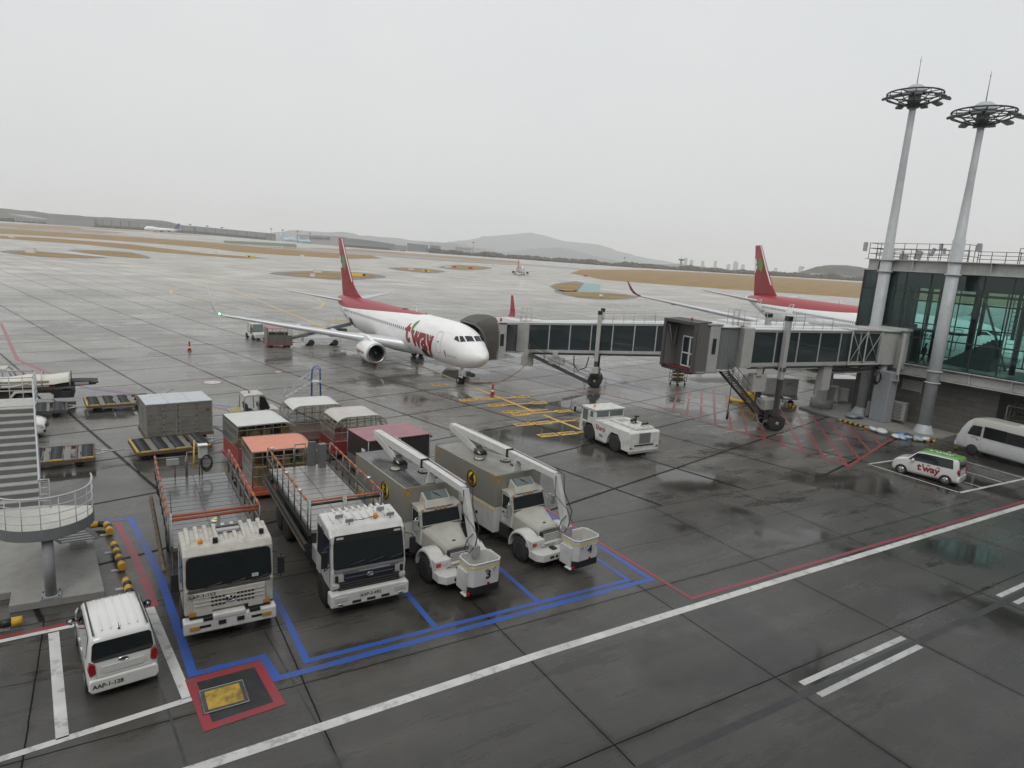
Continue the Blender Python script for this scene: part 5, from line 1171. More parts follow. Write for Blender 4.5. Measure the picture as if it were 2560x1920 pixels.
# distant city, faint blocks
def city():
    r = random.Random(11)
    for i in range(26):
        x = r.uniform(1700, 2000) if i < 16 else r.uniform(1150, 1260); y = 668+(x-1700)*.06 if i < 16 else 628+(x-1150)*.07; D = 4600
        p = at(x, y, D); z0 = gz(p.x, p.y); w = r.uniform(14, 30); h = r.uniform(35, 75); t = thing('apartment_tower', ('faint apartment tower on the skyline right of the control tower' if i < 16 else 'faint apartment tower on the skyline above the taxiing airliner'), 'building', (p.x, p.y, z0-3), 58, 'faint apartment towers, right part' if i < 16 else 'faint apartment towers, middle part')
        MB().box(-w/2, w/2, -8, 8, 0, h).build('wall', HGW, t); MB().box(-w*.3, w*.3, -5, 5, h, h+4).build('roof_block', HG, t)
city()
# airfield signs and boxes
YS = mat('sign_yellow', (.7, .5, .04), .5); RS = mat('sign_red', (.4, .03, .03), .5); SB = mat('box_white', (.62, .62, .6), .5)
def board(nm, label, cat, x0, x1, ytop, ybase, m, leg=True, thick=.25, inset=None, grp=None):
    xc = (x0+x1)/2; p = gg(xc, ybase); s = (p-CAM).length/FPX; W = (x1-x0)*s; H = (ybase-ytop)*s*1.02
    t = thing(nm, label, cat, tuple(p), -YAW, grp); b = .15 if leg else 0
    MB().box(-W/2, W/2, -thick/2, thick/2, b, H).build('panel' if leg else 'body', m, t)
    if leg: q = MB(); [q.box(u*W/2-.05, u*W/2+.05, -.05, .05, 0, b) for u in (-.8, 0, .8)]; q.build('leg', DKST, t)
    else: MB().box(-W/2-.1, W/2+.1, -thick/2-.1, thick/2+.1, H, H+.08).build('lid', SB, t)
    if inset: 
        for a, c in inset: MB().box(-W/2+W*a, -W/2+W*c, -thick/2-.03, -thick/2-.005, b+H*.12, H*.92).build('inset_panel', BLACK, t)
    return t
board('taxiway_sign', 'long yellow and black taxiway sign beside the airliner tail', 'sign', 880, 914, 684, 691, YS, inset=[(.78, .98)])
board('taxiway_sign', 'small yellow taxiway sign standing at the end of the far grass strip', 'sign', 614, 636, 639.5, 644.5, YS, inset=[(.32, .5)])
board('taxiway_sign', 'small yellow and black taxiway sign on the grass right of the tail', 'sign', 1056, 1075, 675, 680, YS, inset=[(.3, .6)])
board('taxiway_sign', 'red sign on the farthest small grass island, its left one', 'sign', 1132, 1140, 665.5, 669.5, RS)
board('taxiway_sign', 'red sign on the farthest small grass island, its right one', 'sign', 1171, 1181, 668, 672.5, RS)
board('taxiway_sign', 'dark red sign over a white board left of the right grass field', 'sign', 1459, 1468, 688, 692, RS)
for x0, x1, a, b, l in ((785, 804, 675, 681.5, 'larger white equipment box on the grass island left of the tail'), (777, 787, 685, 692, 'smaller white equipment box at the near edge of that grass island'), (1458, 1475, 692, 696, 'long white box under the dark red sign'), (1461, 1472, 704, 708, 'white box above the teal painted slab'), (68, 86, 623, 632, 'white box on the left grass island'), (533, 542, 631, 635, 'small white box beyond the left grass strip'), (752, 760, 637.5, 641, 'tiny white box in the wide grass strip'), (24, 36, 590, 594, 'tiny white box at the far left edge'), (1022, 1034, 671, 675, 'white board on the small grass island right of the tail'), (1112, 1128, 665.5, 669, 'white board on the farthest small grass island')):
    board('equipment_box', l, 'equipment box', x0, x1, a, b, SB, leg=False, thick=1.0, grp='white boxes on the airfield')
for i, (x, a, b, l) in enumerate(((1500, 736, 744, 'left one of two short white posts on the right grass island'), (1504, 736.5, 744, 'right one of two short white posts on the right grass island'), (1397, 706, 711, 'lone white post at the taxiway corner'))):
    p = gg(x, b); s = (p-CAM).length/FPX; o = MB().cyl(tuple(p), .28, (b-a)*s, 'z', 8).build('marker_post', SB); put(o, l, 'post', 'short white marker posts')
# red and white fence frames, localiser-like, in front of the hangars
q = MB()
for x in range(711, 741, 4): p = gg(x, 622.5); s = (p-CAM).length/FPX; q.box(p.x-.25, p.x+.25, p.y-.25, p.y+.25, p.z, p.z+7*s)
a, b = gg(711, 622.5), gg(740, 623.5); q.tube([a+Z*5, b+Z*5], .3, 4); put(q.build('approach_light_frame', mat('faded_red', (.4, .16, .13), .6)), 'row of red and white frames before the pale blue jets', 'light frame')
# ------------------------------------------------------------------ vehicles: local +Y = towards the rear, front at y = 0, x to the right of the photo
def wheel(t, x, y, r=.5, w=.28, side=1, z=None, name='wheel', rim=RIMG, rr=.58):
    z = r if z is None else z; h = w/2
    o = MB().lathe([(r*rr, -h), (r*.93, -h), (r, -h*.7), (r, h*.7), (r*.93, h), (r*rr, h)], (x, y, z), 'x', 28).build(name, RUB, t)
    m = MB(); s = side
    m.lathe([(.02, s*h*.55), (r*.16, s*h*.6), (r*.18, s*h*.95), (r*.24, s*h*.95), (r*.26, s*h*.35), (r*.45, s*h*.25), (r*.52, s*h*.85), (r*(rr+.02), s*h*1.02), (r*(rr+.02), -s*h)], (x, y, z), 'x', 20); m.build('rim', rim, o); return o
def beacon(t, x, y, z, r=.07, h=.16, m=AMB):
    b = MB().lathe([(r, 0), (r*1.02, h*.6), (r*.8, h*.95), (.01, h)], (x, y, z), n=14).build('beacon', m, t); return b
def mirror(t, x, y, z0, z1, out, w=.2):
    s = 1 if out > 0 else -1
    m = MB(); m.tube([(x, y+.1, z1+.15), (x+out, y-.02, z1+.1), (x+out, y-.02, z0-.1), (x, y+.15, z0-.05)], .018, 6); b = m.build('mirror_arm', BLACK, t)
    MB().box(x+out-w/2, x+out+w/2, y-.06, y+.03, z0, z1).build('mirror', BLACK, t, .02)
def profile_cab(t, prof, hw, m, bev=.06, name='cab'): return MB().prism(prof, -hw, hw, 'x').build(name, m, t, bev, seg=3)
def railrun(m, pts, z0, z1, mids=1, r=.025, mi_top=None):
    for (x, y) in pts: m.tube([(x, y, z0), (x, y, z1)], r, 6)
    for k in range(mids): zz = z0+(z1-z0)*(k+1)/(mids+1); m.tube([(x, y, zz) for x, y in pts], r*.8, 6)
    m.tube([(x, y, z1) for x, y in pts], r, 6)
def foam(t, a, b, n, gap=.25, r=.045, jitter=.03):
    a, b = Vector(a), Vector(b)
    for k in range(n):
        m = MB(); u, v = (k+gap/2)/n, (k+1-gap/2)/n; p, q = a.lerp(b, u), a.lerp(b, v); m.tube([p, (p+q)/2+Vector((0, 0, rnd.uniform(-jitter, jitter)*.4)), q], r, 8); m.build('foam_padding', ORNG, t)
DECK1 = mat('wet_deck_plate', (.17, .17, .175), .13, .5, dirt=.35, ds=2.2, dcol=(.14, .135, .13)); DECK2 = mat('wet_deck_pale', (.3, .29, .275), .2, .35, dirt=.3, ds=2.5, dcol=(.2, .19, .17))
def deck(t, x0, x1, y0, y1, z, m, step, seam=True):
    MB().box(x0, x1, y0, y1, z-.12, z).build('deck', m, t)
    q = MB(); y = y0+step/2
    while y < y1: q.box(x0+.02, x1-.02, y-.012, y+.012, z+.001, z+.012); y += step
    q.build('deck_rib', mat('rib_bright', (.36, .36, .36), .25, .5), t)
    if seam: MB().box((x0+x1)/2-.012, (x0+x1)/2+.012, y0, y1, z+.001, z+.006).build('deck_seam', BLACK, t)
    MB().box(x0-.08, x0, y0, y1, z-.2, z+.05).box(x1, x1+.08, y0, y1, z-.2, z+.05).build('deck_edge', DKST, t) if False else (MB().box(x0-.08, x0-.002, y0, y1, z-.2, z+.05).build('deck_edge', DKST, t), MB().box(x1+.002, x1+.08, y0, y1, z-.2, z+.05).build('deck_edge', DKST, t))
def chassis(t, y0, y1, wheels, hw=1.0, z=.75, r=.5):
    m = MB(); m.box(-.42, -.3, y0, y1, z-.12, z+.14); m.box(.3, .42, y0, y1, z-.12, z+.14)
    y = y0+.5
    while y < y1: m.box(-.3, .3, y-.05, y+.05, z-.1, z+.1); y += 1.1
    m.box(-.6, .6, y0+.2, y0+1.6, z-.35, z+.3); m.build('chassis', CHAS, t)
    for y, dual in wheels:
        MB().tube([(-hw+.1, y, r), (hw-.1, y, r)], .09, 8).build('axle', CHAS, t)
        for s in (-1, 1):
            wheel(t, s*(hw-.02), y, r, .28, s)
            if dual: wheel(t, s*(hw-.34), y, r, .28, s)
def headlight(t, x, y, z, w, h, amber=None):
    MB().box(x-w/2, x+w/2, y-.012, y+.03, z-h/2, z+h/2).build('headlight', LENS, t, .012)
    if amber: MB().box(x+amber-.1, x+amber+.1, y-.01, y+.03, z-h*.4, z+h*.4).build('indicator', mat('amber_side', (.45, .2, .04), .3), t, .01)
def wiper(t, a, b):
    a, b = Vector(a), Vector(b); m = MB(); m.tube([a, a.lerp(b, .5)+Vector((0, -.03, .04)), b], .012, 5); m.tube([a.lerp(b, .45)+Vector((0, -.02, 0)), b+(b-a)*.25], .014, 4); m.build('wiper', BLACK, t)
def platform_truck(kind):
    old = kind == 'old'
    if old: t = thing('platform_truck', 'flatbed platform truck with weathered beige cab, leftmost of the parked trucks, orange padded rails', 'truck', (2.67, 19.12, 0), 0, 'service trucks parked in the blue bays')
    else: t = thing('platform_truck', 'flatbed platform truck with newer white cab, second from the left in the blue bays', 'truck', (6.82, 18.87, 0), 0, 'service trucks parked in the blue bays')
    W = 1.22 if old else 1.24; CM = OLDW if old else WHITE
    if old:
        profile_cab(t, [(.1, .9), (.05, 1.68), (.07, 1.74), (.16, 2.7), (.3, 2.88), (1.5, 2.95), (1.72, 2.8), (1.76, 1.0)], W, CM)
        # rippled roof
        m = MB()
        for k in range(9):
            x = -1.02+k*.255; m.prism([(.42, 2.86), (.62, 2.95), (1.5, 3.05), (1.62, 2.93)], x-.06, x+.06, 'x')
        m.build('roof_rib', CM, t, .03)
        m = MB(); m.box(-.22, .42, .95, 1.15, 2.96, 3.04); m.build('roof_hatch', mat('hatch_grey', (.35, .36, .36), .4), t, .015); MB().box(-.22, .42, 1.16, 1.27, 2.98, 3.06).build('roof_vent_bar', BLACK, t)
        beacon(t, -.72, .55, 2.88); MB().box(-.4, -.26, .4, .5, 2.88, 3.05).build('work_lamp', BLACK, t, .02); MB().box(.9, 1.03, .5, .6, 2.92, 3.08).build('work_lamp', BLACK, t, .02)
        rpanel('windscreen_seal', BLACK, t, (-1.17, .064, 1.74), (1.17, .064, 1.74), (1.14, .148, 2.68), (-1.14, .148, 2.68), .16, .02)
        rpanel('windscreen', GLS, t, (-1.13, .043, 1.78), (1.13, .043, 1.78), (1.1, .125, 2.65), (-1.1, .125, 2.65), .14)
        MB().box(-1.12, 1.12, .02, .07, 1.63, 1.73).build('scuttle', mat('scuttle_brown', (.1, .09, .075), .5, dirt=.4), t, .02)
        g_ = MB(); g_.box(-.98, .98, .02, .07, 1.0, 1.6); g_.build('front_panel', mat('cab_panel_grey', (.5, .49, .45), .45, dirt=.4, ds=4, dcol=(.28, .25, .2)), t, .03)
        s_ = MB()
        for z in (1.14, 1.26, 1.38):
            for k in range(12): x = -.52+k*.1; (abs(x+.03) > .16) and s_.box(x, x+.07, .008, .02, z, z+.05)
        s_.build('grille', BLACK, t)
        m = MB(); 
        for z in (1.2, 1.32, 1.44): m.box(-.95, .95, 0.0, .02, z+.0, z+.018)
        m.build('panel_trim', CM, t)
        e = MB(); e.tube([(.0+.15*math.cos(R(a)), -.012, 1.3+.085*math.sin(R(a))) for a in range(0, 360, 24)], .014, 6, closed=True); e.tube([(-.07, -.012, 1.24), (-.03, -.012, 1.35)], .015, 5); e.tube([(.03, -.012, 1.24), (.07, -.012, 1.36)], .015, 5); e.tube([(-.05, -.012, 1.3), (.05, -.012, 1.3)], .013, 5); e.build('emblem', CHROME, t)
        MB().add([(.14*math.cos(R(a)), .0, 1.3+.078*math.sin(R(a))) for a in range(0, 360, 24)], [list(range(15))]).build('emblem_back', BLACK, t)
        text('lettering', 'AAP-3-153', .165, INK, t, (-.76, .018, 1.5), (1, 0, 0), (0, 0, 1), fat=.002)
        text('lettering', 'K-2', .06, INK, t, (.69, .026, 1.88), (1, 0, .0), (0, .09, 1)); MB().slab((.6, .028, 1.83), (.78, .028, 1.83), (.78, .037, 1.93), (.6, .037, 1.93), .004).build('windscreen_sticker', mat('sticker_pale', (.45, .55, .5), .5), t)
        for s in (-1, 1): headlight(t, s*.7, .03, .97, .42, .17, amber=s*.31)
        b = MB(); b.box(-1.27, 1.27, -.12, .25, .42, .82); b.box(-.5, .4, -.14, .2, .76, .93); bp = b.build('bumper', WHITE, t, .05, seg=3)
        m = MB(); m.box(-.35, -.15, -.146, -.12, .6, .72); m.box(.15, .35, -.146, -.12, .6, .72); m.box(.55, .95, -.126, -.11, .58, .66); m.box(-.95, -.55, -.126, -.11, .58, .66); m.box(-.75, -.5, -.13, .1, .78, .86); m.box(.5, .8, -.13, .1, .78, .86); m.build('bumper_recess', BLACK, bp)
        for s in (-1, 1): MB().box(s*.98-.13, s*.98+.13, -.15, -.115, .56, .68).build('fog_lamp', mat('fog_amber', (.4, .24, .06), .3), bp, .01)
        MB().box(-1.1, 1.1, .0, .2, .84, .9).build('step_gap', BLACK, t)
    else:
        profile_cab(t, [(.12, .9), (.06, 1.5), (.09, 1.6), (.3, 2.62), (.5, 2.84), (1.6, 2.95), (1.85, 2.8), (1.9, .85)], W, CM)
        m = MB()
        for k in range(9): x = -1.0+k*.25; m.box(x-.012, x+.012, .75, 1.75, 2.88, 2.93+.02)
        for k in range(8): m.box(-.8+k*.22, -.72+k*.22, 1.45, 1.75, 2.9, 2.985)
        m.build('roof_rib', WHITE, t, .01)
        beacon(t, .38, .75, 2.9); 
        for x, y in ((-.55, .55), (.85, .6), (-.75, 1.0), (.7, 1.15)):
            MB().box(x-.13, x+.13, y-.03, y+.03, 2.95, 3.07).build('work_lamp', mat('lamp_grey', (.25, .26, .26), .3), t, .01); MB().tube([(x, y, 2.86), (x, y, 2.98)], .015, 5).build('lamp_stem', BLACK, t)
        MB().tube([(-.42, .6, 2.98), (-.1, .62, 2.95), (.3, .72, 2.96)], .012, 5).build('lamp_cable', BLACK, t)
        rpanel('windscreen', GLS, t, (-1.18, .075, 1.62), (1.18, .075, 1.62), (1.15, .245, 2.46), (-1.15, .245, 2.46), .08, .014)
        MB().slab((-1.14, .235, 2.45), (1.14, .235, 2.45), (1.1, .28, 2.66), (-1.1, .28, 2.66), .03).build('sun_visor', BLACK, t)
        for x in (-.95, .95): MB().slab((x-.11, .215, 2.56), (x+.11, .215, 2.56), (x+.11, .225, 2.62), (x-.11, .225, 2.62), .02).build('visor_lamp', LENS, t)
        MB().box(-1.17, 1.17, .03, .09, 1.52, 1.6).build('scuttle', mat('scuttle_grey', (.2, .2, .2), .5), t)
        MB().box(-.85, .85, .015, .07, 1.22, 1.44).build('upper_grille', BLACK, t, .02)
        m = MB(); m.box(-.82, .82, -.0, .02, 1.31, 1.345); m.tube([(.11*math.cos(R(a)), -.01, 1.33+.06*math.sin(R(a))) for a in range(0, 360, 24)], .012, 6, closed=True); m.tube([(-.05, -.012, 1.34), (0, -.012, 1.3), (.05, -.012, 1.34)], .012, 5); m.build('emblem', CHROME, t)
        MB().box(-1.02, 1.02, .02, .1, .9, 1.18).build('lower_grille', BLACK, t, .02); m = MB(); [m.box(-1.0, 1.0, .0, .03, z, z+.025) for z in (.96, 1.04, 1.12)]; m.build('grille_bar', DKST, t)
        for s in (-1, 1): MB().box(s*1.08-.05, s*1.08+.05, .02, .07, 1.2, 1.42).build('side_intake', BLACK, t, .01); MB().box(s*1.1-.12, s*1.1+.12, .015, .12, 1.0, 1.14).build('corner_lamp', LENS, t, .02)
        text('lettering', 'DAEWOO', .1, INK, t, (-.62, .04, 1.485), (1, 0, 0), (0, 0, 1), fat=.002, space=1.3); text('lettering', 'NOVUS', .08, INK, t, (.82, .04, 1.485), (1, 0, 0), (0, 0, 1), fat=.002)
        b = MB(); b.prism([(-1.3, .42), (1.3, .42), (1.3, .86), (.95, .9), (-.95, .9), (-1.3, .86)], -.14, .3, 'y'); bp = b.build('bumper', WHITE, t, .06, seg=3)
        for s in (-1, 1): MB().box(s*.98-.2, s*.98+.2, -.16, -.13, .62, .78).build('headlight', LENS, bp, .02); MB().lathe([(.02, -.03), (.075, -.03), (.08, 0)], (s*1.0, -.14, .5), 'y', 16).build('fog_lamp', CHROME, bp)
        m = MB(); [m.box(x-.14, x+.14, -.152, -.135, .5, .58) for x in (-.48, 0, .48)]; m.build('bumper_recess', BLACK, bp)
        text('lettering', 'AAP-3-492', .155, INK, t, (-.02, -.145, .71), (1, 0, 0), (0, 0, 1), fat=.002)
        # open side of the left door, dark
        MB().box(-W-.012, -W+.01, .95, 1.7, 1.6, 2.6).build('rear_quarter_window', BLACK, t, .03)
        m = MB(); m.box(-1.2, -.85, 2.0, 2.6, .9, 1.5); m.build('air_cleaner', mat('canister_grey', (.35, .36, .36), .4), t, .05)
        m = MB(); m.box(-1.2, -.75, 2.75, 3.7, .55, 1.05); m.build('fuel_tank', CHAS, t, .08)
    # shared cab parts
    for s in (-1, 1):
        d = MB(); x = s*(W+.002)
        d.box(min(x, x+s*.012), max(x, x+s*.012), .32, 1.05, 1.72, 2.55); d.build('door_window', GLS, t, .02)
        MB().tube([(x, .25, 1.0), (x, .25, 2.6), (x, 1.2, 2.68), (x, 1.25, 1.0)], .008, 4).build('door_seam', BLACK, t)
        MB().box(x-.02, x+.02, 1.0, 1.15, 1.55, 1.6).build('door_handle', BLACK, t)
        mirror(t, s*W, .1, 1.75, 2.3, s*.22)
        # wheel arch
        m = MB(); m.lathe([(.64, -.02), (.64, .1)], (s*(W-.05), 1.15, .5), 'x', 24); m.build('wheel_arch', BLACK, t)
    for x in (-.75, -.1, .55): wiper(t, (x, .03, 1.7), (x+.42, .03, 1.8))
    mm_ = MB(); mm_.box(-.5, .5, .3, .6, 1.8, 1.95); mm_.tube([(-.55+.2*math.cos(R(a)), .35, 1.75+.2*math.sin(R(a))) for a in range(0, 360, 30)], .02, 5, closed=True)
    chassis(t, 1.6, 9.2, [(1.15, False), (6.4, True), (7.6, True)] if not old else [(1.15, False), (6.9, True)], 1.12, .78, .52)
    z = 2.0; x0, x1 = (-1.3, 1.18) if old else (-1.24, 1.2); y0, y1 = 2.5, 9.35
    deck(t, x0, x1, y0, y1, z, DECK1 if old else DECK2, .42 if old else .52)
    # lifting frame below the deck
    m = MB(); m.box(-1.0, 1.0, 2.6, 9.2, 1.05, 1.2); m.box(-1.15, -1.0, 2.5, 9.3, 1.5, 1.85); m.box(1.0, 1.15, 2.5, 9.3, 1.5, 1.85)
    for s in (-.85, .85): m.tube([(s, 2.9, 1.2), (s, 8.6, 1.8)], .07, 4); m.tube([(s, 2.9, 1.8), (s, 8.6, 1.2)], .07, 4)
    m.build('scissor_frame', CHAS, t)
    rl = MB(); h = z+1.0
    xl, xr = x0-.1, x1+.12
    nl = 8
    railrun(rl, [(xl, y0+.1+(y1-y0-.2)*k/(nl-1)) for k in range(nl)], z, h, mids=1)
    railrun(rl, [(xr, y0+.1+(y1-y0-.2)*k/(nl-1)) for k in range(nl)], z, h, mids=1)
    railrun(rl, [(xl, y1), (xl+.7, y1), (xl+1.1, y1)], z, h-.15, mids=1); railrun(rl, [(xl+1.15, y1), (xl+1.6, y1)], z, h, mids=1); railrun(rl, [(xl+1.7, y1), (xr, y1)], z, h-.1, mids=1)
    rl.build('railing', mat('rail_galv', (.19, .19, .185), .35, .5, dirt=.35, ds=6, dcol=(.14, .13, .12)), t)
    foam(t, (xl, y0+.2, h), (xl, y1-.1, h), 10, .45); foam(t, (xr, y0+.2, h), (xr, y1-.1, h), 10, .4)
    if old:
        m = MB(); m.tube([(xl+.1, y0+.15, h), (xr-.05, y0+.15, h)], .05, 8); m.tube([(xl+.1, y0+.15, h-.13), (xr-.05, y0+.15, h-.13)], .05, 8); m.build('front_padding', mat('foam_red_brown', (.36, .085, .04), .5, dirt=.4, ds=6), t)
        MB().box(.0, .1, y0+.12, y0+.2, z, h-.1).build('rail_post', STEEL, t); m = MB(); m.tube([(xl+.1, y0+.15, z-.9), (xl+.1, y0+.15, h+.1)], .035, 6); m.build('post', STEEL, t)
        MB().tube([(xl+.1, y0+.15, h+.1), (xl+.08, y0+.15, h+.95)], [.012, .003], 5).build('aerial', BLACK, t)
        m = MB()
        for k in range(12): m.tube([(x0-.28, y0-.4+k*.62, 1.45-.02*k), (x0-.28, y0-.4+k*.62+.57, 1.45-.02*k)], .07, 10)
        m.build('side_roller', RUST, t)
        MB().box(.15, .5, y1-.18, y1-.02, z+.75, z+1.3).build('control_box', mat('box_grey', (.45, .45, .42), .4, dirt=.2), t, .02); MB().box(.14, .5, y1-.3, y1-.02, z+1.3, z+1.34).build('instruction_sheet', WINK, t)
        m = MB()
        for k in range(9): m.tube([(.45+.2*math.sin(R(a))*(1+.1*math.sin(k*2)), y1-.25+.02*k, z+.55+.36*math.cos(R(a))*(1-.04*k)) for a in range(0, 360, 24)], .014, 5, closed=True)
        m.build('coiled_cable', BLACK, t)
        MB().tube([(.0, y1-.05, z+.4), (.02, y1-.05, z+1.5)], [.06, .02], 6).build('folded_parasol', YELC, t)
        MB().box(-1.0, -.55, y1-.12, y1+.02, z+.55, z+.8).build('junction_box', mat('box_grey2', (.3, .3, .3), .45), t, .01)
    else:
        for a, b in ((xl+.1, -.15), (.0, xr-.1)):
            m = MB(); m.tube([(a, y0+.1, h), (b, y0+.1, h)], .04, 8); m.build('front_padding', ORNG, t); MB().tube([(a, y0+.1, h-.12), (b, y0+.1, h-.12)], .05, 8).build('lower_padding', BLACK, t)
        m = MB(); [m.tube([(x, y0+.1, z), (x, y0+.1, h)], .025, 6) for x in (xl+.1, -.12, .0, xr-.1)]; m.build('rail_post', STEEL, t)
        MB().tube([(x0-.22, y0-.2, 1.55), (x0-.22, y1, 1.75)], .09, 10).build('side_roller', CHAS, t); MB().tube([(x0-.24, y0-.1, 1.35), (x0-.24, y1, 1.5)], .05, 8).build('side_pipe', RUST, t)
        m = MB(); m.box(.75, 1.05, y1-.5, y1-.2, z, z+1.05); m.box(.35, .7, y1-.12, y1, z+.0, z+1.1); m.build('control_box', mat('cabinet_dark', (.12, .125, .125), .4), t, .02)
        for (x, y) in ((xl, y0+3.2), (xl, y0+1.2), (xr, y0+1.6), (xl+.12, y1-.4)): MB().ball((x, y, h+.06), .09, 10, sq=.6).build('deck_lamp', CHROME, t)
    for x, y in ((.12, y0+1.75), (.2, y0+1.9)) if old else (): MB().lathe([(.12, 0), (.12, .012)], (x, y, z+.012), n=14).build('paper_scrap', YELC if False else mat('paper_scrap', (.75, .72, .5), .6), t)
    for sx in (-1, 1): MB().box(sx*1.28-.14, sx*1.28+.14, 8.2, 8.35, 1.75, 1.95).build('side_lamp', BLACK, t)
    return t
platform_truck('old'); platform_truck('new')

def deicer(num, loc, rot, bx):
    plate = 'AAP-3-' + {'3': '241', '4': '242'}[num]
    lab = {'3': 'beige boxed boom truck with dark wet roof, beside the newer white platform truck', '4': 'beige boxed boom truck at the right end of the parked row'}[num]
    t = thing('boom_lift_truck', lab, 'truck', loc, rot, 'service trucks parked in the blue bays')
    # tank body
    b = MB().box(-1.17, 1.17, 2.85, 7.65, 1.62, 2.95).build('tank_body', BEIGE, t, .015)
    MB().box(-1.1, 1.1, 2.9, 7.6, 2.951, 2.957).build('roof_sheet', ROOFG if num == '3' else mat('dry_box_roof', (.24, .23, .2), .25, dirt=.7, ds=1.2, dcol=(.1, .1, .095)), b)
    MB().tube([(-1.165, 2.86, 2.95), (1.165, 2.86, 2.95), (1.165, 7.64, 2.95), (-1.165, 7.64, 2.95)], .022, 6, closed=True).build('roof_edge', BEIGE2, b)
    MB().box(-1.172, 1.172, 2.86, 7.64, .52, 1.60).build('lower_locker', WHITE, t, .015)
    for s in (-1, 1): MB().box(s*1.176-.004, s*1.176+.004, 2.86, 7.64, 1.45, 1.5).build('yellow_stripe', YELC, t)
    for y in (3.6, 4.7, 6.1): MB().tube([(-1.178, y, .6), (-1.178, y+.9, .6), (-1.178, y+.9, 1.4), (-1.178, y, 1.4)], .008, 4, closed=True).build('locker_door', GREYL, t); MB().box(-1.19, -1.17, y+.4, y+.55, .95, 1.06).build('locker_handle', BLACK, t)
    m = MB()
    for cx, cy in ((-1.0, 2.835), (-1.185, 3.05)): pass
    m.box(-1.1, -.98, 2.835, 2.845, 2.62, 2.87); m.box(-1.1, -.85, 2.835, 2.845, 2.82, 2.87); m.box(-1.182, -1.172, 2.95, 3.0, 2.62, 2.87); m.box(-1.182, -1.172, 2.95, 3.2, 2.82, 2.87); m.box(-1.182, -1.172, 7.45, 7.5, 2.62, 2.87); m.box(-1.182, -1.172, 7.25, 7.5, 2.82, 2.87); m.build('corner_mark', mat('corner_orange', (.5, .24, .03), .5), t)
    c = (-1.185, 4.55, 2.32)
    MB().lathe([(.36, 0), (.36, .008), (.3, .01)], (c[0]+.008, c[1], c[2]), 'x', 32).build('number_disc', mat('disc_yellow', (.75, .5, .02), .45), t)
    MB().tube([(c[0]-.004, c[1]+.34*math.cos(R(a)), c[2]+.34*math.sin(R(a))) for a in range(0, 360, 12)], .022, 6, closed=True).build('number_ring', BLACK, t)
    text('lettering', num, .62, INK, t, (c[0]+.002, c[1], c[2]), (0, -1, 0), (0, 0, 1), fat=.035, off=.012)
    for x, y in ((-.55, 5.0), (.35, 4.3), (.45, 3.7)):
        MB().tube([(x+.22*math.cos(R(a)), y+.22*math.sin(R(a)), 2.97) for a in range(0, 360, 18)], .022, 6, closed=True).build('manhole_ring', BLACK, t)
        MB().lathe([(.2, 0), (.19, .05), (.02, .06)], (x, y, 2.96), n=20).build('manhole_lid', BEIGE2, t); MB().box(x-.12, x+.12, y-.02, y+.02, 3.02, 3.05).build('lid_lever', STEEL, t)
    # cab with sloped hood
    cb = MB(); cb.prism([(2.05, .95), (2.05, 1.62), (2.25, 2.2), (2.45, 2.32), (2.83, 2.34), (2.83, .95)], -.86, .86, 'x'); cab = cb.build('cab', WHITE, t, .05, seg=3)
    MB().prism([(2.02, 1.66), (2.22, 2.22), (2.42, 2.345), (2.84, 2.365), (2.84, 2.3), (2.46, 2.27), (2.28, 2.18), (2.09, 1.66)], -.885, .885, 'x').build('cab_roof', BEIGE2, t, .02)
    rpanel('windscreen', GLS, t, (-.79, 2.035, 1.66), (.79, 2.035, 1.66), (.74, 2.19, 2.16), (-.74, 2.19, 2.16), .07)
    MB().tube([(-.8, 2.03, 1.65), (.8, 2.03, 1.65), (.75, 2.19, 2.17), (-.75, 2.19, 2.17)], .02, 6, closed=True).build('windscreen_seal', BLACK, t)
    MB().lathe([(.06, 0), (.05, .03), (.01, .05)], (.0, 2.02, 2.06), 'y', 10).build('sun_strip_badge', YELC, t) if False else None
    tr = MB(); b0 = [(-.6, 2.2), (.6, 2.2), (.62, 2.8), (-.62, 2.8)]; b1 = [(-.5, 2.38), (.5, 2.38), (.54, 2.78), (-.54, 2.78)]
    tr.loft([[Vector((x, y, 2.3)) for x, y in b0], [Vector((x, y, 2.52 if i < 2 else 2.74)) for i, (x, y) in enumerate(b1)]], sm=False); tr.build('skylight_turret', BEIGE2, t, .02)
    MB().slab((-.44, 2.41, 2.545), (.44, 2.41, 2.545), (.46, 2.74, 2.735), (-.46, 2.74, 2.735), .012).build('skylight', GLSB, t); wiper(t, (.15, 2.45, 2.58), (-.12, 2.7, 2.72))
    for x in (-.76, -.2, 0, .2, .76): MB().box(x-.05, x+.05, 2.13, 2.2, 2.26, 2.3).build('marker_lamp', mat('marker_orange', (.5, .16, .04), .3), t, .01)
    # hood: beige top, white sides
    def hood(z_, w_, y_): return [Vector((-w_, y_, z_-.12)), Vector((-w_*.86, y_, z_)), Vector((-w_*.4, y_, z_+.05)), Vector((w_*.4, y_, z_+.05)), Vector((w_*.86, y_, z_)), Vector((w_, y_, z_-.12)), Vector((w_, y_, .9)), Vector((-w_, y_, .9))]
    h = MB(); h.loft([hood(1.24, .46, .78), hood(1.33, .52, .88), hood(1.5, .66, 1.5), hood(1.64, .82, 2.06)], 0, sm=False); h.build('hood', BEIGE2, t, .04, seg=3)
    MB().box(-.1, .02, 1.0, 1.05, 1.43, 1.45).build('hood_badge', BLACK, t)
    g_ = MB(); g_.box(-.45, .45, .55, .8, .84, 1.22); g_.build('grille', BLACK, t, .02)
    m = MB(); [m.box(-.44, .44, .53, .56, .87+.06*k, .9+.06*k) for k in range(6)]; m.build('grille_bar', WHITE, t)
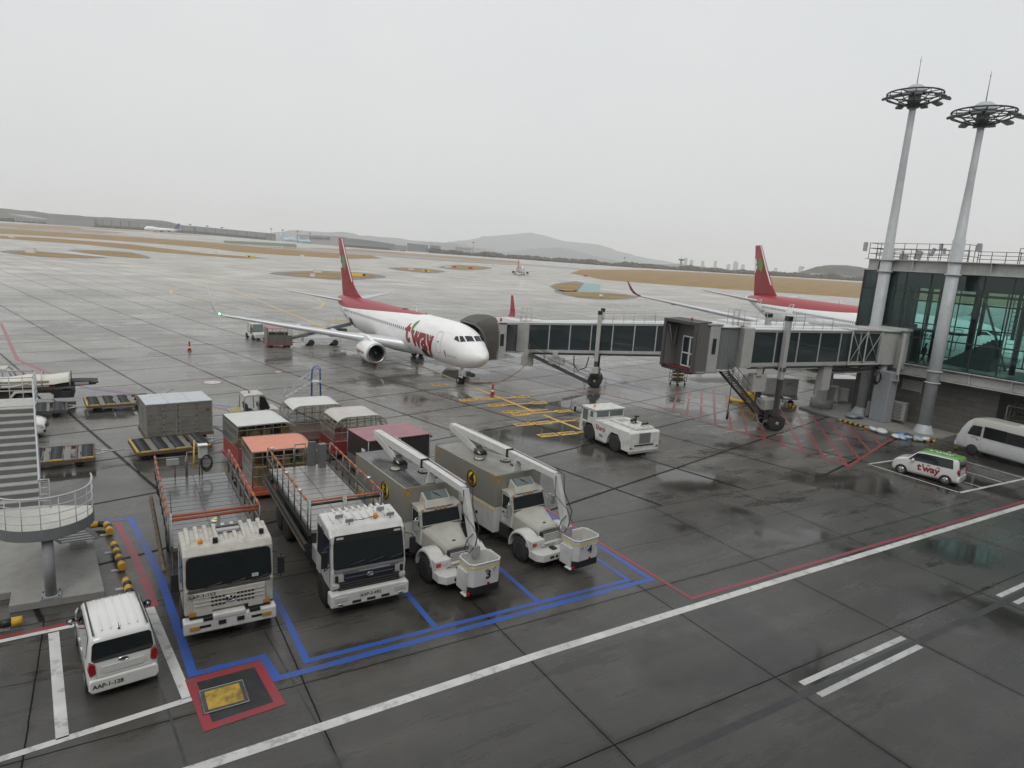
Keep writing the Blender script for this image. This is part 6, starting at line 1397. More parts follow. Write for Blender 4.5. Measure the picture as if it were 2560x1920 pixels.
    for s in (-1, 1):
        f = MB(); rings = []
        for k in range(13):
            a = R(-8+k*(196/12)); r0, r1 = .6, .72
            yy, zz = 1.18-math.cos(a)*.0, 0
            ring = []
            for xx, rr in ((.62, .6), (.62, .74), (1.0, .74), (1.13, .68), (1.15, .6)):
                ring.append(Vector((s*xx, 1.15-math.cos(a)*rr*1.05, .52+math.sin(a)*rr)))
            rings.append(ring)
        f.loft(rings); f.build('fender', WHITE, t, .02)
        MB().box(s*.46, s*1.12, .42, .8, .74, 1.08).build('headlight_housing', WHITE, t, .04)
        MB().box(s*.72-.12, s*.72+.12, .4, .43, .84, .99).build('headlight', LENS, t, .01); MB().box(s*.97-.1, s*.97+.1, .4, .43, .84, .99).build('indicator', mat('indicator_red', (.35, .06, .03), .3), t, .02)
        MB().prism([(2.16, 1.66), (2.3, 2.16), (2.72, 2.2), (2.72, 1.62)], s*.862, s*.87, 'x').build('door_window', GLS, t); MB().tube([(s*.87, 2.1, 1.05), (s*.87, 2.1, 1.6), (s*.87, 2.28, 2.2), (s*.87, 2.76, 2.24), (s*.87, 2.76, 1.05)], .007, 4, closed=True).build('door_seam', GREYL, t)
        MB().box(s*.87-.015, s*.87+.015, 2.55, 2.68, 1.45, 1.5).build('door_handle', BLACK, t)
        m = MB(); m.tube([(s*.86, 2.1, 2.1), (s*1.15, 1.95, 2.12), (s*1.15, 1.95, 1.6), (s*.86, 2.15, 1.5)], .015, 6); m.tube([(s*.86, 2.15, 2.1), (s*1.15, 1.95, 1.65)], .012, 5); m.build('mirror_arm', CHROME, t); MB().box(s*1.15-.1, s*1.15+.1, 1.9, 1.96, 1.68, 2.06).build('mirror', mat('mirror_back', (.4, .42, .42), .25, .6), t, .02)
        wheel(t, s*.98, 1.15, .5, .28, s, rim=mat('rim_pale', (.5, .5, .48), .4, dirt=.5, ds=9, dcol=(.12, .1, .09)))
        for dx in (.98, .66): wheel(t, s*dx, 6.3, .5, .27, s)
        MB().box(s*.45-.012, s*.45+.012, .1, .5, .2, .3) if False else None
    text('lettering', plate, .12, INK, t, (-.2, .405, .8), (1, 0, 0), (0, 0, 1)); MB().box(-.46, .46, .41, .6, .72, .87).build('plate_panel', WHITE, t, .01)
    text('lettering', 'INCHEON AIRPORT' if False else 'AIRPORT', .09, INK, t, (-.872, 2.42, 1.33), (0, -1, 0), (0, 0, 1))
    m = MB(); m.box(-.4, -.28, .5, 7.5, .6, .8); m.box(.28, .4, .5, 7.5, .6, .8); m.box(-.45, .45, .9, 2.2, .55, 1.0); m.box(-.9, .9, 2.2, 2.8, .45, .95); m.build('chassis', CHAS, t)
    MB().prism([(-1.12, .12), (-.92, -.12), (.92, -.12), (1.12, .12), (1.12, .5), (-1.12, .5)], .42, .7, 'z').build('bumper', WHITE, t, .012)
    m = MB(); m.box(-.62, -.4, -.128, -.115, .5, .6); m.lathe([(.05, -.02), (.07, 0)], (-.28, -.118, .55), 'y', 14); m.build('bumper_lamp', BLACK, t)
    MB().box(-.3, -.1, .1, .35, .7, .76).build('bumper_bracket', BLACK, t)
    # boom: mast, two telescoping sections, elbow, drop arm
    MB().lathe([(.3, 2.96), (.3, 3.2), (.22, 3.22)], (.0, 5.7, 0), n=20).build('slew_base', DKST, t)
    m = MB(); m.prism([(5.35, 3.05), (6.0, 3.05), (7.9, 3.5), (8.0, 3.72), (7.6, 3.72), (6.0, 3.35)], -.26, -.22, 'x'); m.prism([(5.35, 3.05), (6.0, 3.05), (7.9, 3.5), (8.0, 3.72), (7.6, 3.72), (6.0, 3.35)], .12, .16, 'x'); m.build('boom_cradle', WHITE, t)
    A0, A1 = Vector((-.05, 8.0, 3.62)), Vector((.02, 3.6, 3.56)); B1 = Vector((.08, .72, 3.46))
    def beam(a, b, w_, h_, nm, mt=WHITE, par=None):
        d = (b-a).normalized(); s_ = d.cross(Z).normalized()*w_/2; u = s_.cross(d).normalized()*h_/2
        q = MB(); q.add([a-s_-u, a+s_-u, a+s_+u, a-s_+u, b-s_-u, b+s_-u, b+s_+u, b-s_+u], [(0,1,2,3),(7,6,5,4),(0,4,5,1),(1,5,6,2),(2,6,7,3),(3,7,4,0)]); return q.build(nm, mt, par or t, .012)
    beam(A0, A1, .3, .32, 'outer_boom'); beam(A1+Vector((0, .05, 0)), B1, .23, .24, 'inner_boom')
    beam(A1+Vector((0, .06, 0)), A1+Vector((0, -.02, 0)), .34, .36, 'boom_collar', BLACK)
    beam(Vector((.22, 6.9, 3.72)), Vector((.24, .9, 3.6)), .06, .09, 'cable_tray', STEEL)
    beam(Vector((0, 5.5, 3.22)), Vector((0, 3.9, 3.4)), .1, .1, 'lift_cylinder', STEEL)
    MB().prism([(-.2, 2.96), (.2, 2.96), (.11, 3.42), (-.11, 3.42)], 3.0, 3.06, 'y').build('boom_rest', WHITE, t)
    P0, P1 = Vector((.08, .68, 3.5)), Vector((.14, -.02, 1.62)); beam(P0, P1, .2, .26, 'drop_arm')
    m = MB(); m.tube([P0+Vector((.12, .1, .15)), P0+Vector((.18, -.25, .05)), P0+Vector((.2, -.3, -.6)), P1+Vector((.05, -.22, .7)), P1+Vector((-.05, -.2, .1)), P1+Vector((-.3, -.25, -.1)), P1+Vector((-.45, -.1, .0)), P1+Vector((-.3, -.05, .3)), P1+Vector((-.1, -.1, .5))], .02, 6); m.tube([P0+Vector((-.1, -.1, 0)), P0+Vector((-.2, -.25, -.7)), P1+Vector((-.18, -.2, .8)), P1+Vector((.15, -.2, .2))], .014, 5); m.build('hydraulic_hose', BLACK, t)
    m = MB(); m.box(P1.x-.13, P1.x+.13, P1.y-.25, P1.y+.1, 1.3, 1.7); m.build('basket_mount', STEEL, t, .01)
    # basket
    y0, y1, z0, z1 = -1.0, -.08, .38, 1.4; xa, xb = bx-.62, bx+.62
    ch = .14; plan = [(xa+ch, y0), (xb-ch, y0), (xb, y0+ch), (xb, y1-ch), (xb-ch, y1), (xa+ch, y1), (xa, y1-ch), (xa, y0+ch)]
    cx, cy = bx, (y0+y1)/2; ins = [(cx+(x-cx)*.93, cy+(y-cy)*.91) for x, y in plan]
    q = MB(); n = 8; vs = [Vector((x, y, z)) for z in (z0, z1) for x, y in plan] + [Vector((x, y, z)) for z in (z1, z0+.05) for x, y in ins]
    fs = []
    for l in range(3): fs += [(l*n+j, l*n+(j+1) % n, (l+1)*n+(j+1) % n, (l+1)*n+j) for j in range(n)]
    fs += [list(range(n))[::-1], [3*n+j for j in range(n)]]; q.add(vs, fs); bk = q.build('basket', WHITE, t)
    MB().tube([Vector((x, y, z1+.02)) for x, y in plan], .03, 6, closed=True).build('basket_rim', WHITE, bk)
    e = 1.006
    def band(z_a, z_b, nm, mt, k=1.008): q = MB(); q.loft([[Vector((cx+(x-cx)*k, cy+(y-cy)*k, z)) for x, y in plan] for z in (z_a, z_b)], sm=False, caps=False); return q.build(nm, mt, bk)
    band(z1-.16, z1-.11, 'yellow_band', YELC); band(z0-.03, z0+.24, 'rubber_skirt', BLACK, 1.02)
    text('lettering', num, .42, INK, bk, (bx+.08, y0-.006, .97 if num == '3' else .99), (1, 0, 0), (0, 0, 1), fat=.018)
    for x in (bx+.0, bx+.3) if num == '3' else (bx-.35, bx-.12, bx+.42): MB().tube([(x+.055*math.cos(R(a)), y0-.03, z1-.24+.06*math.sin(R(a))) for a in range(0, 360, 30)], .012, 5, closed=True).build('basket_lamp_ring', CHROME, bk)
    m = MB(); m.slab((xa-.14, y1-.5, z0-.06), (xa-.0, y1-.5, z0-.02), (xa-.0, y0+.1, z0-.02), (xa-.14, y0+.1, z0-.06), .03); m.box(xa-.06, xa, y0+.2, y1-.1, z0, z1-.3); m.build('basket_step', WHITE, bk); MB().box(xa-.08, xa+.02, y0+.02, y0+.1, z0-.05, z0+.05).build('tail_lamp', RED, bk); MB().box(bx+.05, bx+.13, y0-.03, y0, .62, .7).build('reflector', RED, bk)
    return t
deicer('3', (10.4, 18.85, 0), 3.6, .1); deicer('4', (14.45, 18.95, 0), 6.0, .48)
# ------------------------------------------------------------------ small cars and the minibus: local +Y = forward, rear bumper at y = 0
def car_body(t, L_, W, prof, m, belt, zb=.24, tumble=.09, roofm=None, roofy=None, name='body', rearoff=.12):
    """prof: (y, ztop, half width factor)"""
    rings = []; rm = []
    for y, zt, wf in prof:
        w = W/2*wf; bt = min(belt, zt-.1); r_ = []
        tp = tumble*max(0, (zt-belt)/.6) if zt > belt else 0
        half = [(w*.93, zb), (w*.995, zb+.14), (w, (zb+bt)/2+.05), (w*.985, bt), (w*.985-tp*.55, bt+(zt-bt)*.5), (w*.97-tp, zt-.07), (w*.93-tp*1.2, zt-.015), (w*.5, zt)]
        yo = lambda z: rearoff*max(0, (z-.75))*max(0, 1-y/1.2)
        ring = [Vector((x, y+yo(z), z)) for x, z in half] + [Vector((-x, y+yo(z), z)) for x, z in half[::-1]]
        rings.append(ring)
    b = MB(); b.loft(rings, 0); o = b.build(name, m, t, 0)
    if roofm:
        o.data.materials.append(roofm)
        for p in o.data.polygons:
            c = p.center
            if roofy[0] < c.y < roofy[1] and c.z > roofy[2]: p.material_index = 1
    return o
def arch(t, y, r, W, name='wheel_arch'):
    for s in (-1, 1):
        m = MB(); x = s*W/2; pts = [(r*1.14*math.cos(R(a)), r*1.14*math.sin(R(a))) for a in range(-20, 201, 10)]
        m.prism([(y+a, r+b) for a, b in pts], x-s*.25, x+s*.006, 'x'); m.build(name, BLACK, t)
HUBW = mat('hubcap_silver', (.5, .5, .5), .25, .6)
def hubcap(t, x, y, r, s):
    m = MB(); m.lathe([(.02, 0), (r*.6, -.005), (r*.62, -.03)], (x, y, r), 'x', 20) if s > 0 else m.lathe([(r*.62, .03), (r*.6, .005), (.02, 0)], (x, y, r), 'x', 20)
    h = m.build('hubcap', HUBW, t); q = MB()
    for k in range(5):
        a = 2*math.pi*k/5+.3; c, n_ = math.cos(a), math.sin(a); u = Vector((0, c, n_)); v = Vector((0, -n_, c)); o = Vector((x+s*.006, y, r))
        q.add([o+u*r*.2-v*r*.05, o+u*r*.5-v*r*.13, o+u*r*.5+v*r*.13, o+u*r*.2+v*r*.05], [(0, 1, 2, 3)])
    q.build('hub_slot', BLACK, h)
def minicar(name, label, loc, rot, green=False):
    t = thing(name, label, 'car', loc, rot); L_, W = 3.6, 1.6
    prof = [(-.02, 1.0, .80), (.0, 1.5, .88), (.04, 1.62, .94), (.14, 1.67, .985), (.5, 1.7, 1), (1.3, 1.72, 1), (2.0, 1.7, 1), (2.25, 1.63, 1), (2.5, 1.4, 1), (2.78, 1.1, 1), (3.1, 1.02, .99), (3.35, .95, .96), (3.5, .84, .9), (3.58, .68, .82)]
    body = car_body(t, L_, W, prof, CARW, 1.0, roofm=mat('green_roof', (.13, .33, .06), .25, coat=.6) if green else None, roofy=(.0, 2.62, 1.6))
    for s in (-1, 1):
        x = s*(W/2-.006); x2 = s*(W/2-.083)
        def SP(y, z): return Vector((s*(W/2*.985-.09*max(0, (z-1.0))/.6*1.0+.004), y, z))
        q = MB(); pts = [(.32, 1.04), (1.3, 1.03), (2.72, 1.05), (2.3, 1.52), (1.9, 1.57), (.42, 1.57)]; q.add([SP(*p) for p in pts], [list(range(len(pts)))]); q.build('side_window', GLS, body, fix=False)
        for ya in (1.34, .36): MB().tube([SP(ya, .35)+X*s*.01, SP(ya, 1.6)+X*s*.006], .006, 4).build('door_seam', BLACK, body) if ya > 1 else None
        MB().box(min(x, x+s*.03), max(x, x+s*.03), .98, 1.14, .92, .95).build('door_handle', BLACK if green else CARW, body); MB().box(min(x, x+s*.03), max(x, x+s*.03), 1.5, 1.66, .92, .95).build('door_handle', BLACK if green else CARW, body)
        m = MB(); m.lathe([(.01, -.08), (.09, -.06), (.11, 0), (.09, .05), (.01, .06)], (s*(W/2+.13), 2.42, 1.07), 'y', 12); m.tube([(s*(W/2-.03), 2.42, 1.03), (s*(W/2+.08), 2.42, 1.05)], .02, 5); mo = m.build('mirror', BLACK if not green else CARW, t)
        MB().lathe([(.085, 0), (.02, .004)], (s*(W/2+.13), 2.33, 1.07), 'y', 12).build('mirror_glass', MIR, mo)
        for y in (.62, 3.0):
            wheel(t, s*(W/2-.07), y, .29, .17, s, rr=.62); hubcap(t, s*(W/2+.022), y, .29, s)
        # lamps
        q = MB(); q.prism([(s*.74, .72), (s*.60, .78), (s*.62, 1.03), (s*.735, 1.08), (s*.775, .9)] if s > 0 else [(-.74, .72), (-.775, .9), (-.735, 1.08), (-.62, 1.03), (-.60, .78)], -.045, .12, 'y'); q.build('tail_lamp', RED, body, .02)
        MB().box(s*.64-.045, s*.64+.045, -.06, -.02, .3, .46).build('reflector', RED, body, .01)
        q = MB(); q.prism([(3.28, .72), (3.5, .66), (3.5, .78), (3.3, .88)], s*.5, s*.72, 'x'); q.build('headlight', LENS, body, .03)
        if not green: MB().box(s*.6-.018, s*.6+.018, .2, 2.15, 1.69, 1.715).build('roof_rail', BLACK, body)
    arch(t, .62, .29, W+.004); arch(t, 3.0, .29, W+.004)
    # rear window, hatch, bumper
    yo = lambda z: .12*(z-.75)
    q = MB(); pts = [(-.62, 1.06), (.62, 1.06), (.69, 1.12), (.655, 1.5), (.6, 1.56), (-.6, 1.56), (-.655, 1.5), (-.69, 1.12)]
    q.add([Vector((x, yo(z)-.032, z)) for x, z in pts], [list(range(8))]); q.build('rear_window', GLS, body)
    sp_ = MB(); sp_.add([(-.62, .04, 1.53), (.62, .04, 1.53), (.64, .1, 1.60), (-.64, .1, 1.60), (-.58, .2, 1.69), (.58, .2, 1.69)], [(0, 1, 2, 3), (3, 2, 5, 4)]); sp_.build('roof_spoiler', _mats['green_roof'] if green else CARW, body) if green else None
    MB().prism([(-.72, .26), (.72, .26), (.78, .36), (.77, .56), (.72, .62), (-.72, .62), (-.77, .56), (-.78, .36)], -.075, .12, 'y').build('rear_bumper', CARW, body, .05, seg=3)
    MB().tube([(-.64, -.03, 1.06), (-.6, -.035, .66), (.6, -.035, .66), (.64, -.03, 1.06)], .007, 4).build('hatch_seam', GREYL, body)
    q = MB(); q.prism([(-.42, .72), (.42, .72), (.5, .8), (.46, .92), (-.46, .92), (-.5, .8)], -.03, -.005, 'y'); q.build('plate_recess', mat('recess_white', (.6, .6, .58), .3), body, .015)
    q = MB(); q.add([(.11*math.cos(R(a)), -.022+.0, 1.0+.05*math.sin(R(a))) for a in range(0, 360, 20)], [list(range(18))]); e = q.build('emblem', BLACK, body); text('lettering', 'KIA', .07, CHROME, e, (0, -.024, 1.0), (1, 0, 0), (0, 0, 1), fat=.003)
    MB().tube([(.11*math.cos(R(a)), -.02, 1.0+.05*math.sin(R(a))) for a in range(0, 360, 20)], .006, 4, closed=True).build('emblem_ring', CHROME, body)
    if not green:
        text('lettering', 'AAP-1-128', .15, INK, body, (-.36, -.078, .44), (1, 0, 0), (0, 0, 1), fat=.004)
        m = MB(); [m.box(x-.014, x+.014, .35, 2.05, 1.7, 1.728) for x in (-.4, -.2, 0, .2, .4)]; m.build('roof_ridge', CARW, body, .006)
        m = MB(); m.tube([(-.03, .28, 1.7), (-.06, .16, 1.95)], [.012, .004], 6); m.lathe([(.035, 0), (.01, .03)], (-.03, .28, 1.69), n=10); m.build('aerial', BLACK, body)
    else:
        text('lettering', "t", .62, REDINK, body, (-(W/2+.0), 2.06, .72), (0, -1, 0), (0, 0, 1), fat=.022); text('lettering', "way", .56, REDINK, body, (-(W/2+.0), 1.42, .70), (0, -1, 0), (0, 0, 1), fat=.022); text('lettering', "'", .5, GRNINK, body, (-(W/2+.0), 1.88, .74), (0, -1, 0), (0, 0, 1), fat=.02)
        MB().box(-.3, .35, .5, .9, 1.722, 1.732).build('roof_mark', WINK, body) if False else text('roof_lettering', "t'way", .6, WINK, body, (-.1, 1.2, 1.73), (0, -1, 0), (1, 0, 0), fat=.012)
        text('lettering', '28', .1, INK, body, (.0, -.033, .82), (1, 0, 0), (0, 0, 1)); MB().tube([(.1, .0, .3), (.1, -.2, .28)], .03, 6).build('tow_hook', BLACK, t)
    # windscreen
    q = MB(); q.slab((-.66, 2.74, 1.13), (-.6, 2.28, 1.6), (.6, 2.28, 1.6), (.66, 2.74, 1.13), .01); q.build('windscreen', GLS, body)
    m = MB(); m.box(-.6, .6, 3.5, 3.6, .3, .48); m.build('front_intake', BLACK, body)
    MB().box(-.65, .65, .3, 3.3, .16, .26).build('underbody', CHAS, t)
    return t
minicar('compact_car', 'white compact hatchback parked rear-on in the white bay at the lower left', (-.08, 17.68, 0), 6.5)
minicar('compact_car', 'white compact car with green roof and red lettering in the right-hand bays', (42.92, 17.85, 0), 11.5, green=True)
def minibus():
    t = thing('minibus', 'white minibus with beige roof parked beside the pier at the right edge', 'minibus', (52.0, 15.4, 0), -7); W, L_ = 2.0, 7.0
    prof = [(0, 2.2, .92), (.06, 2.5, .96), (.2, 2.62, 1), (1, 2.68, 1), (5.6, 2.68, 1), (6.1, 2.6, 1), (6.45, 2.3, .99), (6.75, 1.75, .97), (6.9, 1.2, .95), (7.0, .95, .92)]
    body = car_body(t, L_, W, prof, BUSW, 1.35, zb=.38, tumble=.07, roofm=mat('bus_roof_beige', (.45, .44, .4), .35, coat=.2), roofy=(-1, 6.4, 2.2), rearoff=.02)
    for s in (-1, 1):
        x = s*(W/2-.015)
        MB().box(min(x-.03, x+.008), max(x-.03, x+.008), 3.75, 5.15, 1.42, 2.22).build('side_window', GLS, body, .02) if s < 0 else None
        MB().box(min(x-.03, x+.008), max(x-.03, x+.008), .4, 5.2, 1.42, 2.2).build('side_window', GLS, body, .02)
        q = MB(); q.prism([(5.38, 1.42), (6.25, 1.42), (6.1, 1.9), (5.95, 2.12), (5.38, 2.16)], x-s*.03, x+s*.006, 'x'); q.build('door_window', GLS, body)
        MB().tube([(x+s*.012, 5.3, .6), (x+s*.012, 5.3, 2.2), (x+s*.0, 6.05, 2.15), (x+s*.01, 6.4, 1.4), (x+s*.012, 6.3, .7)], .008, 4).build('door_seam', GREYL, body)
        for y in (1.5, 5.75):
            arch(t, y, .36, W+.004) if s > 0 else None
            wheel(t, s*(W/2-.08), y, .36, .2, s)
        for k in range(3): MB().box(min(x, x+s*.012), max(x, x+s*.012), 4.3+k*.2, 4.44+k*.2, .62, .8).build('vent', GREYL, body)
        MB().box(min(x, x+s*.02), max(x, x+s*.02), .1, 6.4, 1.02, 1.06).build('side_trim', BUSW, body)
        MB().box(min(x, x+s*.03), max(x, x+s*.03), 5.45, 5.6, 1.15, 1.2).build('door_handle', BLACK, body)
    q = MB(); q.slab((-.85, 6.82, 1.5), (-.8, 6.2, 2.5), (.8, 6.2, 2.5), (.85, 6.82, 1.5), .012); q.build('windscreen', GLS, body)
    text('lettering', 'AIRPORT', .12, INK, body, (-W/2+.002, 5.75, 1.28), (0, -1, 0), (0, 0, 1)); MB().box(-.95, .95, 6.9, 7.06, .4, .75).build('bumper', BUSW, body, .05)
    for s in (-1, 1): MB().box(s*.75-.13, s*.75+.13, 6.95, 7.02, .85, 1.02).build('headlight', LENS, body, .02)
    m = MB(); m.box(-.5, .5, 2.2, 3.4, 2.68, 2.72); m.build('roof_strip', WINK, body)
minibus()
# heavy push-back tractor
def tractor():
    t = thing('tow_tractor', 'low white aircraft tow tractor with big wheels and red lettering at the lead line end', 'tow tractor', (27.95, 29.1, 0), 0)
    W = 1.22
    TW = mat('tractor_white', (.66, .66, .63), .35, dirt=.5, ds=3, dcol=(.2, .19, .17))
    side = [(0, .35), (0, 1.5), (.1, 1.6), (2.6, 1.6), (3.0, 1.66), (3.3, 2.3), (4.75, 2.3), (4.85, 2.2), (5.0, 1.3), (5.05, .55), (4.55, .38), (4.5, .75), (4.2, 1.2), (3.7, 1.22), (3.25, .8), (3.2, .4), (2.15, .35), (2.1, .7), (1.75, 1.18), (1.1, 1.2), (.65, .8), (.6, .35)]
    # lower body with wheel arches cut, and a full-width cab
    lower = [(0, .35), (0, 1.5), (.08, 1.58), (3.3, 1.6), (5.0, 1.62), (5.08, 1.2), (5.08, .6), (4.75, .42), (4.65, .8), (4.35, 1.22), (3.75, 1.22), (3.4, .8), (3.3, .4), (2.2, .36), (2.1, .76), (1.8, 1.18), (1.15, 1.18), (.8, .76), (.72, .35)]
    MB().prism(lower, -W, W, 'x').build('body', TW, t, .025)
    MB().prism([(3.45, 1.6), (3.5, 2.12), (4.85, 2.16), (5.02, 1.6)], -W, W*.98, 'x').build('cab', TW, t, .04)
    MB().box(-W-.04, W+.02, 3.4, 4.95, 2.16, 2.24).build('cab_roof', TW, t, .02)
    for a, b in ((-1.08, -.12), (.0, 1.08)): MB().box(a, b, 3.44, 3.475, 1.72, 2.08).build('rear_window', GLSB, t, .02)
    MB().box(-W-.012, -W+.01, 4.25, 4.78, 1.35, 2.08).build('door_window', GLSB, t, .03); MB().box(-W-.012, -W+.01, 3.7, 4.0, 1.68, 2.06).build('side_window', GLSB, t, .03); MB().box(-W-.012, -W+.01, 4.4, 4.75, .85, 1.2).build('lower_window', GLSB, t, .03)
    MB().add([(-1.0, 4.97, 1.7), (1.0, 4.97, 1.7), (1.0, 4.9, 2.1), (-1.0, 4.9, 2.1)], [(0, 1, 2, 3)]).build('windscreen', GLS, t)
    beacon(t, -.75, 4.2, 2.24); MB().tube([(-W, 4.9, 1.7), (-W-.5, 5.0, 1.75), (-W-.5, 5.0, 2.0)], .02, 5).build('mirror_arm', BLACK, t); MB().box(-W-.6, -W-.45, 4.97, 5.02, 1.8, 2.15).build('mirror', BLACK, t)
    MB().box(-.45, 1.0, .35, 3.0, 1.6, 1.74).build('engine_cover', TW, t, .02); m = MB(); [m.box(.1+.16*k, .2+.16*k, 1.3, 1.6, 1.742, 1.75) for k in range(4)]; [m.box(-.3, .5, 2.0+.22*k, 2.06+.22*k, 1.742, 1.748) for k in range(3)]; m.build('cover_slot', BLACK, t)
    m = MB(); m.tube([(.1, 1.5, 1.9), (.5, 1.5, 1.95)], .1, 12); m.tube([(.5, 1.5, 1.75), (.5, 1.5, 2.15)], .05, 8); m.box(.38, .68, 1.42, 1.58, 2.12, 2.2); m.build('exhaust_stack', BLACK, t)
    m = MB(); m.tube([(.2, .6, 1.9), (.7, .6, 1.9)], .07, 10)
    for x, y in ((.15, .35), (.15, .85), (.75, .35), (.75, .85)): m.tube([(.45+(x-.45)*.6, .6, 1.9), (x, y, 1.6)], .015, 5); m.tube([(.45+(x-.45)*.6, .6, 1.9), (.45+(x-.45)*.6, .6, 2.05)], .015, 5)
    m.build('winch_reel', BLACK, t)
    for y in (1.45, 4.05):
        for s in (-1, 1): wheel(t, s*(W-.24), y, .56, .4, s, rim=mat('rim_dark', (.06, .06, .06), .5, dirt=.5, ds=10, dcol=(.2, .19, .17)))
    MB().box(-W+.45, W-.45, .3, 4.8, .3, 1.5).build('inner_frame', CHAS, t); MB().box(-W+.02, W-.02, 2.25, 3.3, .3, .55).build('step_plate', STEEL, t)
    MB().box(-.45, .45, -.02, .01, .85, 1.5).build('radiator_grille', mat('grille_grey', (.22, .23, .23), .4, .3, dirt=.3, ds=10), t); MB().box(-.8, .75, -.03, .0, .7, .78).build('tow_bar_plate', CHAS, t)
    for x, m_ in ((-1.08, RED), (-.9, LENS), (.9, LENS), (1.08, RED)): MB().lathe([(.02, -.02), (.065, -.02), (.07, 0)], (x, -.0, .6), 'y', 12).build('rear_lamp', m_, t)
    MB().box(-W+.05, W-.05, -.05, .1, .25, .4).build('rear_bumper', STEEL, t)
    text('lettering', 'Sharp', .42, REDINK, t, (-W-.002, 2.85, 1.15), (0, -1, 0), (0, 0, 1), fat=.012); text('lettering', 'T03', .26, INK, t, (-W-.002, 2.75, .68), (0, -1, 0), (0, 0, 1), fat=.008)
tractor()
# ------------------------------------------------------------------ baggage equipment
DOLYEL = mat('dolly_yellow', (.55, .38, .04), .5, dirt=.45, ds=5, dcol=(.12, .1, .06)); WOODY = mat('dolly_plate', (.2, .19, .17), .55, dirt=.5, ds=4, dcol=(.07, .06, .05))
def smallwheel(t, x, y, r=.2, w=.12): MB().lathe([(.03, -w/2), (r*.9, -w/2), (r, -w/3), (r, w/3), (r*.9, w/2), (.03, w/2)], (x, y, r), 'y', 16).build('wheel', RUB, t)
def drawbar(t, x0, L_, z=.42, up=0.0, s=1):
    m = MB(); m.tube([(x0, -.5, z), (x0+s*L_*.55, -.06, z+up*.5), (x0+s*L_, 0, z+up)], .035, 6); m.tube([(x0, .5, z), (x0+s*L_*.55, .06, z+up*.5)], .035, 6); m.tube([(x0+s*L_*.25, -.28, z+up*.2), (x0+s*L_*.25, .28, z+up*.2)], .03, 6)
    m.tube([(x0+s*(L_-.02)+.09*math.cos(R(a)), .09*math.sin(R(a)), z+up) for a in range(0, 360, 45)], .02, 5, closed=True); m.build('drawbar', STEEL, t)
def pallet_dolly(label, loc, rot, L_=3.6, W=2.5, bar=1, up=0, grp='roller dollies on the apron', dark=False):
    t = thing('roller_dolly', label, 'dolly', loc, rot, grp); z = .5
    m = MB()
    for s in (-1, 1): m.box(-L_/2, L_/2, s*W/2-.06, s*W/2+.06, z-.16, z); m.box(s*L_/2-.06, s*L_/2+.06, -W/2, W/2, z-.16, z)
    for k in range(1, 5): x = -L_/2+L_*k/5; m.box(x-.04, x+.04, -W/2, W/2, z-.14, z-.02)
    m.build('frame', DKST if dark else RUST, t)
    m = MB(); m.box(-L_/2+.1, L_/2-.1, -.25, .25, z-.2, z-.15); [m.box(-L_/2+L_*u, -L_/2+L_*u+.28, -W/2+.08, W/2-.08, z-.05, z-.01) for u in (.2, .44, .66, .82)]; m.build('deck_plate', WOODY, t)
    for u in (.04, .28, .51, .86) if not dark else (.08, .3, .55, .8):
        m = MB(); x0 = -L_/2+L_*u; n = 10
        MB().box(x0-.03, x0+.51, -W/2+.1, W/2-.1, z-.1, z-.04).build('roller_tray', mat('tray_grey', (.3, .3, .29), .4, .3, dirt=.5, ds=5), t)
        for k in range(n): y = -W/2+.2+(W-.4)*k/(n-1); m.tube([(x0, y, z+.01), (x0+.48, y, z+.01)], .075, 8)
        m.build('roller_bank', ROLL_, t)
        MB().box(x0, x0+.5, -W/2-.01, -W/2+.1, z+.0, z+.05).build('yellow_stop', DKST if dark else DOLYEL, t)
    MB().box(-L_/2-.03, -L_/2+.05, -W/2, W/2, z, z+.06).build('end_rail', DOLYEL if not dark else DKST, t)
    for x, y in ((0, 0), (-.4, .3), (L_*.35, -.5)): MB().tube([(x, y, z), (x, y, z+.16)], .02, 5).build('lock_pin', DKST, t)
    for x in (-L_*.33, L_*.33):
        for s in (-1, 1): smallwheel(t, x, s*(W/2-.3))
    drawbar(t, s_x*L_/2 if False else bar*L_/2, 1.5, up=up, s=bar); return t
pallet_dolly('roller dolly half hidden by the grey stair, nearest the stair', (-2.85, 38.45, 0), 1, 3.7, 2.5, 1)
pallet_dolly('yellow-edged roller dolly in front of the big grey container', (2.5, 38.85, 0), 7, 3.5, 2.7, 1)
pallet_dolly('roller dolly beyond the stair with its drawbar raised, left of the grey container', (.25, 50.2, 0), 5, 3.7, 2.7, 1, up=.6)
pallet_dolly('grey roller dolly beside the belt loader truck', (-4.3, 49.1, 0), 3, 3.4, 2.4, 1, dark=True)
pallet_dolly('yellow dolly cut by the left edge of the photo', (-11.6, 83.6, 0), 10, 3.4, 2.2, -1)
def wheels4(t, L_, W, r=.2):
    for x in (-L_*.36, L_*.36):
        for s in (-1, 1): smallwheel(t, x, s*(W/2-.2), r)
def lattice(m, P, nu, nv, r=.02):    # P(u, v) -> point; bars along both directions
    for i in range(nu+1): m.tube([P(i/nu, j/8) for j in range(9)], r, 4)
    for j in range(nv+1): m.tube([P(i/8, j/nv) for i in range(9)], r, 4)
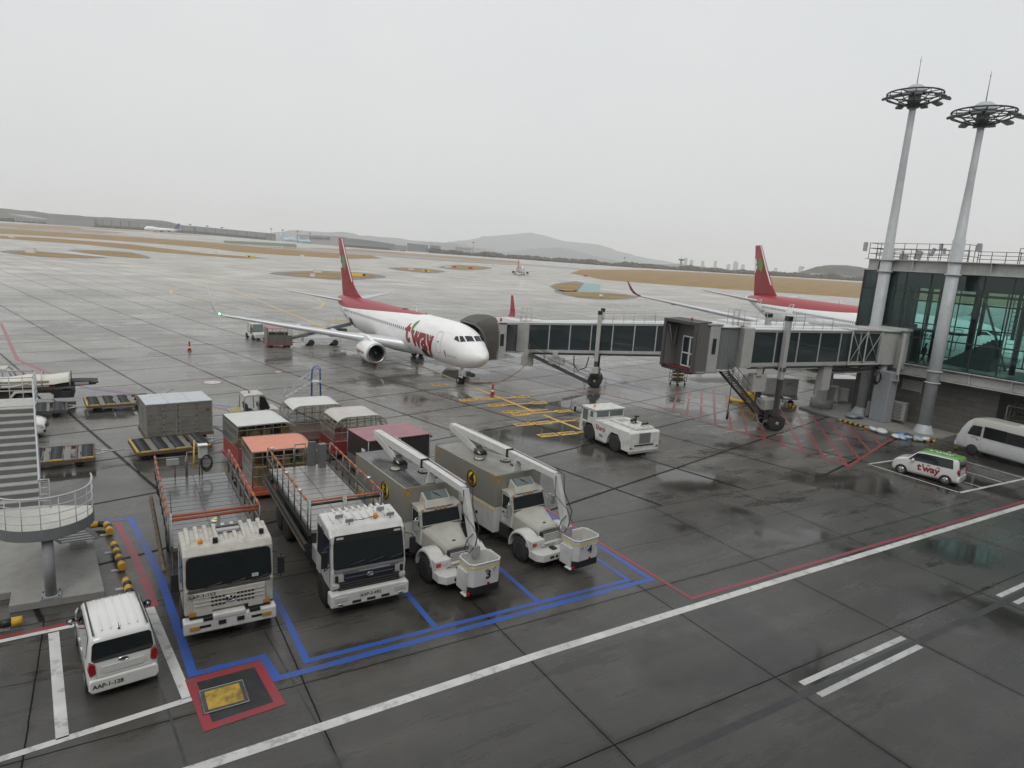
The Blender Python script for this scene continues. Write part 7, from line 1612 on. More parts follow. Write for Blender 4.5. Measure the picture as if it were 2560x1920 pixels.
def container():
    t = thing('cargo_container', 'big grey slatted container with pale roof standing behind a roller dolly', 'container', (3.0, 41.5, 0), 6); L_, W, z0, z1 = 3.35, 2.6, .55, 2.36
    MB().box(-L_/2, L_/2, -W/2, W/2, z0, z1).build('side_panel', ALU, t)
    m = MB()
    for k in range(8): z = z0+.05+(z1-z0-.1)*k/7; m.box(-L_/2-.012, L_/2+.012, -W/2-.014, -W/2, z-.012, z+.012); m.box(-L_/2-.014, -L_/2, -W/2, W/2, z-.012, z+.012)
    for x in (-L_/2, -.83, -.2, -.02, .85, L_/2): m.box(x-.025, x+.025, -W/2-.022, -W/2, z0, z1)
    for y in (-W/2, 0, W/2): m.box(-L_/2-.022, -L_/2, y-.02, y+.02, z0, z1)
    m.build('panel_rib', mat('rib_grey', (.3, .3, .28), .4, .3, dirt=.4, ds=6), t)
    m = MB(); [m.box(x-.05, x+.05, -W/2-.035, -W/2-.02, z, z+.07) for x in (-.83, -.08, .85) for z in (.75, 1.15, 1.55, 1.95, 2.2)]; m.box(1.35, 1.55, -W/2-.02, -W/2-.0, 1.75, 1.95); m.build('hinge', RUST, t)
    MB().box(-L_/2-.03, L_/2+.03, -W/2-.03, W/2+.03, z1, z1+.04).build('roof_panel', mat('pale_roof', (.5, .53, .55), .35, .2, dirt=.25, ds=2), t); m = MB(); [m.box(x-.01, x+.01, -W/2, W/2, z1+.04, z1+.048) for x in (-.55, .55)]; m.build('roof_seam', GREYL, t)
    MB().box(-L_/2-.08, L_/2+.08, -W/2-.05, W/2+.05, .38, .55).build('base', RUST, t); wheels4(t, L_, W); drawbar(t, L_/2, 1.4, s=1)
container()
CAGE = mat('cage_bar', (.27, .26, .23), .45, .4, dirt=.4, ds=6); CRATE = mat('cardboard_load', (.24, .17, .08), .8, dirt=.5, ds=3, dcol=(.1, .08, .05)); MESH = glass('scratched_film', (.86, .85, .8), .25, trans=1)
def cage_dolly(name, label, loc, rot, L_, W, z1, roofm, basem, round_l, round_r, load=True, base_h=.75, film=True, ladder=False):
    t = thing(name, label, 'baggage dolly', loc, rot, 'covered baggage dollies behind the trucks'); z0 = .32; r_ = .75
    prof = []      # (x, z) from left foot over the roof to right foot
    prof += [(-L_/2, base_h)]
    if round_l: prof += [(-L_/2+r_-r_*math.cos(R(a)), z1-r_+r_*math.sin(R(a))) for a in range(0, 91, 15)]
    else: prof += [(-L_/2, z1)]
    if round_r: prof += [(L_/2-r_+r_*math.sin(R(a)), z1-r_+r_*math.cos(R(a))) for a in range(0, 91, 15)]
    else: prof += [(L_/2, z1)]
    prof += [(L_/2, base_h)]
    flat = [p for p in prof if p[1] > z1-.3]
    roof = MB(); n = len(flat); roof.loft([[Vector((x, y, z)) for x, z in flat] + [Vector((x, y, z-.03)) for x, z in flat[::-1]] for y in (-W/2-.02, W/2+.02)], sm=False); roof.build('roof_panel', roofm, t)
    m = MB()
    for y in (-W/2, -W/6, W/6, W/2): m.tube([(x*(1 if abs(y) > W/3 else .985), y, z-(.0 if abs(y) > W/3 else .05)) for x, z in prof], .025, 5)
    for x, z in prof[1:-1:1]: (z < z1-.25) and m.tube([(x, -W/2, z), (x, W/2, z)], .014, 4)
    for zz in (base_h+.02, base_h+.5, base_h+.95, base_h+1.4):
        if zz < z1-.1:
            xl = -L_/2 if not round_l or zz < z1-r_ else -L_/2+r_-math.sqrt(max(0, r_**2-(zz-z1+r_)**2)); xr = L_/2 if not round_r or zz < z1-r_ else L_/2-r_+math.sqrt(max(0, r_**2-(zz-z1+r_)**2))
            m.tube([(xl, -W/2, zz), (xr, -W/2, zz)], .018, 4); m.tube([(xl, W/2, zz), (xr, W/2, zz)], .018, 4); m.tube([(-L_/2, -W/2, zz), (-L_/2, W/2, zz)], .018, 4) if zz < z1-r_ or not round_l else None
    for k in range(1, 7):
        x = -L_/2+L_*k/7; zt = z1
        if round_l and x < -L_/2+r_: zt = z1-r_+math.sqrt(r_**2-(-L_/2+r_-x)**2)
        if round_r and x > L_/2-r_: zt = z1-r_+math.sqrt(r_**2-(x-L_/2+r_)**2)
        for y in (-W/2, W/2): m.tube([(x, y, base_h), (x, y, zt)], .018, 4)
    if round_r: m.tube([(L_/2-.05, -W/2, z1-r_), (L_/2-r_, -W/2, base_h+.1)], .018, 4); m.tube([(L_/2-r_, -W/2, z1-.02), (L_/2-.1, -W/2, base_h+.5)], .018, 4)
    m.build('cage_frame', CAGE, t)
    if film:
        for y in (-W/2-.01, W/2+.01): MB().add([(x, y, z) for x, z in prof], [list(range(len(prof)))]).build('side_film', MESH, t, fix=False)
        MB().quad((-L_/2-.01, -W/2, base_h), (-L_/2-.01, W/2, base_h), (-L_/2-.01, W/2, z1-(r_ if round_l else 0)), (-L_/2-.01, -W/2, z1-(r_ if round_l else 0))).build('end_film', MESH, t, fix=False)
    b = MB(); b.box(-L_/2, L_/2, -W/2, W/2, z0, base_h-.02); b.build('lower_panel', basem, t, .01); MB().box(-L_/2-.1, L_/2+.1, -W/2-.08, W/2+.08, z0-.08, z0+.06).build('base_frame', basem, t)
    if load:
        r2 = random.Random(hash(name) % 97+int(loc[0]*10)); cr = MB()
        for i in range(5):
            for j in range(3):
                for k in range(3):
                    x = -L_/2+.25+i*(L_-.6)/5; y = -W/2+.15+j*(W-.3)/3; z = base_h+k*.45
                    if z+.4 < z1-.15 and r2.random() < .85 and not (round_r and i == 4 and k > 1): cr.box(x, x+(L_-.6)/5*r2.uniform(.8, .95), y, y+(W-.3)/3*r2.uniform(.8, .95), z, z+r2.uniform(.36, .43))
        o = cr.build('load', CRATE, t); 
    wheels4(t, L_, W); drawbar(t, L_/2, 1.2, s=1); return t
PALEROOF = mat('pale_roof_white', (.56, .57, .55), .3, dirt=.3, ds=1.8, dcol=(.38, .37, .33)); ORGR = mat('salmon_orange_roof', (.62, .22, .13), .38, dirt=.25, ds=2, dcol=(.4, .17, .11)); REDB = mat('faded_red_panel', (.3, .055, .045), .45, dirt=.45, ds=2.5, dcol=(.2, .1, .09)); REDB2 = mat('deep_red_panel', (.2, .025, .025), .45, dirt=.3, ds=2.5)
cage_dolly('baggage_dolly', 'covered dolly with white flat roof and faded red lower panels', (6.6, 35.75, 0), 6, 3.05, 2.9, 2.38, PALEROOF, REDB, False, True, base_h=1.2)
cage_dolly('baggage_dolly', 'covered dolly with salmon-orange roof behind the second truck', (6.75, 31.25, 0), 0, 3.15, 2.6, 2.28, ORGR, mat('orange_base', (.45, .12, .06), .5, dirt=.5, ds=3), False, True, base_h=.62)
cage_dolly('mesh_dolly', 'grey mesh dolly with arched ends, the farther of the two arched ones', (10.3, 39.2, 0), 0, 3.4, 2.4, 2.3, PALEROOF, mat('grey_red_base', (.2, .12, .11), .5, dirt=.4, ds=2), True, True, load=False, base_h=.75)
cage_dolly('mesh_dolly', 'arched mesh dolly with deep red base and a star-shaped roof stain', (11.75, 35.95, 0), 2, 3.1, 2.5, 2.32, mat('stained_roof', (.5, .5, .47), .35, dirt=.5, ds=.9, dcol=(.42, .25, .22)), REDB2, True, True, load=False, base_h=.98)
def curtain_dolly():
    t = thing('curtain_dolly', 'box dolly with dull pink roof and dark curtains behind the boom trucks', 'baggage dolly', (12.35, 31.9, 0), 6, 'covered baggage dollies behind the trucks'); L_, W, z1 = 3.5, 2.5, 2.12
    MB().box(-L_/2-.04, L_/2+.04, -W/2-.04, W/2+.04, z1, z1+.05).build('roof_panel', mat('dull_pink_roof', (.3, .125, .14), .35, dirt=.2, ds=1.5), t, .02)
    MB().box(-L_/2, L_/2, -W/2, W/2, .95, z1-.02).build('curtain', mat('dark_curtain', (.03, .022, .024), .5, dirt=.3, ds=2), t); MB().box(-L_/2-.01, L_/2+.01, -W/2-.01, W/2+.01, .35, .95).build('lower_panel', mat('mauve_panel', (.14, .11, .115), .45, dirt=.3, ds=2), t)
    m = MB(); [m.tube([(x, y, .3), (x, y, z1)], .03, 5) for x in (-L_/2, 0, L_/2) for y in (-W/2-.01, W/2+.01)]; m.build('post', CAGE, t); MB().box(-L_/2-.02, -L_/2+.0, -.9, -.5, 1.2, 1.6).build('notice', WINK, t)
    MB().box(-L_/2-.08, L_/2+.08, -W/2-.05, W/2+.05, .25, .35).build('base_frame', RUST, t); MB().tube([(L_/2, -W/2, 2.0), (L_/2+.12, -W/2-.05, 2.02)], .06, 8).build('roller_end', BLACK, t); wheels4(t, L_, W); drawbar(t, L_/2, 1.2)
curtain_dolly()
def tug(name, label, loc, rot, canopy=True, col=None):
    col = col or OLDW; t = thing(name, label, 'baggage tractor', loc, rot); 
    MB().prism([(-1.45, .3), (-1.45, .8), (-.6, .82), (-.55, .62), (.35, .62), (.45, .98), (1.4, .86), (1.5, .75), (1.5, .3)], -.72, .72, 'y').build('body', col, t, .05)
    m = MB(); m.box(-1.4, -.75, -.6, .6, .82, .86); m.build('rear_deck', mat('deck_yellowish', (.4, .34, .16), .6, dirt=.5, ds=6), t)
    for y in (-.3, .32): s_ = MB(); s_.box(-.5, -.05, y-.2, y+.2, .62, .78); s_.prism([(-.55, .78), (-.4, .78), (-.5, 1.28), (-.62, 1.26)], y-.19, y+.19, 'y'); s_.build('seat', SEAT, t, .05)
    m = MB(); 
    for y in (-.66, .66): m.tube([(-.75, y, .8), (-.72, y, 1.72), (-.6, y, 1.86), (.35, y, 1.88), (.5, y, 1.78), (.82, y, .96)], .035, 6); m.tube([(.15, y, .7), (.1, y, 1.86)], .03, 6)
    m.build('cab_frame', mat('cab_frame_grey', (.35, .34, .3), .4, dirt=.3), t)
    MB().prism([(-.72, 1.84), (-.55, 1.9), (.4, 1.92), (.5, 1.84), (.45, 1.8), (-.68, 1.8)], -.7, .7, 'y').build('cab_roof', col, t, .03); MB().cyl((-.3, 0, 1.9), .05, .13, 'z', 10).build('beacon', RUST, t)
    MB().slab((.84, -.6, 1.0), (.84, .6, 1.0), (.52, .6, 1.78), (.52, -.6, 1.78), .012).build('windscreen', GLSB, t); m = MB(); m.box(.3, .5, -.6, .6, .9, 1.15); m.tube([(.2+.05*math.sin(R(a)), -.3+.17*math.cos(R(a)), 1.15+.12*math.sin(R(a))) for a in range(0, 360, 30)], .015, 5, closed=True); m.build('dashboard', BLACK, t)
    MB().prism([(.2, .68), (.8, .68), (.76, 1.0), (.5, 1.7), (.16, 1.78)], -.72, -.7, 'y').build('side_screen', GLS, t)
    for x in (-1.0, 1.0):
        for s in (-1, 1): MB().lathe([(.04, -.12), (.3, -.12), (.34, -.06), (.34, .06), (.3, .12), (.04, .12)], (x, s*.66, .34), 'y', 20).build('wheel', RUB, t)
    return t
tug('baggage_tug', 'small open-sided baggage tractor beside the arched mesh dolly', (7.75, 44.1, 0), 4)
tug('baggage_tug', 'small white tractor behind the red-roofed cage cart under the airliner wing', (14.75, 82.2, 0), -80, col=WHITE)
def cage_cart():
    t = thing('cage_cart', 'red-roofed cage cart standing under the airliner wing', 'baggage cart', (16.1, 76.5, 0), -4); L_, W, z1 = 2.55, 3.1, 2.15
    MB().box(-L_/2-.03, L_/2+.03, -W/2-.03, W/2+.03, z1, z1+.05).build('roof_panel', mat('red_cart_roof', (.36, .16, .15), .4, dirt=.2), t)
    MB().box(-L_/2, L_/2, -W/2, -W/2+.04, .42, 1.4).build('front_panel', mat('cart_grey_panel', (.15, .14, .13), .45, .2, dirt=.3, ds=2), t); MB().box(-L_/2, L_/2, W/2-.04, W/2, .42, 1.4).build('rear_panel', _mats['cart_grey_panel'], t); MB().box(-L_/2, -L_/2+.03, -.3, W/2, .42, 2.0).build('side_panel', mat('cart_side_grey', (.24, .23, .22), .5, dirt=.4, ds=3), t)
    m = MB()
    for x in (-L_/2, -L_/6, L_/6, L_/2):
        for y in (-W/2, W/2): m.tube([(x, y, .4), (x, y, z1)], .025, 5)
    for z in (1.45, 1.7, 1.95): m.tube([(-L_/2, -W/2, z), (L_/2, -W/2, z)], .018, 4); m.tube([(-L_/2, W/2, z), (L_/2, W/2, z)], .018, 4); m.tube([(L_/2, -W/2, z), (L_/2, W/2, z)], .018, 4)
    m.build('cage_frame', CAGE, t); MB().box(-L_/2-.02, -L_/2+.06, -1.0, -.6, .42, z1).build('red_door', REDB, t); MB().box(-L_/2-.06, L_/2+.06, -W/2-.06, W/2+.06, .28, .42).build('base_frame', REDB, t); wheels4(t, L_, W); drawbar(t, L_/2, 1.2)
cage_cart()
def belt_loader():
    t = thing('belt_loader', 'white belt loader raised to the airliner hold behind the engine', 'belt loader', (18.9, 76.4, 0), -3)
    MB().prism([(0, .3), (.05, .95), (.5, 1.0), (4.0, 1.0), (4.25, .9), (4.3, .3)], 0, 1.8, 'y').build('body', BUSW, t, .06)
    for x in (.85, 3.6):
        for s, y in ((-1, .02), (1, 1.78)):
            o = MB().lathe([(.2, -.1), (.33, -.1), (.36, -.05), (.36, .05), (.33, .1), (.2, .1)], (x, y, .36), 'y', 22).build('wheel', RUB, t); MB().lathe([(.02, -.06), (.19, -.08), (.21, .08), (.02, .06)], (x, y, .36), 'y', 16).build('rim', RIMG, o)
    m = MB(); m.prism([(-1.8, .72), (-1.7, .55), (5.6, 2.35), (5.6, 2.6)], .35, 1.45, 'y'); m.build('conveyor_frame', mat('conveyor_grey', (.13, .14, .14), .45, .2), t); m = MB(); m.add([(-1.78, .45, .745), (5.6, .45, 2.62), (5.6, 1.35, 2.62), (-1.78, 1.35, .745)], [(0, 1, 2, 3)]); m.build('belt', BLACK, t)
    m = MB(); m.tube([(-.4, .3, 1.0), (-.35, .3, 1.9), (.6, .3, 2.15), (2.6, .3, 2.3), (2.7, .3, 1.8)], .03, 5); m.tube([(-.4, .3, 1.4), (2.6, .3, 1.95)], .02, 5); m.tube([(3.0, 1.5, 2.1), (3.4, 1.5, 2.75), (5.2, 1.5, 2.85), (5.9, 1.5, 2.5)], .03, 5)
    for x in (.3, 1.2, 2.0): m.tube([(x, .3, 1.1), (x, .3, 2.15)], .025, 5)
    m.build('yellow_rail', YELC, t); m = MB(); m.box(.6, 1.2, .3, .9, 1.25, 1.4); m.box(2.6, 3.0, .4, .8, 1.7, 1.85); m.build('seat', mat('blue_black_seat', (.02, .025, .05), .6), t)
    m = MB(); m.box(3.2, 5.1, .5, 1.3, 1.0, 1.9); m.build('lift_frame', mat('conveyor_dark', (.07, .075, .075), .5), t)
belt_loader()
def belt_truck():
    t = thing('belt_loader', 'dark belt loader under a white tarpaulin, partly behind the grey stair', 'belt loader', (-5.2, 53.2, 0), -1)
    m = MB(); m.prism([(-4.2, .75), (4.2, 1.22), (4.3, 1.45), (3.2, 1.5), (-4.2, 1.15)], -1.0, .1, 'y'); m.build('conveyor_frame', CHAS, t); m = MB(); m.tube([(-4.2, -1.05, .82), (1.9, -1.05, 1.15)], .06, 6); m.tube([(-4.2, -1.05, 1.0), (1.9, -1.05, 1.3)], .04, 6); m.build('side_rail', mat('rail_orange_brown', (.3, .1, .04), .5, dirt=.4, ds=6), t)
    MB().tube([(3.9, -1.0, 1.38), (4.35, -1.0, 1.4)], [.06, .08], 10).build('belt_roller', RUST, t); MB().box(3.0, 3.8, -1.08, -1.02, 1.25, 1.42).build('name_plate', STEEL, t)
    # tarpaulin, sagging between hoops
    rings = []; n = 36
    for k in range(n+1):
        u = k/n; x = -4.2+6.9*u; sag = -.1*abs(math.sin(math.pi*u*3)); h = 1.72+.28*u+sag; ring = []
        for j in range(9):
            v = j/8; a = math.pi*(v); ring.append(Vector((x, -.45-.85*math.cos(a)*1.0, h-.5+.5*math.sin(a)**.5+.04*mnoise.noise(Vector((x*1.5, v*4, 0))))))
        rings.append(ring)
    q = MB(); q.loft(rings, closed=False, caps=False); q.build('tarpaulin', mat('tarpaulin_white', (.62, .61, .55), .6, dirt=.3, ds=1.5, dcol=(.4, .37, .26), bump=.5, bs=4), t)
    q = MB(); q.box(-4.2, 1.6, -1.28, -1.24, 1.2, 1.62); q.build('lower_curtain', mat('curtain_olive', (.3, .28, .2), .6, dirt=.4, ds=2), t)
    m = MB()
    for x in (-1.0, 1.2, 2.75): m.tube([(x, -1.33, 1.1), (x, -1.33, 1.6), (x, -1.0, 2.05), (x, -.45, 2.1), (x, .2, 2.0), (x, .4, 1.3)], .03, 6)
    m.build('hoop', STEEL, t)
    MB().box(-4.2, 2.9, -.9, 1.0, .35, .85).build('chassis', CHAS, t); f = MB(); f.prism([(-.6, .5), (-.3, .95), (.6, .98), (1.0, .75), (1.6, .75), (1.8, .6), (1.8, .35), (1.2, .35), (1.0, .6), (.6, .85), (-.2, .82), (-.45, .5)], -1.25, -.75, 'y'); f.build('mudguard', WHITE, t, .03); MB().box(2.2, 2.8, -1.0, -.3, .35, .85).build('fuel_box', CHAS, t, .06)
    for x in (.2, -3.2):
        for y in (-.95, .9): MB().lathe([(.05, -.14), (.38, -.14), (.42, -.06), (.42, .06), (.38, .14), (.05, .14)], (x, y, .42), 'y', 22).build('wheel', RUB, t)
    m = MB()
    for y in (1.0, 2.3): m.tube([(-2.6, y, .9), (-2.55, y, 1.85), (-2.4, y, 2.0), (-.95, y, 2.0), (-.75, y, 1.85), (-.35, y, .95)], .05, 6)
    m.build('cab_frame', mat('cab_frame_grey2', (.25, .24, .22), .4), t); MB().box(-2.5, -.9, .95, 2.35, 1.98, 2.08).build('cab_roof', OLDW, t, .04); MB().cyl((-2.3, 1.1, 2.08), .05, .15, 'z', 8).build('beacon', RUST, t); MB().box(-2.6, .3, 1.0, 2.3, .3, 1.0).build('engine_box', OLDW, t, .05)
belt_truck()
def step_ladder():
    t = thing('maintenance_steps', 'wheeled service steps with blue handrails behind the arched dolly', 'steps', (12.6, 48.9, 0), -20)
    m = MB(); BL = mat('rail_blue', (.03, .1, .3), .4, dirt=.2)
    for y in (-.35, .35): m.tube([(.1, y, .15), (.1, y, 2.1), (.15, y, 2.5), (.3, y, 2.6), (.6, y, 2.55), (.7, y, 2.4), (.75, y, .15)], .035, 6)
    m.build('blue_handrail', BL, t)
    m = MB()
    for y in (-.35, .35): m.slab((-1.9, y-.02, .1), (.1, y-.02, 1.45), (.1, y-.02, 1.55), (-1.9, y-.02, .2), .04); m.tube([(-1.8, y, .9), (.05, y, 2.2)], .02, 5); m.tube([(-1.85, y, .5), (.05, y, 1.85)], .015, 5); [m.tube([(-1.8+k*.6, y, .2+k*.4), (-1.8+k*.6, y, .92+k*.42)], .015, 5) for k in range(4)]
    for k in range(6): m.box(-1.75+k*.32, -1.5+k*.32, -.35, .35, .28+k*.215, .3+k*.215)
    m.box(.05, .8, -.4, .4, 1.5, 1.54); m.tube([(.1, -.35, .2), (.75, .35, 1.4)], .02, 5); m.tube([(.1, .35, .2), (.75, -.35, 1.4)], .02, 5); m.box(-.1, .9, -.45, .45, .1, .16)
    for z in (1.9, 2.2): m.tube([(.72, -.35, z), (.72, .35, z)], .018, 5)
    m.build('steps_frame', STAIRM, t); [MB().lathe([(.02, -.04), (.1, -.04), (.1, .04), (.02, .04)], (x, y, .1), 'y', 12).build('castor', RUB, t) for x in (0, .8) for y in (-.42, .42)]
step_ladder()
def suv():
    t = thing('parked_suv', 'white sport utility car half hidden behind the grey stair', 'car', (-7.9, 44.35, 0), -92); W = 1.85
    prof = [(0, 1.1, .88), (.08, 1.45, .94), (.3, 1.62, .98), (1.0, 1.68, 1), (2.2, 1.66, 1), (2.7, 1.5, 1), (3.3, 1.08, 1), (3.9, 1.0, .99), (4.3, .92, .95), (4.5, .8, .87), (4.58, .6, .8)]
    b = car_body(t, 4.6, W, prof, CARW, .98, zb=.28, tumble=.12)
    for s in (-1, 1):
        pts = [(.5, 1.03), (3.1, 1.03), (2.6, 1.45), (2.2, 1.56), (.8, 1.56)]; MB().add([Vector((s*(W/2*.985-.1*(z-.98)/.6+.004), y, z)) for y, z in pts], [list(range(5))]).build('side_window', GLS, b, fix=False)
        for y in (.85, 3.65): wheel(t, s*(W/2-.09), y, .34, .22, s); hubcap(t, s*(W/2+.03), y, .34, s)
        MB().prism([(4.2, .68), (4.5, .62), (4.48, .8), (4.1, .86)], s*.55, s*.88, 'x').build('headlight', LENS, b, .03); MB().box(s*.4, s*.8, 4.5, 4.6, .35, .5).build('air_intake', BLACK, b)
    arch(t, .85, .34, W+.004); arch(t, 3.65, .34, W+.004); MB().box(-.45, .45, 4.52, 4.6, .45, .72).build('grille', BLACK, b, .02); MB().box(-.8, .8, .3, 4.3, .18, .3).build('underbody', CHAS, t)
suv()
# ------------------------------------------------------------------ stair, plinth, small things
m = MB(); pl = [(-1.0, 28.5), (-.52, 23.1), (-3.0, 23.2), (-3.02, 24.15), (-9, 24.2), (-9, 29.6), (-3.8, 29.1)]
m.prism(pl, 0, .25, 'z'); put(m.build('concrete_plinth', SLABC, bevel=.02), kind='structure')
def stair_tower():
    t = thing('escape_stair', 'grey steel stair with curved railed platform at the left edge', 'stair', (-2.05, 24.35, 0), 0)
    zp = 2.55; r = 1.32
    # half-round platform
    arc = [(r*math.cos(R(a)), r*math.sin(R(a))*1.0) for a in range(-195, 16, 7)]
    plate = arc + [(1.27, .5), (-.35, 1.1), (-1.27, 1.1)]
    MB().prism(plate, zp-.03, zp, 'z').build('platform_plate', mat('platform_plate', (.5, .5, .47), .4, .1, dirt=.4, ds=2.5, dcol=(.3, .22, .12)), t)
    f = MB(); f.loft([[Vector((x*1.01, y*1.01, zp-.3)) for x, y in arc], [Vector((x*1.01, y*1.01, zp+.06)) for x, y in arc]], closed=False, caps=False); f.build('platform_fascia', mat('fascia_grey', (.17, .18, .185), .45, dirt=.2), t, fix=False)
    m = MB()
    for k in range(4): z = zp+1.05*(k+1)/4; m.tube([(x, y, z+(.12*max(0, i-24)/6 if k == 3 else 0)) for i, (x, y) in enumerate(arc)], .026 if k == 3 else .015, 6)
    for i in range(0, len(arc), 3): x, y = arc[i]; m.tube([(x, y, zp-.25), (x, y, zp+1.05)], .016, 6)
    m.build('platform_railing', STAIRM, t)
    m = MB(); m.cyl((.1, -.95, .28), .155, zp-.55, 'z', 24); m.box(-.16, .36, -1.2, -.7, .25, .3); m.build('column', mat('stair_column', (.3, .31, .32), .4, dirt=.3, ds=3), t)
    m = MB()
    for sx in (-.24, .24):
        for sy in (-.22, .22): m.cyl((.1+sx*.9, -.95+sy*.9, .3), .02, .05, 'z', 6)
    m.build('anchor_bolt', DKST, t)
    # main flight going up and away
    a, b = Vector((-.2, 1.1, zp)), Vector((-.55, 5.4, 4.95)); n = 13; d = b-a; wv = Vector((-1.5, -.02, 0))
    st = MB()
    for k in range(n):
        p = a+d*((k+.5)/n); p.z = a.z+(d.z)*(k+1)/n; st.box(p.x+wv.x, p.x, p.y-.17, p.y+.15, p.z-.035, p.z); pass
    rs = MB(); [rs.box(a.x+d.x*(k+.5)/n+wv.x, a.x+d.x*(k+.5)/n, a.y+d.y*(k+.5)/n-.16, a.y+d.y*(k+.5)/n-.15, a.z+d.z*k/n, a.z+d.z*(k+1)/n-.036) for k in range(n)]; rs.build('stair_riser', mat('riser_grey', (.16, .16, .155), .5, dirt=.3), t)
    st.build('stair_tread', mat('tread_grey', (.42, .42, .4), .4, .2, dirt=.3, ds=3), t)
    m = MB()
    for off in (Vector((.02, 0, 0)), wv): m.slab(a+off-Z*.18, b+off-Z*.18, b+off+Z*.06, a+off+Z*.06, .03)
    m.build('stringer', STAIRM, t)
    m = MB(); e = Vector((.03, 0, 0)); hr = Z*.95
    m.tube([a+e+Vector((0, -.35, .95)), a+e+hr, b+e+hr, b+e+Vector((0, .15, 1.0)), b+e+Vector((.0, .2, 1.05))], .032, 8)
    m.tube([a+e+Vector((.28, -.35, .0)), a+e+Vector((.28, -.35, .98)), a+e+Vector((0, -.35, .98))], .025, 6)
    for k in range(4): zz = .25+.22*k; m.tube([a+e+Vector((.28, -.35, zz)), a+e+Vector((.02, -.3, zz))], .014, 5)
    for k in range(6): p = a.lerp(b, k/5)+e; m.tube([p, p+hr], .016, 6)
    m.tube([a+e+Z*.5, b+e+Z*.5], .014, 5); m.build('handrail', STAIRM, t)
    # top landing with guard rail, ladder-like end
    MB().box(b.x-4, b.x+.05, b.y, b.y+1.4, 4.92, 4.97).build('landing_plate', mat('landing_plate', (.46, .46, .43), .4, .1, dirt=.3, ds=4), t)
    m = MB(); yb = b.y+1.4; z = 4.97
    for k in range(9): x = b.x-k*.42; m.tube([(x, yb, z-.15), (x, yb, z+1.08)], .018, 6)
    for zz in (.3, .56, .8, 1.08): m.tube([(b.x+.02, yb, z+zz), (b.x-3.9, yb, z+zz)], .018 if zz < 1 else .028, 6)
    for k in range(3): m.tube([(b.x+.02, yb-1.3*k/2, z), (b.x+.02, yb-1.3*k/2, z+1.08)], .02, 6)
    for zz in (.3, .56, .8, 1.08): m.tube([(b.x+.02, yb, z+zz), (b.x+.02, b.y+.05, z+zz)], .016, 6)
    m.build('landing_railing', STAIRM, t)
    MB().box(b.x-3, b.x-.05, b.y+.6, b.y+.8, 4.7, 4.92).build('landing_beam', mat('fascia_grey', (.17, .18, .185)), t); MB().box(b.x+.02, b.x+.14, b.y-1.0, b.y-.8, .3, 4.0).build('rear_post', STAIRM, t)
    # lower flight under the platform
    c, e2 = Vector((.15, .45, 2.2)), Vector((.75, 2.75, .5)); s_ = MB()
    for k in range(9): p = c.lerp(e2, k/8); s_.box(p.x-.55, p.x+.55, p.y-.15, p.y+.13, p.z-.03, p.z)
    s_.build('lower_tread', mat('tread_grey2', (.3, .3, .29), .4, .2, dirt=.3), t)
    m = MB(); [m.slab(c+Vector((o, 0, -.12)), e2+Vector((o, 0, -.12)), e2+Vector((o, 0, .08)), c+Vector((o, 0, .08)), .025) for o in (-.58, .56)]; m.box(.45, .95, 2.5, 2.85, .25, .38); m.build('lower_stringer', STAIRM, t)
    return t
stair_tower()
def guard_bar(label, pts, r=.13, z=.2, seg=.28, upright=False, grp='black and yellow guard tubes'):
    t = thing('guard_tube', label, 'guard rail', (pts[0][0], pts[0][1], 0), 0, grp); P = [Vector((x-pts[0][0], y-pts[0][1], (p_[2] if len(p_) > 2 else z))) for p_ in pts for x, y in [p_[:2]]]
    # resample
    L_ = [0]; 
    for a, b in zip(P, P[1:]): L_.append(L_[-1]+(b-a).length)
    tot = L_[-1]; n = max(2, int(tot/seg/2)*2+1)
    def q(s):
        for i in range(len(P)-1):
            if s <= L_[i+1]+1e-6: return P[i].lerp(P[i+1], (s-L_[i])/(L_[i+1]-L_[i]))
        return P[-1]
    Ym, Bm = MB(), MB()
    for k in range(n):
        a, b = tot*k/n, tot*(k+1)/n; pp = [q(a), q((a+b)/2), q(b)]; (Ym if k % 2 == 0 else Bm).tube(pp, r if k % 2 == 0 else r*.97, 14)
    Ym.build('yellow_section', YEL, t); Bm.build('black_section', BLACK, t)
    if not upright:
        f = MB(); nf = 2 if tot > 1 else 1
        for k in range(nf): p = q(tot*(.12+.76*k/(max(1, nf-1)) if nf > 1 else .5)); f.box(p.x-.06, p.x+.06, p.y-.06, p.y+.06, 0, z); f.box(p.x-.32, p.x+.1, p.y-.08, p.y+.08, 0, .015)
        f.build('foot', STEEL, t)
    return t
guard_bar('bent guard tube at the far corner beside the stair', [(-1.6, 29.0), (-.75, 29.05), (-.5, 28.95), (-.4, 28.7), (-.36, 28.1)])
guard_bar('straight guard tube beside the blue line, middle of the row', [(-.24, 26.85), (.0, 24.75)])
guard_bar('guard tube peeping over the compact car roof', [(.08, 23.7), (.2, 22.3)])
guard_bar('guard tube at the left edge below the plinth', [(-6, 22.1), (-2.58, 22.25)])
guard_bar('guard tube visible through the stair platform railing', [(-4.6, 29.9), (-2.9, 29.95)])
guard_bar('long striped guard tube along the pier kerb', [(51.42, 31.05), (51.2, 28.5)], r=.1, z=.12, seg=.24, grp='guard tubes by the pier')
guard_bar('striped guard tube at the pier corner beside the blue trash bags', [(51.1, 25.4), (51.5, 24.9), (52.5, 24.1), (53.0, 24.3)], r=.1, z=.12, seg=.24, grp='guard tubes by the pier')
guard_bar('short striped guard tube at the kerb end under the near bridge', [(51.9, 36.4), (51.5, 35.4)], r=.12, z=.15, seg=.24, grp='guard tubes by the pier')
guard_bar('short striped guard tube beside it under the near bridge', [(52.4, 36.5), (52.1, 35.7)], r=.12, z=.15, seg=.24, grp='guard tubes by the pier')
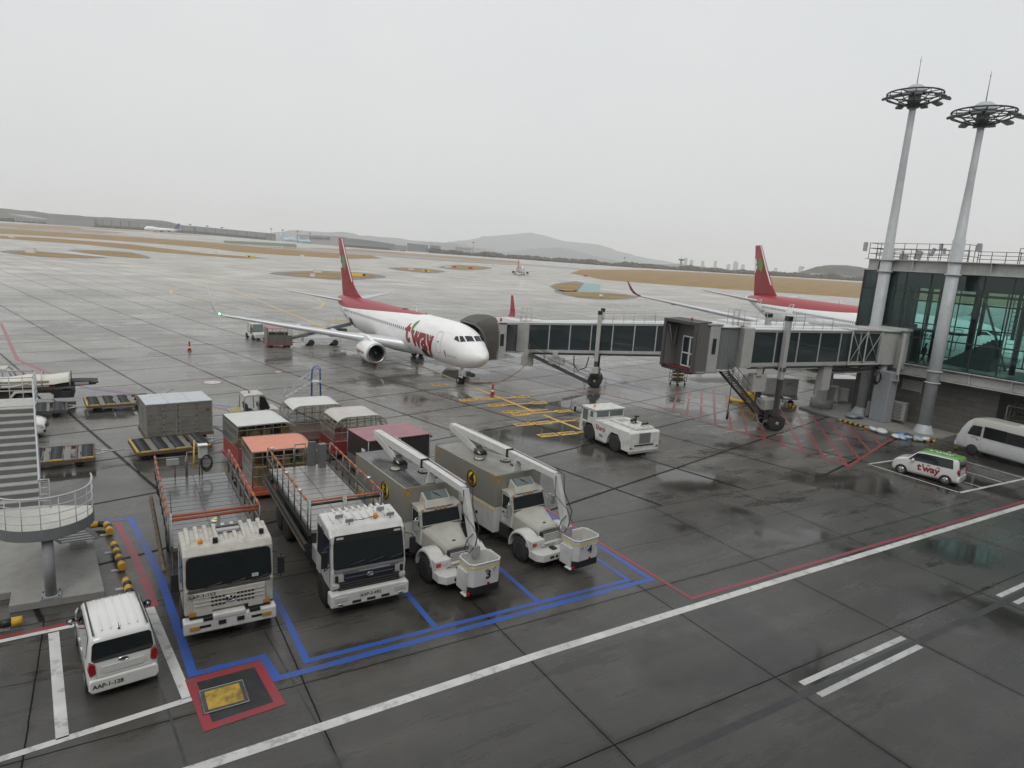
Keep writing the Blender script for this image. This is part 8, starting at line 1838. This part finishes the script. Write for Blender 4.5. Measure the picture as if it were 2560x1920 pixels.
guard_bar('upright yellow and black post near the minibus nose', [(53.99, 23.2, 0), (53.99, 23.2, .85)], r=.13, seg=.28, upright=True, grp='guard tubes by the pier')
# yellow cover plate in the red frame
t = thing('access_cover', 'worn yellow access cover inside the red painted frame', 'cover', (2.1, 16.43, 0), 1)
MB().box(-.56, .56, -.5, .5, .018, .03).build('rim', mat('cover_rim', (.04, .04, .04), .5, dirt=.4, ds=8, dcol=(.25, .23, .2)), t, .01)
MB().box(-.42, .42, -.38, .38, .03, .036).build('cover_plate', mat('worn_yellow_plate', (.5, .33, .04), .5, dirt=.9, ds=4, dcol=(.04, .035, .03)), t); MB().tube([(-.52, -.48, .03), (.52, -.48, .03), (.52, .48, .03), (-.52, .48, .03)], .012, 4, closed=True).build('cover_edge', STEEL, t)
def cone(label, x, y, big=True):
    t = thing('traffic_cone', label, 'cone', (x, y, 0), 0, 'orange traffic cones round the airliner'); k = 1
    CM = mat('cone_red', (.42, .06, .02), .5)
    MB().box(-.22, .22, -.22, .22, 0, .04).build('base', CM, t); MB().lathe([(.17, .04), (.1, .5), (.065, .78), (.1, .8), (.1, .95), (.04, 1.0)], n=16).build('cone_body', CM, t); MB().lathe([(.128, .34), (.108, .46)], n=16, caps=False).build('white_band', WINK, t)
cone('orange cone standing alone on the open apron left of the airliner wing', 6.8, 73.8); cone('orange cone with white band below the engine', 22.6, 62.95); cone('orange cone on the lead line before the nose wheel', 27.45, 47.3)
def bags(label, spots, cols, seed):
    r = random.Random(seed); x0, y0 = spots[0][:2]; out = []
    for i, (x, y, s) in enumerate(spots):
        bm = MB(); rings = []; n = 14
        for k in range(8):
            v = k/7; rr = s*math.sin(math.pi*min(.95, .12+.8*v))**.7; rings.append([Vector((rr*math.cos(2*math.pi*j/n)*(1+.2*mnoise.noise(Vector((j, k, seed+i)))), rr*math.sin(2*math.pi*j/n)*(1+.2*mnoise.noise(Vector((j+5, k, seed+i)))), s*1.0*v*(1 if k < 7 else .9)+.02)) for j in range(n)])
        bm.loft(rings); bm.cyl((0, 0, s*.85), s*.1, s*.25, 'z', 6); o = bm.build('trash_bag', cols[i % len(cols)]); o.scale = (1.35, 1.35, 1.2); o.location = (x, y, .16 if x > 52.3 and y > 25 else 0); o.rotation_euler = (r.uniform(-.3, .3), r.uniform(-.3, .3), r.uniform(0, 6))
        put(o, label[i] if isinstance(label, list) else label, 'trash bag', 'full trash bags along the pier kerb')
PBG = mat('plastic_white', (.6, .62, .63), .3, dirt=.2, ds=6, bump=.6, bs=9); BBG = mat('plastic_blue', (.1, .2, .38), .3, dirt=.4, ds=6, bump=.6, bs=9); DBG = mat('plastic_dark', (.05, .07, .1), .3, bump=.6, bs=9); LBG = mat('plastic_pale_blue', (.32, .45, .58), .3, dirt=.3, ds=5, bump=.6, bs=9); GBG = mat('plastic_grey', (.2, .23, .26), .3, bump=.6, bs=9)
bags(['left white bag of the pair on the red hatching', 'right white bag of the pair on the red hatching'], [(50.95, 27.95, .3), (51.0, 27.3, .33)], [PBG], 1)
bags(['pale bag at the left of the pile by the pier corner', 'pale bag with clear film in the pile by the corner', 'pale blue bag in front of the pile', 'dark blue bag on top of the pile', 'blue bag behind the pile', 'black bag in the middle of the pile', 'light blue bag right of the pile', 'white bag at the right end of the pile'], [(50.75, 26.0, .26), (50.95, 25.7, .28), (51.15, 25.35, .28), (51.6, 26.1, .32), (51.85, 25.8, .3), (51.6, 25.55, .3), (51.75, 24.95, .27), (52.2, 24.6, .28)], [PBG, LBG, LBG, BBG, BBG, DBG, LBG, PBG], 5)
bags(['grey bag on the pier pavement by the left mast foot', 'second grey bag on the pier pavement, nearer the mast'], [(53.0, 31.0, .36), (53.5, 30.7, .33)], [GBG], 9)
# air-conditioning condensers and cabinets at the pier foot
def condenser(label, loc, rot, w=1.0, d=.45, h=1.3):
    t = thing('condenser_unit', label, 'air conditioner', loc, rot, 'condenser units at the pier foot'); MB().box(-w/2, w/2, -d/2, d/2, 0, h).build('casing', mat('condenser_beige', (.38, .37, .34), .5, dirt=.3, ds=3), t, .02)
    m = MB(); [m.box(-w/2+.08, w/2-.3, -d/2-.02, -d/2-.002, .1+k*(h-.2)/11, .14+k*(h-.2)/11) for k in range(11)]; m.build('louvre', BLACK, t); m = MB(); m.box(-w/2-.03, -w/2, -d/2-.1, d/2, -.1, h+.03); m.box(w/2, w/2+.03, -d/2-.1, d/2, -.1, h+.03); m.box(-w/2, w/2, -d/2-.1, -d/2-.07, h, h+.03); m.build('guard_frame', STEEL, t)
condenser('slatted condenser hung on the rotunda column under the bridge', (52.7, 33.0, 1.25), -25, 1.05, .5, 1.3); condenser('slatted condenser against the block wall, right of the cabinet', (55.7, 28.7, .45), -80, 1.2, .5, 1.5)
t = thing('electric_cabinet', 'brown-grey electric cabinet on the pier pavement', 'cabinet', (55.4, 30.35, .16), -70); MB().box(-.5, .5, -.25, .25, .15, 1.35).build('cabinet', mat('cabinet_brown', (.17, .15, .13), .5, dirt=.2), t, .02); MB().box(-.75, -.52, -.2, .1, .1, 1.4).build('side_board', mat('board_pale', (.35, .35, .32), .6), t); m = MB(); [m.box(x-.03, x+.03, -.03, .03, 0, .15) for x in (-.4, .4)]; m.build('leg', DKST, t)
t = thing('control_cabinet', 'grey control cabinet hung right of the rotunda column', 'cabinet', (54.75, 33.0, 1.1), -60); MB().box(-.35, .35, -.2, .2, 0, 1.1).build('cabinet', mat('cabinet_grey', (.25, .25, .24), .5, dirt=.3), t, .02); MB().box(-.25, .25, -.22, -.2, .1, 1.0).build('door', mat('cabinet_grey_door', (.3, .3, .29), .5), t)
t = thing('storage_container', 'corrugated white storage container behind the masts under the pier', 'container', (59.6, 36.6, 0), -20); pts = [(-1.8, -1.1), (1.8, -1.1), (1.8, 1.1), (-1.8, 1.1), (-1.8, -1.1)]; corrugated(t, pts, .15, 2.35, 'corrugated_wall', .05, mat('container_white', (.48, .49, .49), .45, dirt=.3, ds=2)); MB().box(-1.85, 1.85, -1.15, 1.15, 2.35, 2.42).build('roof', BUSW, t); MB().box(-1.85, 1.85, -1.15, 1.15, .02, .15).build('base', DKST, t)
# ground air unit with its yellow hoses
t = thing('ground_air_unit', 'large white ground air-conditioning unit behind the near bridge legs', 'ground unit', (52.5, 38.9, 0), -24)
MB().box(-2.4, 2.2, -.95, .95, .75, 2.25).build('casing', mat('unit_white', (.42, .42, .41), .45, dirt=.35, ds=2), t, .03); m = MB(); m.box(-2.5, 2.4, -1.0, -.9, .3, .42); m.box(-2.5, 2.4, .9, 1.0, .3, .42); [m.box(x-.05, x+.05, -1.0, 1.0, .3, .75) for x in (-2.3, 0, 2.2)]; m.build('base_frame', STEEL, t)
m = MB(); [m.box(-2.2+k*.25, -2.08+k*.25, -.9, .9, 2.26, 2.3) for k in range(18)]; m.build('roof_slat', BUSW, t); m = MB(); m.box(-1.9, -1.6, -.962, -.95, .95, 1.2); m.box(.4, .65, -.962, -.95, 1.3, 1.5); m.build('vent', BLACK, t); [MB().cyl((x, y, .0), .28, .2, 'y', 14).build('wheel', RUB, t) for x in (-1.7, 1.7) for y in (-1.0, .8)]
text('lettering', 'GPC', .34, INK, t, (1.3, -.955, 1.75), (1, 0, 0), (0, 0, 1))
def hose(label, pts, r=.2):
    m = MB(); P = [Vector(p) for p in pts]; out = []; rr = []
    for a, b in zip(P, P[1:]):
        k = max(2, int((b-a).length/.08)); 
        for j in range(k): out.append(a.lerp(b, j/k)); rr.append(r*(1 if len(rr) % 2 else .86))
    out.append(P[-1]); rr.append(r); m.tube(out, rr, 10); o = m.build('air_hose', YELC); put(o, label, 'hose', 'yellow corrugated air hoses')
def curve(c, r, a0, a1, z0, z1, n=10): return [(c[0]+r*math.cos(R(a0+(a1-a0)*k/n)), c[1]+r*math.sin(R(a0+(a1-a0)*k/n)), z0+(z1-z0)*math.sin(math.pi*k/n)) for k in range(n+1)]
hose('upper yellow air hose arching beside the ground air unit', [(50.3, 38.6, .3), (50.2, 38.6, 1.2), (50.1, 38.7, 1.9), (50.3, 39.2, 2.1), (50.7, 39.6, 1.9), (50.8, 39.8, 1.2), (50.7, 39.7, .4)], .24)
hose('lower yellow air hose heaped on the ground left of the unit', [(49.9, 37.6, .2), (49.2, 37.6, .25), (48.7, 38.1, .9), (48.6, 38.7, 1.1), (49.0, 39.2, .8), (49.5, 39.1, .25), (49.9, 38.6, .2)], .24)
hose('yellow air hose end lying nearest the wheels', [(48.4, 39.9, .2), (47.9, 39.3, .2), (48.2, 38.6, .22), (48.9, 38.0, .2), (49.8, 37.1, .2)], .18)
# yellow wire trolley beyond the cab of the near bridge
t = thing('wire_trolley', 'rusty yellow wire trolley beyond the open bridge cab', 'trolley', (48.9, 47.1, 0), 10); m = MB()
for x in (-.8, -.4, 0, .4, .8):
    for y in (-.5, .5): m.tube([(x, y, .3), (x, y, 2.0)], .03, 5)
for z in (.35, .75, 1.15, 1.55, 1.95):
    m.tube([(-.8, -.5, z), (.8, -.5, z), (.8, .5, z), (-.8, .5, z)], .025, 5, closed=True)
m.build('wire_frame', mat('rusty_yellow', (.4, .25, .07), .6, dirt=.6, ds=8, dcol=(.12, .06, .03)), t); m = MB(); m.box(-.7, .7, -.4, .4, .4, .5); [m.box(-.6, .5, -.3, .3, .55+.35*k, .72+.35*k) for k in range(4)]; m.build('shelf', mat('shelf_dark', (.12, .1, .07), .6), t); [MB().lathe([(.02, -.04), (.12, -.04), (.12, .04), (.02, .04)], (x, y, .12), 'y', 12).build('castor', RUB, t) for x in (-.6, .6) for y in (-.45, .45)]
# dark equipment rack behind the minibus
t = thing('equipment_rack', 'dark open equipment rack behind the minibus', 'rack', (57.6, 20.6, 0), 10); m = MB()
for x in (-1.6, -.55, .5, 1.6):
    for y in (-.9, .9): m.tube([(x, y, .2), (x, y, 3.3)], .05, 5)
for z in (1.4, 2.35, 3.3):
    m.tube([(-1.6, -.9, z), (1.6, -.9, z), (1.6, .9, z), (-1.6, .9, z)], .05, 5, closed=True)
m.build('rack_frame', DKST, t); MB().box(-1.6, 1.6, -.9, .9, .5, .6).build('shelf', DKST, t)
# red round stand markers
for x, y, r_ in ((6.9, 57.3, .75), (12.8, 60.9, .4)):
    q = MB(); q.add([(x+r_*math.cos(R(a)), y+r_*math.sin(R(a)), .006) for a in range(0, 360, 15)], [list(range(24))]); put(q.build('round_ground_marking', PW2, fix=False), kind='structure'); stripe('round_ground_ring', [(x+r_*math.cos(R(a)), y+r_*math.sin(R(a))) for a in range(0, 360, 15)], .16, PR2, .009, closed=True)
stripe('faded_red_line', [(-11, 97), (-7.05, 70.4), (-2.0, 57.5), (.9, 54.6), (3.2, 52.6), (9, 44)], .28, PR2, .005)
stripe('faded_blue_line', [(-1.7, 56.9), (1.2, 53.9), (6.1, 49.3), (11, 43.5)], .26, PBF, .006)
# a person walking along the boarding corridor
def person():
    pts = {'pel': (0, 0, .95), 'sp': (0, .02, 1.15), 'ch': (0, .03, 1.35), 'nk': (0, .02, 1.5), 'hd': (.01, 0, 1.62), 'ht': (.01, 0, 1.76), 'hl': (.1, 0, .92), 'kl': (.22, .1, .5), 'al': (.1, .3, .1), 'fl': (.22, .32, .04), 'hr': (-.1, 0, .92), 'kr': (-.04, .05, .5), 'ar': (-.3, -.2, .1), 'fr': (-.16, -.22, .05),
           'sl': (.17, .02, 1.42), 'el': (.24, -.1, 1.14), 'wl': (.2, -.02, .9), 'sr': (-.17, .02, 1.42), 'er': (-.24, .12, 1.15), 'wr': (-.14, .28, .98)}
    rad = dict(pel=.14, sp=.13, ch=.15, nk=.055, hd=.085, ht=.08, hl=.1, kl=.065, al=.045, fl=.04, hr=.1, kr=.065, ar=.045, fr=.04, sl=.06, el=.045, wl=.033, sr=.06, er=.045, wr=.033)
    ed = [('pel','sp'),('sp','ch'),('ch','nk'),('nk','hd'),('hd','ht'),('pel','hl'),('hl','kl'),('kl','al'),('al','fl'),('pel','hr'),('hr','kr'),('kr','ar'),('ar','fr'),('ch','sl'),('sl','el'),('el','wl'),('ch','sr'),('sr','er'),('er','wr')]
    for s, w in (('l', 'wl'), ('r', 'wr')):      # five fingers from each wrist
        wx, wy, wz = pts[w]; pts['p'+s] = (wx+.01, wy+.02, wz-.06); rad['p'+s] = .028; ed.append((w, 'p'+s))
        for k in range(5): nm = 'f%s%d' % (s, k); pts[nm] = (wx+.015, wy-.03+.02*k, wz-(.13 if k < 4 else .1)); rad[nm] = .009; ed.append(('p'+s, nm))
    ks = list(pts); me = bpy.data.meshes.new('person'); me.from_pydata([pts[k] for k in ks], [(ks.index(a), ks.index(b)) for a, b in ed], [])
    o = bpy.data.objects.new('person', me); COL.objects.link(o); sk = o.modifiers.new('s', 'SKIN'); sb = o.modifiers.new('d', 'SUBSURF'); sb.levels = sb.render_levels = 2
    for i, k in enumerate(ks): me.skin_vertices[0].data[i].radius = (rad[k], rad[k])
    me.skin_vertices[0].data[0].use_root = True; me.materials.append(mat('dark_clothing', (.03, .03, .035), .8)); o.location = (56.95, 28.15, 5.15); o.rotation_euler = (0, 0, R(15))
    h = MB(); h.ball((.01, -.02, 1.7), .1, 12, sq=1.05); h.build('hair', mat('dark_hair', (.02, .015, .012), .6), o)
    put(o, 'person in dark clothes walking behind the pier glass beside the bridge', 'person')
person()
# ------------------------------------------------------------------ the damp air
hz = bpy.data.materials.new('damp_air'); hz.use_nodes = True; n = hz.node_tree; n.nodes.clear()
out = n.nodes.new('ShaderNodeOutputMaterial'); pv = n.nodes.new('ShaderNodeVolumePrincipled'); pv.inputs['Color'].default_value = (.99, 1, 1, 1); pv.inputs['Density'].default_value = 1.55e-4
n.links.new(pv.outputs[0], out.inputs['Volume'])
o = MB().box(-9000, 12500, -3000, 13000, -8, 420).build('haze', hz); put(o, kind='stuff'); o['label'] = 'thin pale rainy haze over the whole airfield'; o['category'] = 'haze'
